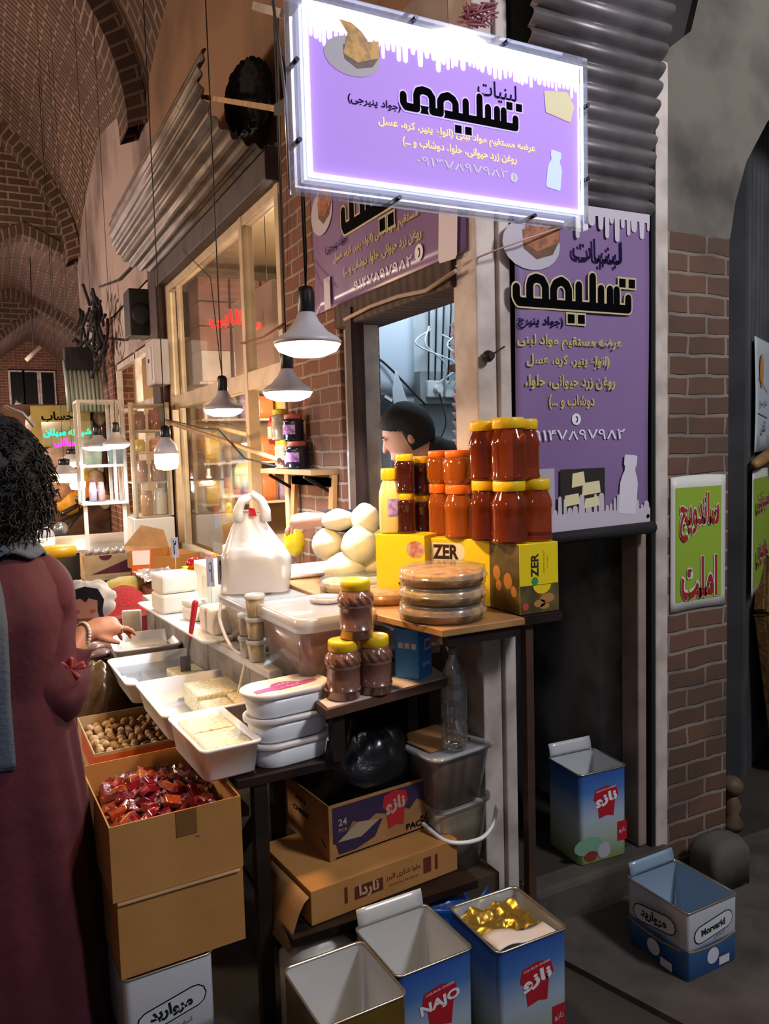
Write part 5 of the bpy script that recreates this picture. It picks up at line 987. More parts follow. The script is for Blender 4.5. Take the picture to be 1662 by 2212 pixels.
t = T('printed_carton', 'open brown carton with purple print and a red badge, a black bag sitting in it', 'box', (1.075, 2.36, .442), .10); CW, CD, CH = .425, .34, .175
obox(MB(), CW, CD, CH).build('carton', card_d, t)
pm = P('print_purple_dark', '#2f2145', .55); y = -CD/2-.001
m = MB(); m.add([(a*CW, y, b*CH) for a, b in ((-.47, .95), (-.47, .30), (-.40, .26), (-.30, .62), (-.2, .5), (-.1, .62), (.0, .55), (.1, .62), (.2, .5), (.27, .66), (.34, .55), (.42, .7), (.48, .62), (.48, .95))], [tuple(range(14))]); m.add([(-CW/2-.001, -.15, .04), (-CW/2-.001, -.12, .06), (-CW/2-.001, -.12, .05), (-CW/2-.001, -.15, .03)], [(0, 1, 2, 3)]); m.build('purple_print', pm, t)
m = MB(); badge(m, .03, .105, .10, .12, y-.0006); m.build('badge', redb, t)
m = MB(); word(m, 'نازو', .03, .118, w=.075, y=y-.0012, bold=.05); word(m, '24', -.165, .115, w=.03, h=.022, y=y-.0008, bold=.02, persian=False); word(m, 'PCS', -.165, .09, w=.03, h=.01, y=y-.0008, bold=.01, persian=False); m.build('lettering', P('print_beige', '#b79d86', .5), t)
m = MB(); m.mat = 0; m.add([(a, y-.0004, b) for a, b in ((-.19, .05), (-.10, .10), (-.02, .085), (-.05, .035), (-.12, .015), (-.18, .015))], [tuple(range(6))]); m.mat = 1; m.add([(a, y-.0010, b) for a, b in ((-.185, .055), (-.11, .10), (-.03, .088), (-.10, .05))], [tuple(range(4))]); m.build('tub_picture', [pm, P('print_cream', '#a8977c', .5)], t)
m = MB(); word(m, 'PACKED', .13, .03, w=.12, h=.02, y=y-.0006, bold=.03, persian=False); m.stroke([(-.19, .006), (.19, .010)], .004, y-.0006); m2 = MB(Matrix.Rotation(-PI/2, 4, 'Z')); word(m, 'نازو', .15, .05, w=.05, h=.018, y=y-.0006, bold=.02)
m.build('print', inkb, t); m = MB(Matrix.Rotation(-PI/2, 4, 'Z')); word(m, 'CHEESE', -.02, .09, w=.11, h=.016, y=-CW/2-.001, bold=.03, persian=False); word(m, 'پنیر', -.02, .13, w=.08, h=.02, y=-CW/2-.001, bold=.03); m.build('lettering', inkb, t)
bagm = P('black_bag', '#0d0d10', .28, coat=.35, bump=(22, .5))
t = T('rubbish_bag', 'black knotted plastic bag slumped in the purple-printed carton', 'bag', (1.075, 2.37, .45)); m = MB()
def blob(d):
    return 1+.10*noise.noise(d*2.3)+.07*noise.noise(d*6+Vector((3, 1, 0)))+.05*abs(math.sin(11*math.atan2(d.y, d.x)+3*d.z))*max(0, d.z+.2)
m.sphere((0, .0, .185), .205, (.98, .78, .85), 56, 32, blob)
m.build('bag', bagm, t)
m = MB(); m.lathe([(.15, .27), (.12, .32), (.08, .355), (.045, .385), (.028, .405), (.022, .42), (.03, .435), (.05, .455), (.042, .462)], 36, c=(.0, .03, 0), cap0=False, cap1=False, fn=lambda a, z: 1+.16*math.sin(9*a+z*20)*min(1, (z-.2)*9+.2)); m.build('gathered_neck', bagm, t, solid=.002)
# stacked clear buckets, bottle
def bucket(label, p, rz, w, d, h, fill, lid, handle):
    t = T('bucket', label, 'bucket', p, rz); rr = lambda k, z_, g=0: rrect(w*k+g, d*k+g, .035, z_); m = MB(); m.loft([rr(.8, .003, -.012), rr(.95, h*.86, -.012)]); m.build('filling', fill, t)
    m = MB(); m.loft([rr(.8, 0), rr(.97, h*.92), rr(1.0, h*.93, .008), rr(1, h, .008)], cap1=False); m.build('shell', clear('bucket_plastic', '#d9dbe2', .30, .2, .5), t)
    if lid: m = MB(); m.loft([rr(1, h*.95, .014), rr(1, h*1.0, .016), rr(1, h*1.02, .0), rr(1, h*1.005, -.03)]); m.build('lid', milky, t)
    if handle: m = MB(); m.tube(curve([(-w/2-.012, -.02, h*.74), (-w/2+.01, -d/2-.02, h*.62), (0, -d/2-.05, h*.56), (w*.3, -d/2-.045, h*.66), (w*.5, -d/2-.02, h*.86)]), .007, 8); m.build('handle', milk, t)
    return t
S(MB().box((1.315, 2.10, .0), (1.455, 2.4, .285)).build('crate', P('dark_crate', '#4a3a2a', .8)), 'dark crate under the stacked clear buckets', 'crate')
crm = P('creamy_smear', '#cdb98f', .5, wave=('Z', 5, '#e2d6bd')); brn = P('brown_paste', '#7a604e', .4, wave=('X', 6, '#9c8672'))
bk = Vector((1.345, 2.255, .287)); bucket('lower clear bucket smeared with cream, its white handle hanging down', bk, .12, .225, .235, .245, crm, False, True); bucket('upper clear lidded bucket of brown paste, stacked on the cream-smeared one', bk+Vector((-.01, .0, .235)), .16, .255, .25, .185, brn, True, False)
S(MB().box((-.09, -.09, 0), (.09, .09, .004)).build('cardboard_sheet', card_d, None, loc=(bk.x-.03, bk.y+.02, .712), rz=.2), 'square of brown cardboard lying on the upper bucket lid', 'cardboard')
t = T('water_bottle', 'clear empty plastic bottle standing on the bucket lid in front of the white post', 'bottle', (1.33, 2.16, .717)); pet = clear('pet', '#dfe6ee', .05, .03, .75); m = MB()
m.lathe([(.028, 0), (.040, .004), (.043, .03), (.043, .07), (.038, .085), (.043, .10), (.043, .19), (.040, .20), (.042, .215), (.036, .25), (.022, .285), (.014, .30), (.0135, .325)], 28, cap1=False, fn=lambda a, z: 1+(.06*math.sin(5*a) if z < .03 else .012*math.sin(8*a))); m.build('bottle', pet, t)
m = MB(); m.lathe([(.0155, .312), (.0155, .332), (.01, .334)], 16); m.build('cap', P('cap_grey', '#8f949c', .4), t)
t = T('plastic_bag', 'blue plastic bag stuffed under the clear buckets behind the tin row', 'bag', (1.21, 2.09, .10)); m = MB(); m.sphere((0, 0, .08), .13, (1.1, .6, .9), 30, 18, lambda d: 1+.12*noise.noise(d*3)+.05*noise.noise(d*8)); m.build('bag', P('blue_bag', '#1c4f9c', .3, coat=.4, bump=(20, .4)), t)
m = MB(); m.grid(lambda u, v: (-.13+u*.27, -.075+.02*math.sin(u*6), .165-.045*math.sin(PI*u)+v*.05), 14, 4); m.build('open_edge', MATS['blue_bag'], t, solid=.002); 
t = T('jerrycan', 'cloudy white plastic jerrycan behind the golden tin', 'can', (.80, 2.08, 0), .1); m = MB(); m.loft([rrect(.20, .15, .03, 0), rrect(.21, .16, .035, .01), rrect(.21, .16, .035, .24), rrect(.14, .11, .035, .275), rrect(.055, .055, .027, .285), rrect(.05, .05, .024, .30)]); m.build('body', P('cloudy_plastic', '#cfc9be', .35, sss=.2), t)
m = MB(); m.tube([(-.07, 0, .265), (-.05, 0, .295), (.03, .0, .298), (.07, 0, .268)], .011, 8); m.build('handle', MATS['cloudy_plastic'], t)
for x, lb in ((.86, 'white plastic pipe standing under the low shelf behind the middle tin'), (1.10, 'white plastic pipe standing under the low shelf by the blue bag')): S(MB().tube([(x, 2.30, 0), (x, 2.30, .309)], .014, 10).build('plastic_pipe', milk), lb, 'pipe')
S(MB().box((.96, 2.66, 0), (1.22, 2.67, .94)).build('backing_panel', P('pale_panel', '#b8bcc4', .6)), 'pale panel standing behind the black bag under the ledge', 'panel'); S(MB().box((1.22, 2.62, 0), (1.44, 2.64, .94)).build('backing_panel', black), 'black panel standing behind the water bottle under the ledge', 'panel')
# ---------------------------------------------------------------- right-hand doorway things
gp = at(1600, 1510, y=2.62); t = T('gilded_frame', 'heavy carved gilded frame leaning against the grey metal door', 'frame', (g0.x+.30, g0.y+.02, 0), rz2); gm = P('gilt_wood', '#6d5026', .45, .4, noise_=(30, '#3f2c14', .7), bump=(50, .6)); tilt = Matrix.Rotation(-R(7), 4, 'X')
m = MB(tilt)
for a, b in (((0, .12), (0, .82)), ((0, .82), (.22, 1.06)), ((.22, 1.06), (.52, 1.06)), ((.52, 1.06), (.70, .82)), ((.7, .82), (.7, .12)), ((.7, .12), (0, .12))):
    m.bar((a[0], -.03, a[1]), (b[0], -.03, b[1]), .09, .05, (0, 1, 0)); m.bar((a[0], -.06, a[1]), (b[0], -.06, b[1]), .04, .02, (0, 1, 0))
m.build('moulding', gm, t, bevel=.006); m = MB(tilt)
for k in range(26): m.sphere((.045, -.065, .16+.025*k), .007, (1, 1, 1), 8, 6)
m.build('bead_trim', P('bright_gilt', '#d8b468', .3, .7), t); m = MB(tilt); m.add([(x, -.02, z) for x, z in ((.04, .16), (.66, .16), (.66, .8), (.5, 1.02), (.22, 1.02), (.04, .8))], [tuple(range(6))]); m.build('brocade_panel', P('brocade', '#a8924c', .5, noise_=(40, '#d8c98a', .9, 3)), t)
t = T('carved_post', 'turned brown wooden post with a ball top beside the metal door frame', 'post', (2.83, YW+.12, 0)); m = MB(); m.lathe([(.04, 0), (.05, .03), (.028, .07), (.04, .11), (.025, .14), (.025, .155)], 18); m.build('shaft', P('old_brown_wood', '#6b573f', .6, noise_=(9, '#463524', .7)), t); m = MB(); m.sphere((0.0, 0, .195), .048, (1, 1, .9), 18, 12); m.build('ball', MATS['old_brown_wood'], t)
t = T('stone_bollard', 'grey rounded stone block at the foot of the brick pillar behind the printed tin', 'stone', (2.42, 2.03, .02)); m = MB(); m.loft([rrect(.20, .14, .03, 0), rrect(.20, .14, .03, .13), rrect(.17, .12, .05, .165), rrect(.08, .06, .03, .175)]); m.build('block', P('grey_block', '#5a5650', .85, noise_=(9, '#3f3c38', .7)), t)
# ---------------------------------------------------------------- spice shop interior behind the window
shelfm = P('shop_shelf', '#c7b79c', .6)
def plain(name, a, b, mat, label, cat, grp=None, bevel=.004):
    return S(MB().box(a, b).build(name, mat, None, bevel=bevel), label, cat, grp)
for z, lb in ((1.28, 'lowest pale shelf board across the spice shop'), (1.62, 'middle pale shelf board across the spice shop'), (1.98, 'upper pale shelf board across the spice shop'), (2.28, 'loft board holding the cartons across the spice shop')):
    plain('shelf_board', (1.63, 6.45, z-.02), (3.28, 6.93, z), shelfm, lb, 'shelf')
pk = P('pink_carton', '#9c6a60', .75, noise_=(8, '#7d5149', .6)); wc = P('white_carton', '#cbbfb6', .7, noise_=(8, '#a89a92', .5))
k = 0
for r_ in range(3):
    for c_ in range(5):
        x = 1.66+.27*c_; z = 2.54+.20*r_
        plain('carton', (x, 6.5, z), (x+.25, 6.88, z+.19), pk, 'pinkish brown carton in the wall of cartons on the loft board behind the glass', 'box', 'pinkish cartons on the loft')
for c_ in range(5): plain('carton', (1.66+.27*c_, 6.48, 2.281), (1.90+.27*c_, 6.88, 2.535), wc, 'whitish carton in the bottom row of the loft behind the glass', 'box', 'whitish cartons on the loft')
plain('hanging_sheet', (1.66, 4.72, 2.2), (1.70, 5.55, 2.75), P('pale_sheet', '#c9a99e', .7), 'pale pinkish sheet hanging inside the upper window pane', 'sheet')
GO = [('silver_pack', 'silver foil pack', '#b9b4ae'), ('snack_pack', 'yellow packet', '#d8b63a'), ('snack_pack', 'white packet', '#d6d2cc'), ('snack_pack', 'orange packet', '#d5783a'), ('snack_pack', 'lilac packet', '#a68fc0'), ('snack_pack', 'brown packet', '#8a6a4c')]
rs = random.Random(21); sh = {1.28: 'lowest', 1.62: 'middle', 1.98: 'upper'}
for z in (1.28, 1.62, 1.98):
    for c_ in range(9):
        nm_, lb, cl = GO[rs.randrange(6)]; x = 1.66+.16*c_; h = rs.uniform(.13, .26)
        mt = P('pack_'+cl[1:], cl, .4, noise_=(30, '#7d6a5a', .45)); m = MB(); m.loft([rrect(.13, .06, .01, 0), rrect(.14, .08, .03, h*.3), rrect(.135, .06, .02, h*.7), rrect(.12, .012, .005, h)])
        S(m.build(nm_, mt, None, loc=(x+.07, 6.56, z+.001)), lb+' standing on the %s shelf of the spice shop' % sh[z], 'packet', lb+'s on the %s shelf' % sh[z])
# goods near the lower window opening
fg = [('yellow_box', 2.05, 4.6, 1.60, (.20, .12, .13), '#d8c23a', 'yellow carton with faint print on the shelf behind the seller\'s hand', 'box'), ('storage_box', 1.75, 6.2, 1.10, (.20, .15, .10), '#3d6fb0', 'blue plastic box stacked under the red one in the spice shop', 'box'), ('storage_box', 1.75, 6.2, 1.20, (.20, .15, .08), '#cf4436', 'red plastic box on top of the blue one in the spice shop', 'box'), ('tin_can', 1.62, 5.3, 1.0, (.10, .10, .30), '#c8d2dc', 'tall white and blue carton just inside the window', 'box'), ('tin_can', 1.70, 5.6, 1.0, (.12, .12, .20), '#66706c', 'grey-green tin beside the tall white and blue carton', 'tin'),
      ('snack_bag', 1.66, 5.9, 1.05, (.12, .1, .38), '#a08238', 'tall golden bag hanging inside the window frame', 'bag'), ('snack_bag', 1.80, 5.9, 1.42, (.2, .12, .2), '#b4bf86', 'pale green bag on the pile inside the window', 'bag'), ('snack_bag', 1.58, 5.6, 1.20, (.06, .02, .14), '#e8c832', 'small bright yellow tag bag hanging on the golden bag', 'bag')]
for nm_, x, y, z, s_, cl, lb, ct in fg:
    mt = P('good_'+cl[1:], cl, .4, noise_=(18, '#6d6050', .25)); m = MB()
    if nm_ == 'snack_bag': m.loft([rrect(s_[0]*.8, s_[1]*.8, .01, 0), rrect(s_[0], s_[1], .01, s_[2]*.3), rrect(s_[0]*.9, s_[1]*.7, .005, s_[2]*.75), rrect(s_[0]*.5, s_[1]*.2, .001, s_[2])]); S(m.build(nm_, mt, None, loc=(x, y, z)), lb, ct)
    else: S(m.box((-s_[0]/2, -s_[1]/2, 0), (s_[0]/2, s_[1]/2, s_[2])).build(nm_, mt, None, bevel=.005, loc=(x, y, z)), lb, ct)
plain('display_table', (1.66, 5.2, 0), (2.3, 6.4, .998), shelfm, 'low pale display table just inside the spice shop window', 'table'); plain('display_plinth', (1.64, 5.80, 1.0), (2.0, 6.38, 1.048), P('plinth_brown', '#7a5a40', .6), 'low brown plinth under the bags inside the window', 'plinth'); plain('display_block', (1.66, 6.1, 1.05), (1.9, 6.32, 1.098), P('plinth_brown', '#7a5a40', .6), 'small block under the blue and red plastic boxes', 'block')
t = T('shelf_unit', 'narrow open shelf unit with the yellow carton and dark foil packs behind the seller\'s hand', 'shelf', (0, 0, 0)); [MB().box((1.72, 4.40, z), (2.45, 4.72, z+.02)).build('shelf', shelfm, t) for z in (1.578, 1.86)]; [MB().box((x, 4.66, 0), (x+.03, 4.70, 1.9)).build('post', shelfm, t) for x in (1.74, 2.40)]
for c_ in range(4):
    m = MB(); m.loft([rrect(.10, .06, .01, 0), rrect(.12, .09, .03, .08), rrect(.11, .05, .02, .16), rrect(.1, .01, .004, .2)]); S(m.build('silver_pack', P('silver_dark_pack', '#6d6a6c', .25, .6, bump=(30, .8)), None, loc=(1.86+.13*c_, 4.55, 1.881)), 'dark crinkled foil pack on the short shelf behind the cold disc lamp', 'packet', 'dark foil packs on the short shelf')
t = T('red_label_bag', 'small white sachet with a red frame hanging in the window opening', 'bag', (1.50, 4.34, 1.74)); m = MB(); m.loft([rrect(.01, .10, .003, 0), rrect(.03, .12, .005, .05), rrect(.02, .11, .005, .12), rrect(.004, .05, .001, .16)]); m.build('sachet', P('red_sachet', '#c22a2c', .4), t); MB().box((-.018, -.035, .03), (-.0155, .035, .10)).build('paper_label', P('label_white', '#e6e0d8', .5), t)
p0 = at(363, 912, x=XW-.10); p1 = at(604, 994, x=XW-.12); t = T('slanting_pole', 'rough pale wooden pole slanting across the lower spice shop window with a black cable', 'pole', p0); d = p1-p0; MB().tube([(0, 0, 0), d*.5+Vector((0, 0, .005)), d], [.018, .016, .013], 8).build('pole', P('raw_wood', '#b79468', .6, noise_=(14, '#8a6a44', .6)), t); m = MB(); m.tube([Vector((-.02, 0, .02)), d*.2+Vector((-.02, 0, .035)), d*.45+Vector((-.022, 0, .045)), d*.6+Vector((-.02, 0, .07)), d*.8+Vector((-.02, 0, -.05)), d*1.0+Vector((-.02, 0, -.03))], .005, 6); m.build('cable', cord_m, t)
S(MB().tube([at(395, 540, x=XW-.3), at(455, 600, x=XW-.25), at(478, 800, x=XW-.2)], .003, 5).build('hanging_wire', cord_m), 'thin black wire looping down past the upper window', 'wire')
# bulbs put inside the shop to stand in for reflections of small lamps
for px, py, x, lb, wm in ((510, 1040, 2.2, 'small cold bulb standing in for a reflection deep in the spice shop', False), (517, 972, 2.2, 'small warm bulb standing in for a reflection deep in the spice shop', True), (424, 972, 1.9, 'small cold rectangular reflection shown as a bulb inside the spice shop', False), (585, 822, 1.75, 'cold bulb standing in for a reflection, half hidden behind the wide disc lamp', False)):
    q = at(px, py, x=x); t = T('reflection_bulb', lb, 'lamp', q); m = MB(); m.sphere((0, 0, 0), .05, (1, 1, .8), 14, 8); m.build('bulb', warmglow if wm else coolglow, t); MB().tube([(0, 0, .04), (0, 0, .09)], .02, 8).build('socket', sock, t); MB().tube([(0, 0, .09), (0, 0, 3.31-q.z)], .003, 5).build('cord', cord_m, t)
# ---------------------------------------------------------------- wall pieces along the corridor
t = T('speaker', 'black loudspeaker box hanging on the timber post under the shutter end', 'speaker', at(303, 655, x=XW-.12)); MB().box((-.12, -.14, -.30), (.08, .14, .10)).build('cabinet', P('speaker_black', '#17171a', .6), t, bevel=.01); m = MB(); m.lathe([(.09, 0), (.10, .004), (.06, .006), (.02, .012)], 20); o = m.build('cone', P('cone_black', '#2a2a2e', .5), t); o.rotation_euler = (R(90), 0, 0); o.location = (-.02, -.141, -.12)
t = T('tube_light', 'short vertical tube light glowing on the white wall below the loudspeaker', 'lamp', at(297, 695, x=XW-.05)); MB().tube([(0, 0, -.15), (0, 0, .12)], .016, 8).build('tube', glow('tube_glow', '#e8f0ff', 9), t); MB().box((.005, -.03, -.18), (.03, .03, .15)).build('holder', bulb_w, t)
t = T('meter_box', 'pale grey electric meter box on the dark timber post', 'box', at(342, 785, x=XW-.13)); MB().box((-.07, -.15, -.18), (.06, .15, .18)).build('case', P('meter_grey', '#b9b2b4', .4), t, bevel=.012); MB().box((-.075, -.10, -.14), (-.069, .02, .12)).build('door', P('meter_grey2', '#cbc5c6', .4), t); MB().box((-.079, -.02, .0), (-.074, .01, .03)).build('latch', black, t)
t = T('ventilator', 'round black bushy wheel hanging on the shutter hood beside the lit sign', 'wheel', at(536, 212, x=XW-.12)); m = MB(); rs = random.Random(2)
m.sphere((0, 0, 0), .235, (.40, 1.02, .68), 60, 34, lambda d: 1+.10*noise.noise(d*9)+.08*abs(math.sin(13*math.atan2(d.z, d.y)))); m.build('tyre', P('sooty_black', '#0f0d12', .9, bump=(50, 1)), t)
t = T('stick', 'pale bare stick jutting out in front of the black bushy wheel', 'stick', at(432, 208, x=XW-.32)); a_ = at(432, 208, x=XW-.32); b_ = at(603, 236, x=XW-.38); MB().bar((0, 0, 0), b_-a_, .03, .022).build('stick', MATS['raw_wood'], t)
t = T('stick', 'short white painted stick end above the black bushy wheel near the lit sign', 'stick', at(552, 14, x=XW-.3)); a_ = at(552, 14, x=XW-.3); b_ = at(612, 30, x=XW-.25); MB().bar((0, 0, 0), b_-a_, .03, .03).build('stick', paint_w, t)
def wire(name, label, pts, r=.004, mat=None): S(MB().tube(pts, r, 6).build(name, mat or cord_m), label, 'cable')
wire('cable', 'pale cable running down the edge of the brick pilaster beside the shutter', [at(600, 40, x=XW-.06), at(604, 250, x=XW-.05), at(607, 400, x=XW-.03), at(614, 600, x=XW-.02)], .006, P('pale_cable', '#8d8074', .6))
wire('cable', 'dark cable along the brick pilaster under the support arm', [at(655, 380, x=XW-.03), at(662, 560, x=XW-.03), at(660, 630, x=XW-.1)], .005)
wire('cable', 'pale rope lying along the lintel under the wide purple banner', [at(745, 690, x=XW-.03), at(800, 662, x=XW-.035), at(860, 640, x=XW-.035), at(920, 628, x=XW-.035), at(985, 585, x=XW-.035)], .008, P('rope_pale', '#b39d87', .8))
wire('cable', 'thin pale wire strung from the white post across the top of the tall banner', [at(985, 575, x=XW-.02), at(1060, 545, y=YW-.05), at(1140, 515, y=YW-.08), at(1215, 490, y=YW-.05), at(1236, 475, y=YW-.02)], .003, P('wire_pink', '#c9a59c', .5))
wire('cable', 'red cable stretched across the upper window of the spice shop', [at(520, 742, x=XW-.03), at(570, 728, x=XW-.03), at(612, 700, x=XW-.03)], .006, P('red_cable', '#6d1f22', .5))
rs = random.Random(9); m = MB()
for k in range(12): m.tube([at(985+rs.uniform(0, 30), 35+rs.uniform(-10, 20), y=YW-.05)]+[at(1000+rs.uniform(0, 80), 20+rs.uniform(-15, 40), y=YW-.08+rs.uniform(-.02, .02)) for _ in range(4)], .0035, 5)
S(m.build('cable_tangle', P('pink_cable', '#a2606e', .6)), 'tangle of pinkish cables above the lit sign by the shutter', 'cable')['kind'] = 'stuff'
m = MB(); rs = random.Random(4)
for k in range(26):
    a_ = at(205+rs.uniform(-25, 30), 720+rs.uniform(-70, 80), x=XW-.12); pts = [a_]
    for _ in range(4): a_ = a_+Vector((rs.uniform(-.06, .0), rs.uniform(-.2, .2), rs.uniform(-.22, .2))); pts.append(a_)
    m.tube(curve(pts, 4), .018, 5)
S(m.build('cable_tangle', P('soot_black', '#17151a', .8)), 'thick black tangle of cables on the far white wall under the vault', 'cable')['kind'] = 'stuff'
for a_, b_, lb in (((215, 620), (300, 560), 'upper black cable sloping along the white wall below the shutter'), ((232, 730), (305, 712), 'lower black cable crossing the white wall to the tube light')): wire('cable', lb, [at(*a_, x=XW-.02), at((a_[0]+b_[0])/2, (a_[1]+b_[1])/2+14, x=XW-.03), at(*b_, x=XW-.02)], .012)
t = T('tube_lamp', 'unlit white tube lamp hanging under the far vault', 'lamp', at(72, 766, y=15)); o = MB().tube([(-.12, 0, -.10), (.12, 0, .14)], .035, 8).build('tube', P('tube_unlit', '#c9bda6', .4), t); MB().tube([(0, 0, .02), (.05, 0, vault_z(t.location.x+.05, 15)+.1-t.location.z)], .008, 6).build('cord', cord_m, t)
# dairy shop wall: charger shelf, wires, card terminal, papers
t = T('paper_notice', 'white laminated notice taped on the shop wall beside the lintel', 'notice', (1.80, 3.742, 1.98)); m = MB(); m.grid(lambda s, q: (s*.30, -.004*math.sin(s*3), q*.46), 6, 6); m.build('sheet', P('notice_white', '#c9d6e2', .25, coat=.8), t, solid=.001)
t = T('power_strip', 'white boxy power strip crowded with plugs and cables on the shop wall', 'socket', (2.10, 3.70, 1.93)); MB().box((0, -.02, 0), (.52, .045, .17)).build('backboard', P('board_grey', '#8f979b', .6), t); m = MB()
for k in range(4): m.box((.03+.11*k, -.05, .03), (.125+.11*k, -.02, .12))
m.build('socket_block', P('socket_white', '#d5dcdf', .35), t, bevel=.006); m = MB()
for k in range(3): m.tube([(.08+.13*k, -.05, .075), (.08+.13*k, -.09, .075)], .022, 10)
m.build('plug', P('plug_white', '#e3e6e6', .35), t); rs = random.Random(6); m = MB()
for k in range(16):
    x = rs.uniform(.02, .5); m.tube(curve([(x, -.06, .10), (x+rs.uniform(-.1, .1), -.10, .20), (x+rs.uniform(-.15, .15), -.08, .30), (x+rs.uniform(-.1, .1), -.03, .30+rs.uniform(0, .12))], 5), .005, 5)
m.build('white_cable', P('cable_white', '#cfd5d6', .5), t); m = MB()
for k in range(9):
    x = rs.uniform(.05, .45); m.tube(curve([(x, -.05, .05), (x+rs.uniform(-.05, .05), -.09, -.12), (x+rs.uniform(-.2, .15), -.05, -.3), (x+rs.uniform(-.25, .2), -.03, -.55)], 5), .004, 5)
for k in range(4): m.tube([(.05+.04*k, -.02, .1), (.06+.045*k, -.03, .5), (.05+.05*k, -.03, 1.0)], .005, 5)
m.build('black_cable', cord_m, t)
t = T('modem', 'black wall-mounted modem with a round fan above the power strip', 'device', (2.62, 3.70, 2.25)); MB().box((-.16, -.03, -.18), (.20, .045, .32)).build('case', P('modem_black', '#1b1c22', .4), t, bevel=.01); m = MB(); m.lathe([(.09, 0), (.10, .01), (.08, .02), (.0, .015)], 24); o = m.build('fan', P('fan_grey', '#555a60', .4), t); o.rotation_euler = (R(90), 0, 0); o.location = (.06, -.03, .2); MB().box((-.02, -.036, .0), (.06, -.03, .10)).build('sticker', wht, t)
for z0, n_, lb in ((2.02, 4, 'upper'), (1.68, 6, 'lower')):
    for k in range(n_):
        m = MB(); m.loft([rrect(.11, .11, .02, 0), rrect(.13, .13, .02, .038), rrect(.14, .14, .02, .04), rrect(.14, .14, .02, .048)]); S(m.build('nested_tub', P('pink_plastic', '#cdb6bf', .4), None, loc=(1.725, 2.60, z0+.035*k)), 'empty pale pink tub in the %s nested stack behind the white post' % lb, 'tub', '%s nested pale tubs' % lb)
plain('tub_shelf', (1.66, 2.53, 1.99), (1.80, 2.68, 2.018), P('rough_lintel_wood', '#5a4336', .8), 'brown bracket shelf under the upper nested tubs', 'shelf'); plain('tub_shelf', (1.66, 2.53, 1.65), (1.80, 2.68, 1.678), P('rough_lintel_wood', '#5a4336', .8), 'brown bracket shelf under the lower nested tubs', 'shelf')
q = at(812, 905, y=3.62); t = T('card_terminal', 'dark grey card payment terminal hanging on the shop wall behind the seller', 'terminal', q, .1); ML = Matrix.Rotation(R(28), 4, 'Y')
m = MB(ML); m.loft([[Vector((p.x, p.z, p.y)) for p in rrect(.10, .27, .035, z)] for z in (-.03, .03)]); m.build('case', P('terminal_grey', '#3a3d44', .4), t, bevel=.008); m = MB(ML)
for a in range(3):
    for b in range(4): m.box((-.033+.026*a, -.036, -.10+.028*b), (-.013+.026*a, -.0305, -.085+.028*b))
m.build('keypad', P('keypad_keys', '#c9c4c4', .5), t); MB(ML).box((-.035, -.034, .03), (.035, -.0305, .09)).build('screen', P('screen_dark', '#23303a', .2), t); MB(ML).box((-.02, -.034, .11), (.03, -.0305, .125)).build('receipt_label', wht, t)
wire('terminal_cable', 'black cable drooping from the card terminal to the power strip', curve([q+Vector((0, .02, .14)), q+Vector((.02, .05, .28)), q+Vector((.10, .10, .30)), (2.12, 3.66, 1.92)]), .006)
q = at(865, 850, y=3.6); S(MB().loft([[Vector((-.04, 0, -.05)), Vector((.05, 0, -.06)), Vector((.05, .01, -.06)), Vector((-.04, .01, -.05))], [Vector((-.05, -.01, .02)), Vector((-.03, -.01, .12)), Vector((-.02, .0, .12)), Vector((-.04, 0, .02))]], smooth=False).build('hanging_paper', P('paper_white', '#dfe6ee', .5), None, loc=q), 'folded white paper hanging on the shop wall above the seller', 'paper')
t = T('price_board', 'yellow hand-lettered board leaning by the white post behind the orange-lidded jars', 'sign', (1.555, 2.39, 1.50), -.5); MB().box((-.01, -.002, -.10), (.085, .008, .24)).build('board', P('ochre_board', '#c8a53a', .5), t); m = MB(); word(m, 'عسل', .035, .16, w=.06, y=-.004, bold=.03); word(m, 'طبیعی', .035, .09, w=.06, y=-.004, bold=.03); word(m, 'سبلان', .035, .02, w=.06, y=-.004, bold=.02); m.build('lettering', inkb, t)
m = MB(); m.box((.088, -.008, -.10), (.096, .004, .25)); m.box((.105, -.008, -.10), (.112, .004, .25)); m.build('edge_strip', P('bright_yellow', '#f2e23a', .5), t)
S(MB().box((1.64, 2.42, 1.10), (1.75, 2.62, 1.38)).build('stool_box', P('dark_crate', '#4a3a2a', .8)), 'dark crate behind the honey jars under the yellow board', 'crate')
t = T('wall_hook', 'black iron hook with a bent nail on the white corner post', 'hook', at(1052, 770, y=YW-.012)); m = MB(); m.lathe([(.018, 0), (.02, .01), (.012, .03)], 12); o = m.build('knob', dark_iron, t); o.rotation_euler = (R(90), 0, 0); m = MB(); m.tube([(0, -.02, 0), (.05, -.03, .03)], .003, 6); m.build('nail', dark_iron, t)
# ---------------------------------------------------------------- far stalls
q = at(275, 1312, z=.84); t = T('spice_box', 'orange-striped cardboard box heaped with crimson sumac', 'box', (.70, 4.72, .70), .05); obox(MB(), .30, .62, .14).build('box', P('red_box', '#a2342e', .6), t); m = MB(); m.box((-.152, -.312, .125), (.152, -.31, .142)); m.box((-.152, -.312, 0), (-.135, -.31, .14)); m.box((-.02, -.312, 0), (-.008, -.31, .14)); m.box((.135, -.312, 0), (.152, -.31, .14)); m.build('orange_stripe', P('orange_stripe', '#e0795a', .6), t)
S(MB().grid(lambda u, v: (.70+(u-.5)*.29, 4.72+(v-.5)*.60, .82+.13*(math.sin(PI*u)*math.sin(PI*v))**.7+.006*noise.noise(Vector((u*30, v*40, 0)))), 40, 50).build('sumac_heap', P('sumac', '#9c1426', .8, noise_=(90, '#5e0a14', .8, 2), bump=(120, .8))), 'crimson sumac heaped in the orange-striped box', 'spice')['kind'] = 'stuff'
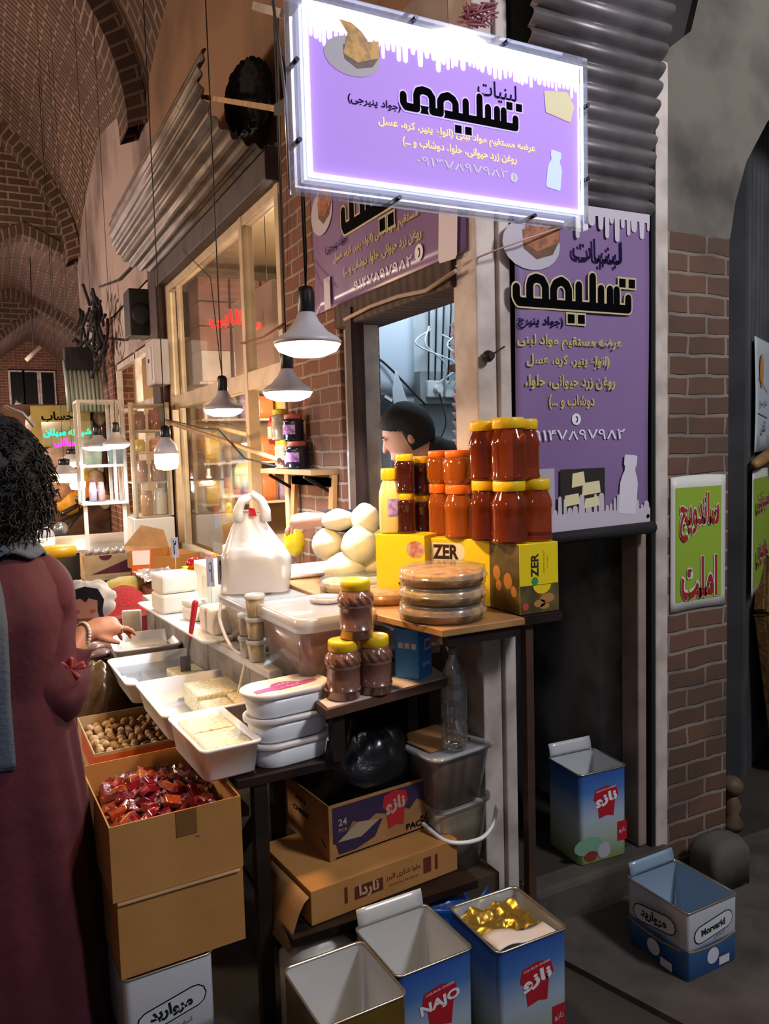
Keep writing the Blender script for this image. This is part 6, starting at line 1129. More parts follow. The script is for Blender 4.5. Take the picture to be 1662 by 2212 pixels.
S(MB().box((.52, 4.42, 0), (.88, 5.05, .698)).build('crate', P('dark_crate', '#4a3a2a', .8)), 'dark crate under the box of crimson sumac', 'crate')
for k, (cx_, cy_, z_, s_) in enumerate(((.80, 5.3, .74, (.17, .13, .07)), (.81, 5.32, .85, (.16, .12, .065)))):
    S(MB().sphere((0, 0, 0), 1, s_, 22, 14, lambda d, k_=k: 1+.08*noise.noise(d*2.4+Vector((k_*5, 0, 0)))).build('spice_sack', P('olive_sack', '#b9a95e', .7, noise_=(10, '#948446', .5)), None, loc=(cx_, cy_, z_)), ('lower' if k == 0 else 'upper')+' olive cloth bundle behind the sumac heap', 'sack')
S(MB().box((.62, 5.12, 0), (.87, 5.5, .672)).build('crate', P('dark_crate', '#4a3a2a', .8)), 'dark crate under the olive cloth bundles', 'crate')
t = T('side_table', 'cream-legged table under the long carton of the next stall', 'table', (.88, 6.85, 0)); MB().box((-.20, -.30, .72), (.22, .03, .75)).build('tabletop', paint_c, t)
for x, y in ((-.18, -.28), (.10, -.28), (.20, .01), (-.18, .01)): MB().box((x-.018, y-.018, 0), (x+.018, y+.018, .72)).build('leg', paint_c, t)
t = T('carton_tray', 'long open carton with maroon print on the cream-legged table', 'box', (.86, 6.71, .752)); obox(MB(), .36, .30, .17).build('carton', card_in, t); m = MB(); m.add([(-.13, -.152, .02), (.17, -.152, .13), (.17, -.152, .02)], [(0, 1, 2)]); m.add([(-.02+.05*math.cos(a), -.1515, .165+.04*math.sin(a)) for a in [PI+PI*k/8 for k in range(9)]], [tuple(range(9))]); m.build('maroon_print', P('print_maroon_dark', '#5b2233', .6), t)
m = MB(); rs = random.Random(3)
for k in range(14): 
    t_ = T('foil_packet', 'small foil packet in the row along the next stall edge', 'packet', (.71+.022*k, 6.62+.05*(k % 3), .90), rs.uniform(-.5, .5), 'foil packets on the next stall'); MB().loft([rrect(.02, .03, .004, 0), rrect(.025, .05, .006, .03), rrect(.004, .045, .001, .065)]).build('packet', P('foil_bright', '#b9aca4', .25, .6), t_)
S(MB().box((.45, 7.2, .88), (1.35, 8.6, .905)).build('glass_counter', P('pale_counter', '#c4c6c2', .25, noise_=(4, '#9fa09a', .5)), None), 'long pale counter top of the next stall behind the carton', 'counter'); S(MB().box((.47, 7.22, 0), (1.33, 8.58, .879)).build('draped_counter', P('dark_cloth', '#1e1b1c', .8)), 'dark cloth-covered base of the next stall counter', 'counter')
t = T('carton_tray', 'wide open cardboard carton with raised flap by the timber post', 'box', (1.17, 5.95, .86), .25); obox(MB(), .34, .5, .12).build('carton', card, t); m = MB(); m.add([(-.17, .25, .12), (.17, .25, .12), (.17, .33, .25), (-.0, .36, .30), (-.17, .30, .16)], [(0, 1, 2, 3, 4)]); m.build('flap', card_d, t, solid=.004)
S(MB().box((.98, 5.6, 0), (1.38, 6.25, .858)).build('crate', P('dark_crate', '#4a3a2a', .8)), 'dark crate under the wide carton by the timber post', 'crate')
t = T('spice_packet', 'upright orange and white spice packet standing before the wide carton', 'packet', (.94, 5.52, .86), -.3); MB().loft([rrect(.13, .05, .01, 0), rrect(.13, .06, .015, .06), rrect(.125, .03, .008, .14), rrect(.12, .008, .002, .20)]).build('pouch', P('pouch_orange', '#e2702a', .4), t); m = MB(); m.add([(-.055, -.030, .10), (.055, -.030, .10), (.058, -.012, .195), (-.058, -.012, .195)], [(0, 1, 2, 3)]); m.add([(-.03, -.033, .07), (.03, -.033, .07), (.0, -.033, .04)], [(0, 1, 2)]); m.build('white_print', wht, t)
S(MB().box((.84, 5.46, 0), (1.0, 5.62, .858)).build('crate', P('dark_crate', '#4a3a2a', .8)), 'narrow dark crate under the orange spice packet', 'crate')
S(MB().grid(lambda u, v: (.86+u*.24, 4.95+v*.5, .93+.03*noise.noise(Vector((u*5, v*9, 2)))+.02*noise.noise(Vector((u*14, v*20, 2)))), 14, 20, False).build('crinkled_film', P('film_silver', '#d6d2d6', .15, .5, bump=(30, .5))), 'crinkled shiny film over the red box beside the sumac', 'film'); S(MB().box((.88, 4.95, .0), (1.08, 5.44, .87)).build('red_carton', P('red_box2', '#7d3b33', .6)), 'dark red carton under the crinkled film beside the sumac', 'box')
# white wire rack and display case
t = T('display_rack', 'white metal rack with shelves standing in the corridor under the cold disc lamps', 'rack', (.90, 6.9, 0)); m = MB(); wm_ = P('rack_white', '#e8e4da', .4); x0_, x1_ = -.16, .18
for x in (x0_, .10, x1_):
    for y in (0, .28): m.box((x-.012, y-.012, 1.30), (x+.012, y+.012, 2.16))
for z in (1.31, 1.62, 2.15):
    m.bar((x0_, 0, z), (x1_, 0, z), .022); m.bar((x0_, .28, z), (x1_, .28, z), .022); m.bar((x0_, 0, z), (x0_, .28, z), .022); m.bar((x1_, 0, z), (x1_, .28, z), .022)
m.build('frame', wm_, t); MB().box((x0_, 0, 1.315), (x1_, .28, 1.322)).build('shelf', wm_, t); MB().box((x0_, 0, 1.625), (x1_, .28, 1.632)).build('shelf', wm_, t); m = MB(); [MB().box((x, .03, 0), (x+.03, .06, 1.3)).build('stand_leg', wm_, t) for x in (x0_, x1_-.03)]
for k, (x, z, w_, h_, cl, lb) in enumerate(((-.05, 1.635, .16, .25, '#cfe6c9', 'pale green bag on the upper shelf of the white rack'), (.20, 1.635, .15, .30, '#bcd9e8', 'pale blue sheet pack on the upper shelf of the white rack'), (-.06, 1.325, .06, .16, '#c9c4d6', 'bluish bottle with a red label on the lower shelf of the white rack'), (.02, 1.325, .06, .16, '#d8b0a8', 'second bottle with a red label on the lower shelf of the white rack'))):
    S(MB().loft([rrect(w_*.9, .10, .02, 0), rrect(w_, .12, .03, h_*.5), rrect(w_*.7, .08, .02, h_)]).build('rack_good', P('rk_'+cl[1:], cl, .4, noise_=(20, '#b05a50', .25)), None, loc=(.88+x*.8, 7.04, z)), lb, 'packet')
t = T('display_case', 'cream-framed glass display case of jars beside the timber post', 'cabinet', (1.10, 6.60, 0)); m = MB()
for x in (0, .28):
    for y in (0, .45): m.box((x-.018, y-.018, 1.2), (x+.018, y+.018, 2.12))
for z in (1.2, 1.48, 1.72, 1.9, 2.11): m.box((0, 0, z-.012), (.28, .45, z)); 
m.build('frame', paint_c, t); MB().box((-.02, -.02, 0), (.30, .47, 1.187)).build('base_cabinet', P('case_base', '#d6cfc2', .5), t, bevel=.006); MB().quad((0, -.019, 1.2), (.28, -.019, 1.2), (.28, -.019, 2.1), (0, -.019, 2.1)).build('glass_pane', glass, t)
for k, (x, z, h_, cl, lb) in enumerate(((.08, 1.905, .15, '#7d2418', 'dark red jar on the top shelf of the display case'), (.20, 1.905, .16, '#8f2a1a', 'dark red jar beside the other on the top shelf of the display case'), (.07, 1.725, .10, '#e2c23a', 'yellow packet on the second shelf of the display case'), (.20, 1.725, .11, '#e08a4a', 'orange packet on the second shelf of the display case'), (.08, 1.485, .17, '#8a5a44', 'brown jar on the third shelf of the display case'), (.20, 1.485, .17, '#96664c', 'brown jar beside the other on the third shelf of the display case'), (.11, 1.205, .20, '#a5703f', 'big jar of brown nuts at the bottom of the display case'), (.22, 1.205, .22, '#d9d2bd', 'white jar beside the brown nuts at the bottom of the display case'))):
    S(MB().lathe([(.045, 0), (.05, .01), (.05, h_*.8), (.04, h_*.86), (.042, h_*.88), (.042, h_)], 16).build('case_jar', P('cj_'+cl[1:], cl, .15, coat=.6), None, loc=(1.10+x, 6.71, z)), lb, 'jar')
# motorcycle far down the lane
t = T('motorcycle', 'dark motorcycle with a round mirror-like headlamp parked among the far stalls', 'motorcycle', (.62, 10.1, 0), .35); mk = P('bike_black', '#14161a', .3, coat=.6); m = MB(); m.capsule([(0, .3, .78), (0, .0, .86), (0, -.25, .80)], [.13, .16, .10], 12); m.capsule([(0, .9, .75), (0, .3, .78)], [.12, .13], 12); m.build('body', mk, t)
for y, lb in ((-.55, 0), (.85, 0)):
    m = MB(); m.tube([(0, y+.27*math.cos(2*PI*k/24), .29+.27*math.sin(2*PI*k/24)) for k in range(25)], .05, 8); m.build('wheel', P('tyre_black', '#101012', .8), t)
m = MB(); m.tube([(-.05, -.55, .29), (-.05, -.35, .8), (-.32, -.30, 1.02)], .018, 8); m.tube([(.05, -.55, .29), (.05, -.35, .8), (.34, -.30, 1.06)], .018, 8); m.tube([(-.32, -.30, 1.02), (0, -.36, .95), (.34, -.30, 1.06)], .016, 8); m.build('handlebar', P('bike_metal', '#3a3d42', .3, .8), t)
MB().sphere((0, -.45, .88), .09, (1, .8, 1), 18, 12).build('headlamp', P('headlamp_chrome', '#b9c6cf', .1, .8), t); m = MB(); m.sphere((.30, -.34, 1.20), .06, (1, .3, .8), 14, 8); m.tube([(.30, -.31, 1.06), (.30, -.33, 1.2)], .008, 6); m.build('mirror', MATS['bike_metal'], t); m = MB(); m.capsule([(.1, -.3, 1.05), (.5, -.2, 1.20)], [.03, .025], 8); m.build('hand_grip', mk, t)
# glowing far stalls: bags of snacks, canopy cloths
far = [(150, 1025, 9.4, .16, '#e0a070', 'pale orange snack bag glowing under the warm far bulbs'), (172, 1030, 9.2, .12, '#e8c050', 'yellow snack bag beside the pale orange one at the far stalls'), (185, 1062, 9.0, .12, '#d9822e', 'orange snack bag hanging low at the far stalls'), (150, 1085, 8.8, .14, '#e0a428', 'golden snack bag above the motorcycle at the far stalls'), (135, 1062, 9.6, .14, '#a47a58', 'brown paper sack at the far stalls beside the woman\'s hair'), (190, 995, 9.8, .12, '#c9b9a0', 'beige bundle high at the far stalls'), (128, 990, 10.0, .16, '#a58a78', 'grey-brown bundle under the magenta neon word'), (205, 1035, 9.4, .10, '#c2b0a0', 'pale bundle behind the white rack')]
for px, py, Y, r, cl, lb in far:
    q = at(px, py, y=10.50); r *= 1.1; S(MB().sphere((0, 0, 0), r, (1, .7, 1.1), 18, 12, lambda d, s_=px*.1: 1+.16*noise.noise(d*2.5+Vector((s_, 0, 0)))).build('snack_bag', P('fb_'+cl[1:], cl, .45, noise_=(12, '#7d5a40', .5)), None, loc=q), lb, 'bag')
plain('stall_wall', (.25, 10.6, 0), (1.44, 10.7, 2.35), P('far_stall', '#6b4a38', .8, noise_=(7, '#3a2c26', .9)), 'brown board wall of the far stall hung with bags', 'stall')
rs = random.Random(31); pal = ('#d9a070', '#e0b860', '#c98a58', '#b9a898', '#e8d0a8', '#a86a48', '#d8c8b8')
for k in range(22):
    x, z, r = rs.uniform(.40, 1.40), rs.uniform(1.1, 2.2), rs.uniform(.06, .10); cl = pal[k % 7]
    S(MB().sphere((0, 0, 0), r, (.9, .6, 1.2), 14, 9, lambda d, k_=k: 1+.18*noise.noise(d*2.5+Vector((k_*3, 0, 0)))).build('snack_bag', P('fb_'+cl[1:], cl, .45, noise_=(12, '#7d5a40', .5)), None, loc=(x, 10.56, z)), 'small bag hanging among others on the brown board wall of the far stall', 'bag', 'bags hanging on the far stall wall'); q0 = at(105, 1158, y=7.2)
t = T('stool', 'yellow round plastic seat on a dark stand behind the woman\'s shoulder', 'stool', (q0.x+.0, 6.62, 0)); MB().lathe([(.15, .93), (.16, .95), (.16, .99), (.14, 1.01), (.02, 1.01)], 24).build('seat', P('seat_yellow', '#d6a416', .4), t); MB().lathe([(.12, 0), (.02, .03), (.02, .93)], 14).build('stand', dark_iron, t)
plain('lantern_table', (.22, 6.9, 0), (.445, 7.4, .80), P('dark_cloth', '#1e1b1c', .8), 'dark cloth-covered block under the warm lantern behind the woman', 'table')
# brown paper bags on the ground of the stall beside the woman
m = MB(); m.sphere((0, 0, .25), .17, (1, 1, 1.6), 30, 18, lambda d: 1+.12*noise.noise(d*3)+.06*noise.noise(d*9)); S(m.build('brown_film_bag', P('brown_film', '#5c452e', .3, coat=.5, bump=(25, .6)), None, loc=(.36, 3.36, .33)), 'big brown crinkled film bag standing under the small tray by the woman', 'bag'); S(MB().box((.24, 3.15, 0), (.48, 3.6, .33)).build('crate', P('dark_crate', '#4a3a2a', .8)), 'dark crate under the brown crinkled film bag', 'crate')
S(MB().box((-.16, -.11, 0), (.16, .11, .004)).build('cardboard_sheet', card_d, None, loc=(.43, 3.13, .60), rz=.0), 'cardboard flap standing behind the box of nuts', 'cardboard').rotation_euler = (R(80), 0, .1)
m = MB(); rs = random.Random(8)
for k in range(9): m.sphere((rs.uniform(-.1, .1), rs.uniform(-.12, .12), rs.uniform(0, .03)), .05, (1.1, .9, .5), 10, 8, lambda d, k_=k: 1+.2*noise.noise(d*3+Vector((k_, 0, 0))))
S(m.build('crumpled_wrap', P('wrap_pinkish', '#8c6f6a', .3, coat=.4, bump=(25, .7))), 'crumpled pinkish wrapping between the sumac box and the small tray', 'wrapping').location = (.52, 4.1, .74)
S(MB().box((.36, 3.95, 0), (.66, 4.3, .715)).build('crate', P('dark_crate', '#4a3a2a', .8)), 'dark crate under the crumpled pinkish wrapping', 'crate')
# ---------------------------------------------------------------- people
skin = P('skin_light', '#c98f74', .5, sss=.25, noise_=(6, '#b87a62', .3)); skin2 = P('skin_seller', '#b98a78', .5, sss=.25); hairm = P('hair_black', '#0b0909', .65); 
burg = P('burgundy_cloth', '#4e1626', .8, noise_=(3, '#3d101d', .6), bump=(14, .55)); denim = P('denim_grey', '#4d5868', .8, bump=(120, .3)); blackcloth = P('black_sweater', '#16161b', .85, bump=(80, .2))
def finger(mb, base, dirs, L_, r):
    "three-joint finger from a knuckle: dirs are the directions of its phalanges"
    p = Vector(base); pts = [p]
    for d, l in zip(dirs, (.46, .30, .24)): p = p+Vector(d).normalized()*L_*l; pts.append(p)
    mb.capsule(pts, [r, r*.95, r*.88, r*.72], 10)
# --- the customer: woman seen from behind, right arm reaching over the trays
WX, WY = -.02, 2.30
t = T('person', 'woman with big curly dark hair and a burgundy robe, pointing at the trays', 'person', (WX, WY, 0), 0)
m = MB()
m.capsule([(.0, .0, .92), (.0, .0, 1.12), (.0, -.0, 1.30)], [.13, .12, .12], 18); m.capsule([(-.12, 0, 1.375), (.12, 0.0, 1.375)], [.05, .05], 14); m.capsule([(0, 0, 1.42), (.02, .03, 1.56)], [.062, .055], 14)
for s in (-1, 1): m.capsule([(s*.09, 0, .92), (s*.095, .0, .48), (s*.095, -.0, .09)], [.095, .062, .045], 14); m.capsule([(s*.095, -.04, .045), (s*.10, .13, .04)], [.045, .038], 10)
hd = Vector((.045, .035, 1.665)); m.sphere(hd, .1, (.86, 1.0, 1.18), 22, 16); face = Vector((.62, .78, 0)).normalized(); side = Vector((-face.y, face.x, 0))
m.sphere(hd+face*.045+Vector((0, 0, -.055)), .062, (1, 1, .95), 16, 10)
m.capsule([hd+face*.098+Vector((0, 0, .015)), hd+face*.118+Vector((0, 0, -.022))], [.010, .013], 8); m.capsule([hd+face*.098+side*.018+Vector((0, 0, -.055)), hd+face*.098-side*.018+Vector((0, 0, -.055))], [.008, .008], 8)
for s in (-1, 1): m.sphere(hd+side*s*.092+Vector((0, 0, -.01)), .02, (.6, 1, 1.5), 10, 8); m.sphere(hd+face*.088+side*s*.032+Vector((0, 0, .012)), .011, (1, 1, .7), 8, 6)
# pointing arm
sh_, el, wr = Vector((.145, .02, 1.365)), Vector((.165, -.02, 1.10)), Vector((.237, .085, 1.20))
wr = at(176, 1372, y=WY+.04)-Vector((WX, WY, 0)); hand_end = at(262, 1350, y=WY+.10)-Vector((WX, WY, 0))
m.capsule([sh_, el], [.052, .042], 14); m.capsule([el, (el+wr)/2, wr], [.043, .037, .026], 14)
hdir = (hand_end-wr).normalized(); hn = Vector((0, 0, 1)); hs = hdir.cross(hn).normalized()   # hs points to the viewer's side of the hand
pc = wr+hdir*.055+Vector((0, 0, .006)); m.capsule([wr, pc, wr+hdir*.092+Vector((0, 0, .004))], [.027, .034, .031], 14)
m.capsule([wr+hdir*.03-hs*.012, wr+hdir*.09-hs*.026], [.022, .021], 12); m.capsule([wr+hdir*.03+hs*.012, wr+hdir*.088+hs*.026], [.022, .020], 12)
dn = Vector((0, 0, -1))
for k, (o_, L_, c_) in enumerate(((.030, .072, .55), (.010, .080, .75), (-.011, .075, .95), (-.031, .060, 1.1))):
    kn = wr+hdir*(.095-.003*k*k)+hs*o_+Vector((0, 0, .002)); finger(m, kn, (hdir+dn*c_*.45, hdir*.8+dn*c_*.9, hdir*.4+dn*c_*1.1), L_, .0088)
finger(m, wr+hdir*.035+hs*.030+dn*.012, (hdir*.9+hs*.45+dn*.5, hdir+dn*.35+hs*.1, hdir+dn*.5), .062, .0098)
# other arm folded under the bag
m.capsule([(-.15, .02, 1.365), (-.22, .06, 1.12)], [.052, .042], 14); m.capsule([(-.22, .06, 1.12), (-.02, .22, 1.14)], [.042, .028], 14); lw_ = Vector((-.02, .22, 1.14)); m.capsule([lw_, lw_+Vector((.08, .03, .0))], [.028, .034], 12)
for k in range(4): finger(m, lw_+Vector((.10, .03+.0, .025-.017*k)), ((1, .2, 0), (.8, -.5, 0), (.2, -1, 0)), .07, .009)
finger(m, lw_+Vector((.05, .0, .03)), ((.5, -.4, .5), (.8, -.3, .2), (1, 0, 0)), .055, .010)
fuse(m.build('body', skin, t), .0055, 5)
# robe: long, with folds; sleeve as its own closed tube that joins it
def robe(u, v):
    a = 2*PI*u
    z = .06+v*1.43; ks = ((.06, .265), (.5, .245), (.85, .215), (1.1, .19), (1.30, .212), (1.37, .20), (1.42, .165), (1.455, .115), (1.49, .075)); rx = ks[-1][1]
    for (za, ra), (zb, rb_) in zip(ks[:-1], ks[1:]):
        if z <= zb: w_ = (z-za)/(zb-za); rx = ra+(rb_-ra)*w_; break
    ry = rx*.80 if z < 1.3 else rx*(.80-.12*min(1, (z-1.3)/.1)); waist = 1
    f = 1+(.055*math.sin(7*a+1.5)+.03*math.sin(13*a+v*3))*(1-v)**.8+.012*math.sin(9*a+v*11)
    return (rx*waist*f*math.cos(a), ry*waist*f*math.sin(a)+.0, z)
m = MB(); m.grid(robe, 96, 44); o = m.build('robe', burg, t, solid=.004)
m = MB(); sl = curve([sh_+Vector((-.06, 0, .0)), sh_+Vector((.0, 0, -.02)), (sh_+el)/2+Vector((-.02, 0, -.02)), el+Vector((-.02, -.01, -.035)), el*.72+wr*.28+Vector((.0, 0, -.035)), el*.48+wr*.52+Vector((0, 0, -.018)), el*.30+wr*.70], 5)
m.tube(sl, [(.085, .090, .088, .092, .074, .058, .048)[min(6, k//5)]+((.085, .090, .088, .092, .074, .058, .048)[min(6, k//5+1)]-(.085, .090, .088, .092, .074, .058, .048)[min(6, k//5)])*(k % 5)/5 for k in range(31)], 28, cap=False); m.wobble(lambda p: p+Vector((noise.noise(Vector((p.x*9, p.y*9, p.z*22))), noise.noise(Vector((p.x*9+7, p.y*9, p.z*22))), 0))*.016); o = m.build('sleeve', burg, t, solid=.004); o.modifiers.new('u', 'SUBSURF').levels = 1
m = MB(); m.tube([(-.10, 0, 1.36), (-.17, .02, 1.33), (-.23, .05, 1.10), (-.12, .16, 1.12), (-.04, .21, 1.135)], [.075, .088, .085, .065, .048], 20, cap=False); m.build('sleeve', burg, t, solid=.004)
m = MB(); rs = random.Random(3)
for k in range(8):
    a_ = rs.uniform(0, 6.28); c_ = el*.55+wr*.45+Vector((.0, -.085, -.005)); m.capsule([c_, c_+Vector((.032*math.cos(a_), -.004, .026*math.sin(a_)))], [.004, .007], 6)
m.build('flower_embroidery', P('embroidery_red', '#b0403a', .7), t)
m = MB()
def collar(u, v):
    a = 2*PI*u; r = .080+.085*v**.8; return (r*1.05*math.cos(a)-.01, r*.80*math.sin(a)+.012, 1.545-.105*v**1.3-.014*math.sin(3*a+1)*v-.012*math.sin(7*a)*v)
m.grid(collar, 64, 12); m.build('collar', denim, t, solid=.010)
def vest(u, v):
    a0 = (2.35+u*2.62)/(2*PI); z = .93+.49*v; q = Vector(robe(a0, (z-.06)/1.43)); c = Vector((0, 0, q.z)); d = q-c
    return c+d*1.05+d.normalized()*.006*math.sin(u*19+v*4)
m = MB(); m.grid(vest, 40, 24); m.build('vest', denim, t, solid=.008)
m = MB(); hc = hd+Vector((-.02, -.035, -.01)); rs = random.Random(12)
m.sphere(hc, .150, (.98, 1.0, 1.16), 60, 44, lambda d: 1+.08*noise.noise(d*3.2)+.06*noise.noise(d*8)+.10*max(0, -d.z)*.6)
for k in range(1100):
    d = Vector((rs.gauss(0, 1), rs.gauss(0, 1), rs.gauss(-.1, 1))).normalized()
    if d.dot(face) > .70 and d.z < .35: continue
    b_ = hc+Vector((d.x*.150, d.y*.152, d.z*.172)); tang = d.cross(Vector((rs.uniform(-1, 1), rs.uniform(-1, 1), rs.uniform(-1, 1)))).normalized(); bi = d.cross(tang); pts = []; ph = rs.uniform(0, 6); L_ = rs.uniform(.7, 1.3)
    for q_ in range(15): w_ = ph+q_*.85; pts.append(b_+d*(.0024*q_*L_-.006)+tang*.0085*math.cos(w_)+bi*.0085*math.sin(w_)+Vector((0, 0, -.0024*q_*L_)))
    m.tube(pts, [.0024]*12+[.002, .0015, .001], 5)
m.build('hair', hairm, t)
m = MB(); m.tube([hc+Vector((.06, -.06, .178)), hc+Vector((.10, -.07, .16)), hc+Vector((.125, -.075, .125))], .004, 6); m.build('hair_band', P('hairband_pearl', '#d9cdbd', .3), t)
m = MB(); u_ = hs; w_ = hdir.cross(u_); c_ = wr+hdir*.004
for k in range(24): a_ = 2*PI*k/24; m.sphere(c_+u_*.032*math.cos(a_)+w_*.032*math.sin(a_)-hdir*.006*math.sin(a_), .0056, (1, 1, 1), 8, 6)
m.build('pearl_bracelet', P('pearl', '#efe6d2', .25, coat=.5), t)
m = MB(); kn = wr+hdir*.105+hs*.030-Vector((0, 0, .006)); m.tube([kn+hs*.0105*math.cos(2*PI*k/12)+hn*.0105*math.sin(2*PI*k/12) for k in range(13)], .0022, 6); m.build('ring', P('ring_silver', '#d6d6da', .2, .9), t)
# printed pouch held under the arm
q = at(184, 1300, y=2.44); t = T('printed_pouch', 'white cloth pouch with a dark-haired face drawing, tucked under the woman\'s arm', 'bag', q, -.35); m = MB(); m.sphere((0, 0, 0), .085, (.92, .36, .68), 36, 24, lambda d: (1+.16*noise.noise(d*2.2)+.06*noise.noise(d*6))*(1+.12*(abs(d.x)*abs(d.z))**.6*2)); m.build('pouch', P('pouch_white', '#c9cdd2', .6), t); m = MB(); y = -.044
m.mat = 0; m.add([(.012+a, y, b) for a, b in ((-.052, -.035), (-.055, .01), (-.038, .042), (.0, .052), (.036, .044), (.052, .012), (.046, -.02), (.05, -.045), (.036, -.04), (.030, -.012), (-.036, -.012), (-.04, -.04))], [tuple(range(12))]); m.mat = 1
m.add([(.010+a, y-.001, b) for a, b in ((-.038, .012), (-.012, .018), (.002, .006), (.012, .018), (.036, .010), (.034, -.022), (.018, -.040), (-.02, -.040), (-.038, -.022))], [tuple(range(9))]); m.mat = 2
for s in (-1, 1): m.add([(.010+s*.022+.008*math.cos(2*PI*k/10), y-.002, -.020+.006*math.sin(2*PI*k/10)) for k in range(10)], [tuple(range(10))])
m.build('face_drawing', [P('drawing_hair', '#25242b', .6), P('drawing_skin', '#dda384', .6), P('drawing_blush', '#d06a54', .6)], t)
# --- the seller behind the opening, bent over, reaching across the counter
t = T('person', 'man with short black hair and black sweater bowing his head in the serving opening', 'person', (1.72, 2.78, .15), 0)
B = Vector((1.72, 2.78, .15)); hd = at(880, 938, x=1.55)-B; face = Vector((-.74, .52, -.42)).normalized(); up_ = Vector((-.42, .1, .90)); up_ = (up_-face*up_.dot(face)).normalized(); sd = face.cross(up_).normalized()
RM = Matrix((sd, face, up_)).transposed()
m = MB(); m.sphere(hd, .1, (.80, 1.0, 1.10), 24, 18, None, RM); L3 = lambda a, b, c: hd+sd*a+face*b+up_*c
m.sphere(L3(0, .035, -.06), .066, (.95, 1, .95), 18, 12, None, RM); m.capsule([L3(0, .096, .010), L3(0, .112, -.022)], [.009, .012], 8); m.capsule([L3(-.02, .096, -.062), L3(.02, .096, -.062)], [.009, .009], 8); m.sphere(L3(0, .085, -.10), .025, (1, .8, .8), 12, 8)
for s in (-1, 1):
    m.sphere(L3(s*.084, -.012, -.012), .019, (.45, .8, 1.35), 14, 10, None, RM); m.sphere(L3(s*.032, .086, .010), .012, (1, 1, .7), 8, 6); m.capsule([L3(s*.02, .092, .030), L3(s*.05, .082, .030)], [.008, .007], 8)
nk = L3(0, -.03, -.09); m.capsule([L3(0, -.02, -.05), nk, nk+Vector((.06, .0, -.07))], [.056, .055, .06], 14)
m.capsule([(.16, .0, .80), (.15, .0, 1.05), (.10, .0, 1.36)], [.15, .155, .13], 18); m.capsule([(.06, -.17, 1.42), (.04, .17, 1.40)], [.07, .07], 14)
for s in (-1, 1): m.capsule([(.14, s*.09, .82), (.13, s*.095, .44), (.14, s*.095, .09)], [.10, .066, .048], 14); m.capsule([(.16, s*.095, .045), (.0, s*.10, .04)], [.046, .04], 10)
shl = Vector((.03, .16, 1.39)); wrl = at(690, 1122, x=1.22)-B; hnd = at(625, 1128, x=1.12)-B; ell = (shl+wrl)/2+Vector((.05, .03, -.10))
m.capsule([shl, ell], [.056, .044], 14); m.capsule([ell, (ell+wrl)/2, wrl], [.044, .038, .028], 14)
hdir = (hnd-wrl).normalized(); hs = hdir.cross(Vector((0, 0, 1))).normalized(); m.capsule([wrl, wrl+hdir*.055, wrl+hdir*.095], [.028, .036, .033], 14); m.capsule([wrl+hdir*.03-hs*.014, wrl+hdir*.095-hs*.028], [.023, .021], 12); m.capsule([wrl+hdir*.03+hs*.014, wrl+hdir*.092+hs*.028], [.023, .021], 12)
for k, (o_, L_, c_) in enumerate(((.032, .078, .8), (.011, .086, .7), (-.011, .082, .75), (-.032, .066, .9))): finger(m, wrl+hdir*(.098-.003*k*k)+hs*o_, (hdir+dn*c_*.6, hdir*.6+dn*c_, hdir*.1+dn*c_*1.2), L_, .0092)
finger(m, wrl+hdir*.04+hs*.034-Vector((0, 0, .012)), (hdir*.8+hs*.4+dn*.6, hdir+dn*.7, hdir*.8+dn*.9), .066, .0105)
m.capsule([(.05, -.16, 1.40), (.0, -.24, 1.10)], [.056, .044], 14); m.capsule([(.0, -.24, 1.10), (-.17, -.16, 1.05)], [.044, .029], 14); rw = Vector((-.17, -.16, 1.05)); m.capsule([rw, rw+Vector((-.09, .02, 0))], [.029, .035], 12)
for k in range(4): finger(m, rw+Vector((-.10, .045-.02*k, 0)), ((-1, .1, -.2), (-.8, 0, -.6), (-.4, 0, -1)), .075, .0092)
finger(m, rw+Vector((-.05, .04, -.01)), ((-.6, .6, -.2), (-1, .3, -.2), (-1, 0, -.3)), .06, .0105)
fuse(m.build('body', skin2, t), .0055, 4)
m = MB(); m.capsule([(.16, .0, .82), (.15, .0, 1.05), (.10, .0, 1.37)], [.165, .172, .15], 22); m.capsule([(.06, -.17, 1.42), (.04, .17, 1.40)], [.09, .09], 18); m.capsule([shl, ell], [.074, .06], 16); m.tube([ell-(wrl-ell)*.1, ell, (ell+wrl)/2, wrl+(ell-wrl)*.06], [.058, .062, .052, .044], 16); m.capsule([(.05, -.16, 1.40), (.0, -.24, 1.10)], [.074, .06], 16); m.tube([(.01, -.25, 1.12), (.0, -.24, 1.10), (-.08, -.2, 1.08), (-.15, -.165, 1.053)], [.055, .06, .05, .042], 16); m.capsule([nk+Vector((.045, -.01, -.01)), nk+Vector((.09, -.02, -.05)), (.10, -.03, 1.40)], [.072, .10, .12], 16)
fuse(m.build('sweater', blackcloth, t), .008, 8)
m = MB(); m.capsule([(.12, 0, .90), (.13, 0, .78)], [.16, .17], 18)
for s in (-1, 1): m.tube([(.14, s*.09, .86), (.13, s*.095, .44), (.14, s*.095, .12)], [.125, .09, .085], 16)
fuse(m.build('trousers', blackcloth, t), .010, 6)
m = MB()
for s in (-1, 1): m.capsule([(.16, s*.095, .045), (-.01, s*.10, .042)], [.058, .052], 12)
m.build('shoe', P('shoe_black', '#121212', .5), t)
m = MB()
def hairfn(d):
    f, u_ = d.y, d.z     # in the head's own frame: y = face, z = up
    cover = 1.08 if (u_ > .10+.42*max(0, f) or (f < .12 and u_ > -.62)) else .80
    return cover+.02*noise.noise(d*14)
m.sphere(hd+up_*.012-face*.006, .1, (.83, 1.03, 1.13), 64, 48, hairfn, RM); m.build('hair', P('hair_short_black', '#060506', .75, bump=(400, .4)), t)
m = MB()
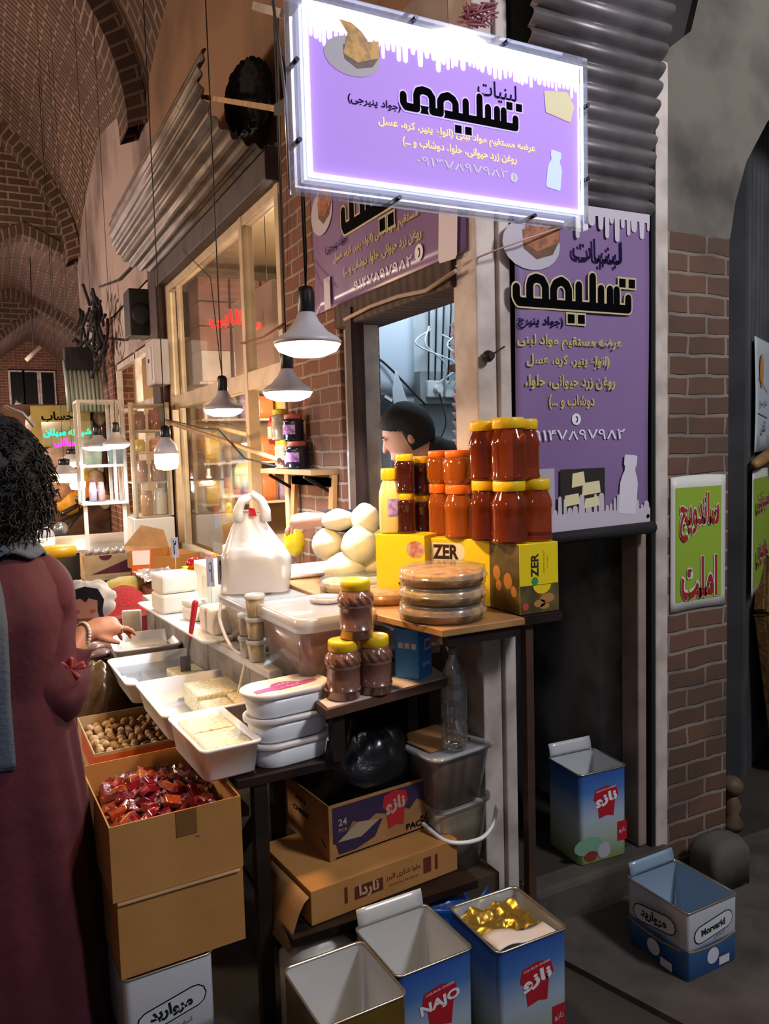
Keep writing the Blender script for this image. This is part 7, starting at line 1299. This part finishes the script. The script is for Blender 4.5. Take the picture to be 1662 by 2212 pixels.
for s in (-1, 1): m.capsule([L3(s*.018, .097, .034), L3(s*.05, .087, .036)], [.004, .0035], 6)
m.build('eyebrows', MATS['hair_short_black'], t)
q = at(812, 1000, x=1.62); t = T('carrier_bag', 'crumpled white plastic bag hanging on the shop wall beside the seller\'s face', 'bag', q); m = MB(); m.grid(lambda u, v: ((.05+.07*math.sin(PI*v))*math.cos(2*PI*u)*(1+.2*math.sin(7*u*6.28+v*9)), .03*math.sin(2*PI*u)*(1+.2*math.sin(5*u*6.28)), -.12+v*.30), 40, 18); m.build('film', clear('hanging_film', '#dfe8f4', .75, .2, .5), t); m = MB(); m.tube([(-.02, 0, .17), (-.01, .0, .24), (.01, 0, .17)], .006, 6); m.build('handle_loop', MATS['bag_white'], t)
# ---------------------------------------------------------------- prints and fittings belong to the part they sit on
HOST = {'sheet': 'lettering lettering_outline phone_symbol honeycomb_picture bottle_picture cheese_picture white_card drip_border eyelet egg_picture grey_square green_field'.split(),
        'face_panel': 'lettering lettering_outline phone_symbol honeycomb_picture bottle_picture cheese_picture drip_border'.split(), 'light_box': ['screw'],
        'carton': 'lettering print food_print food_picture logo_panel globe_logo barcode purple_print badge tub_picture tape torn_flap maroon_print'.split(),
        'body': 'badge lettering side_badge farm_picture orange_swoosh name_plate white_marks paper_label'.split(), 'board': ['lettering', 'edge_strip'], 'card': ['lettering'],
        'lid': 'printed_band lettering'.split(), 'case': 'keypad screen receipt_label sticker fan latch'.split(), 'socket_block': ['plug'], 'sleeve': ['flower_embroidery'], 'robe': ['collar_none'], 'bag': ['gathered_neck'],
        'film': ['handle_loop', 'red_tag'], 'pouch': ['white_print', 'face_drawing'], 'filling': [], 'box': ['orange_print', 'orange_stripe'], 'housing': ['socket'], 'hair': ['hair_band'], 'cabinet': ['cone'], 'moulding': ['bead_trim']}
base = lambda o: o.name.split('.')[0]
for root in [o for o in sc.objects if o.parent is None and o.type == 'EMPTY']:
    kids = list(root.children)
    for host in kids:
        if host.name not in bpy.data.objects or base(host) not in HOST or host.matrix_basis != Matrix(): continue
        for ch in kids:
            if ch is not host and base(ch) in HOST[base(host)] and ch.parent == root and not ch.children: ch.parent = host
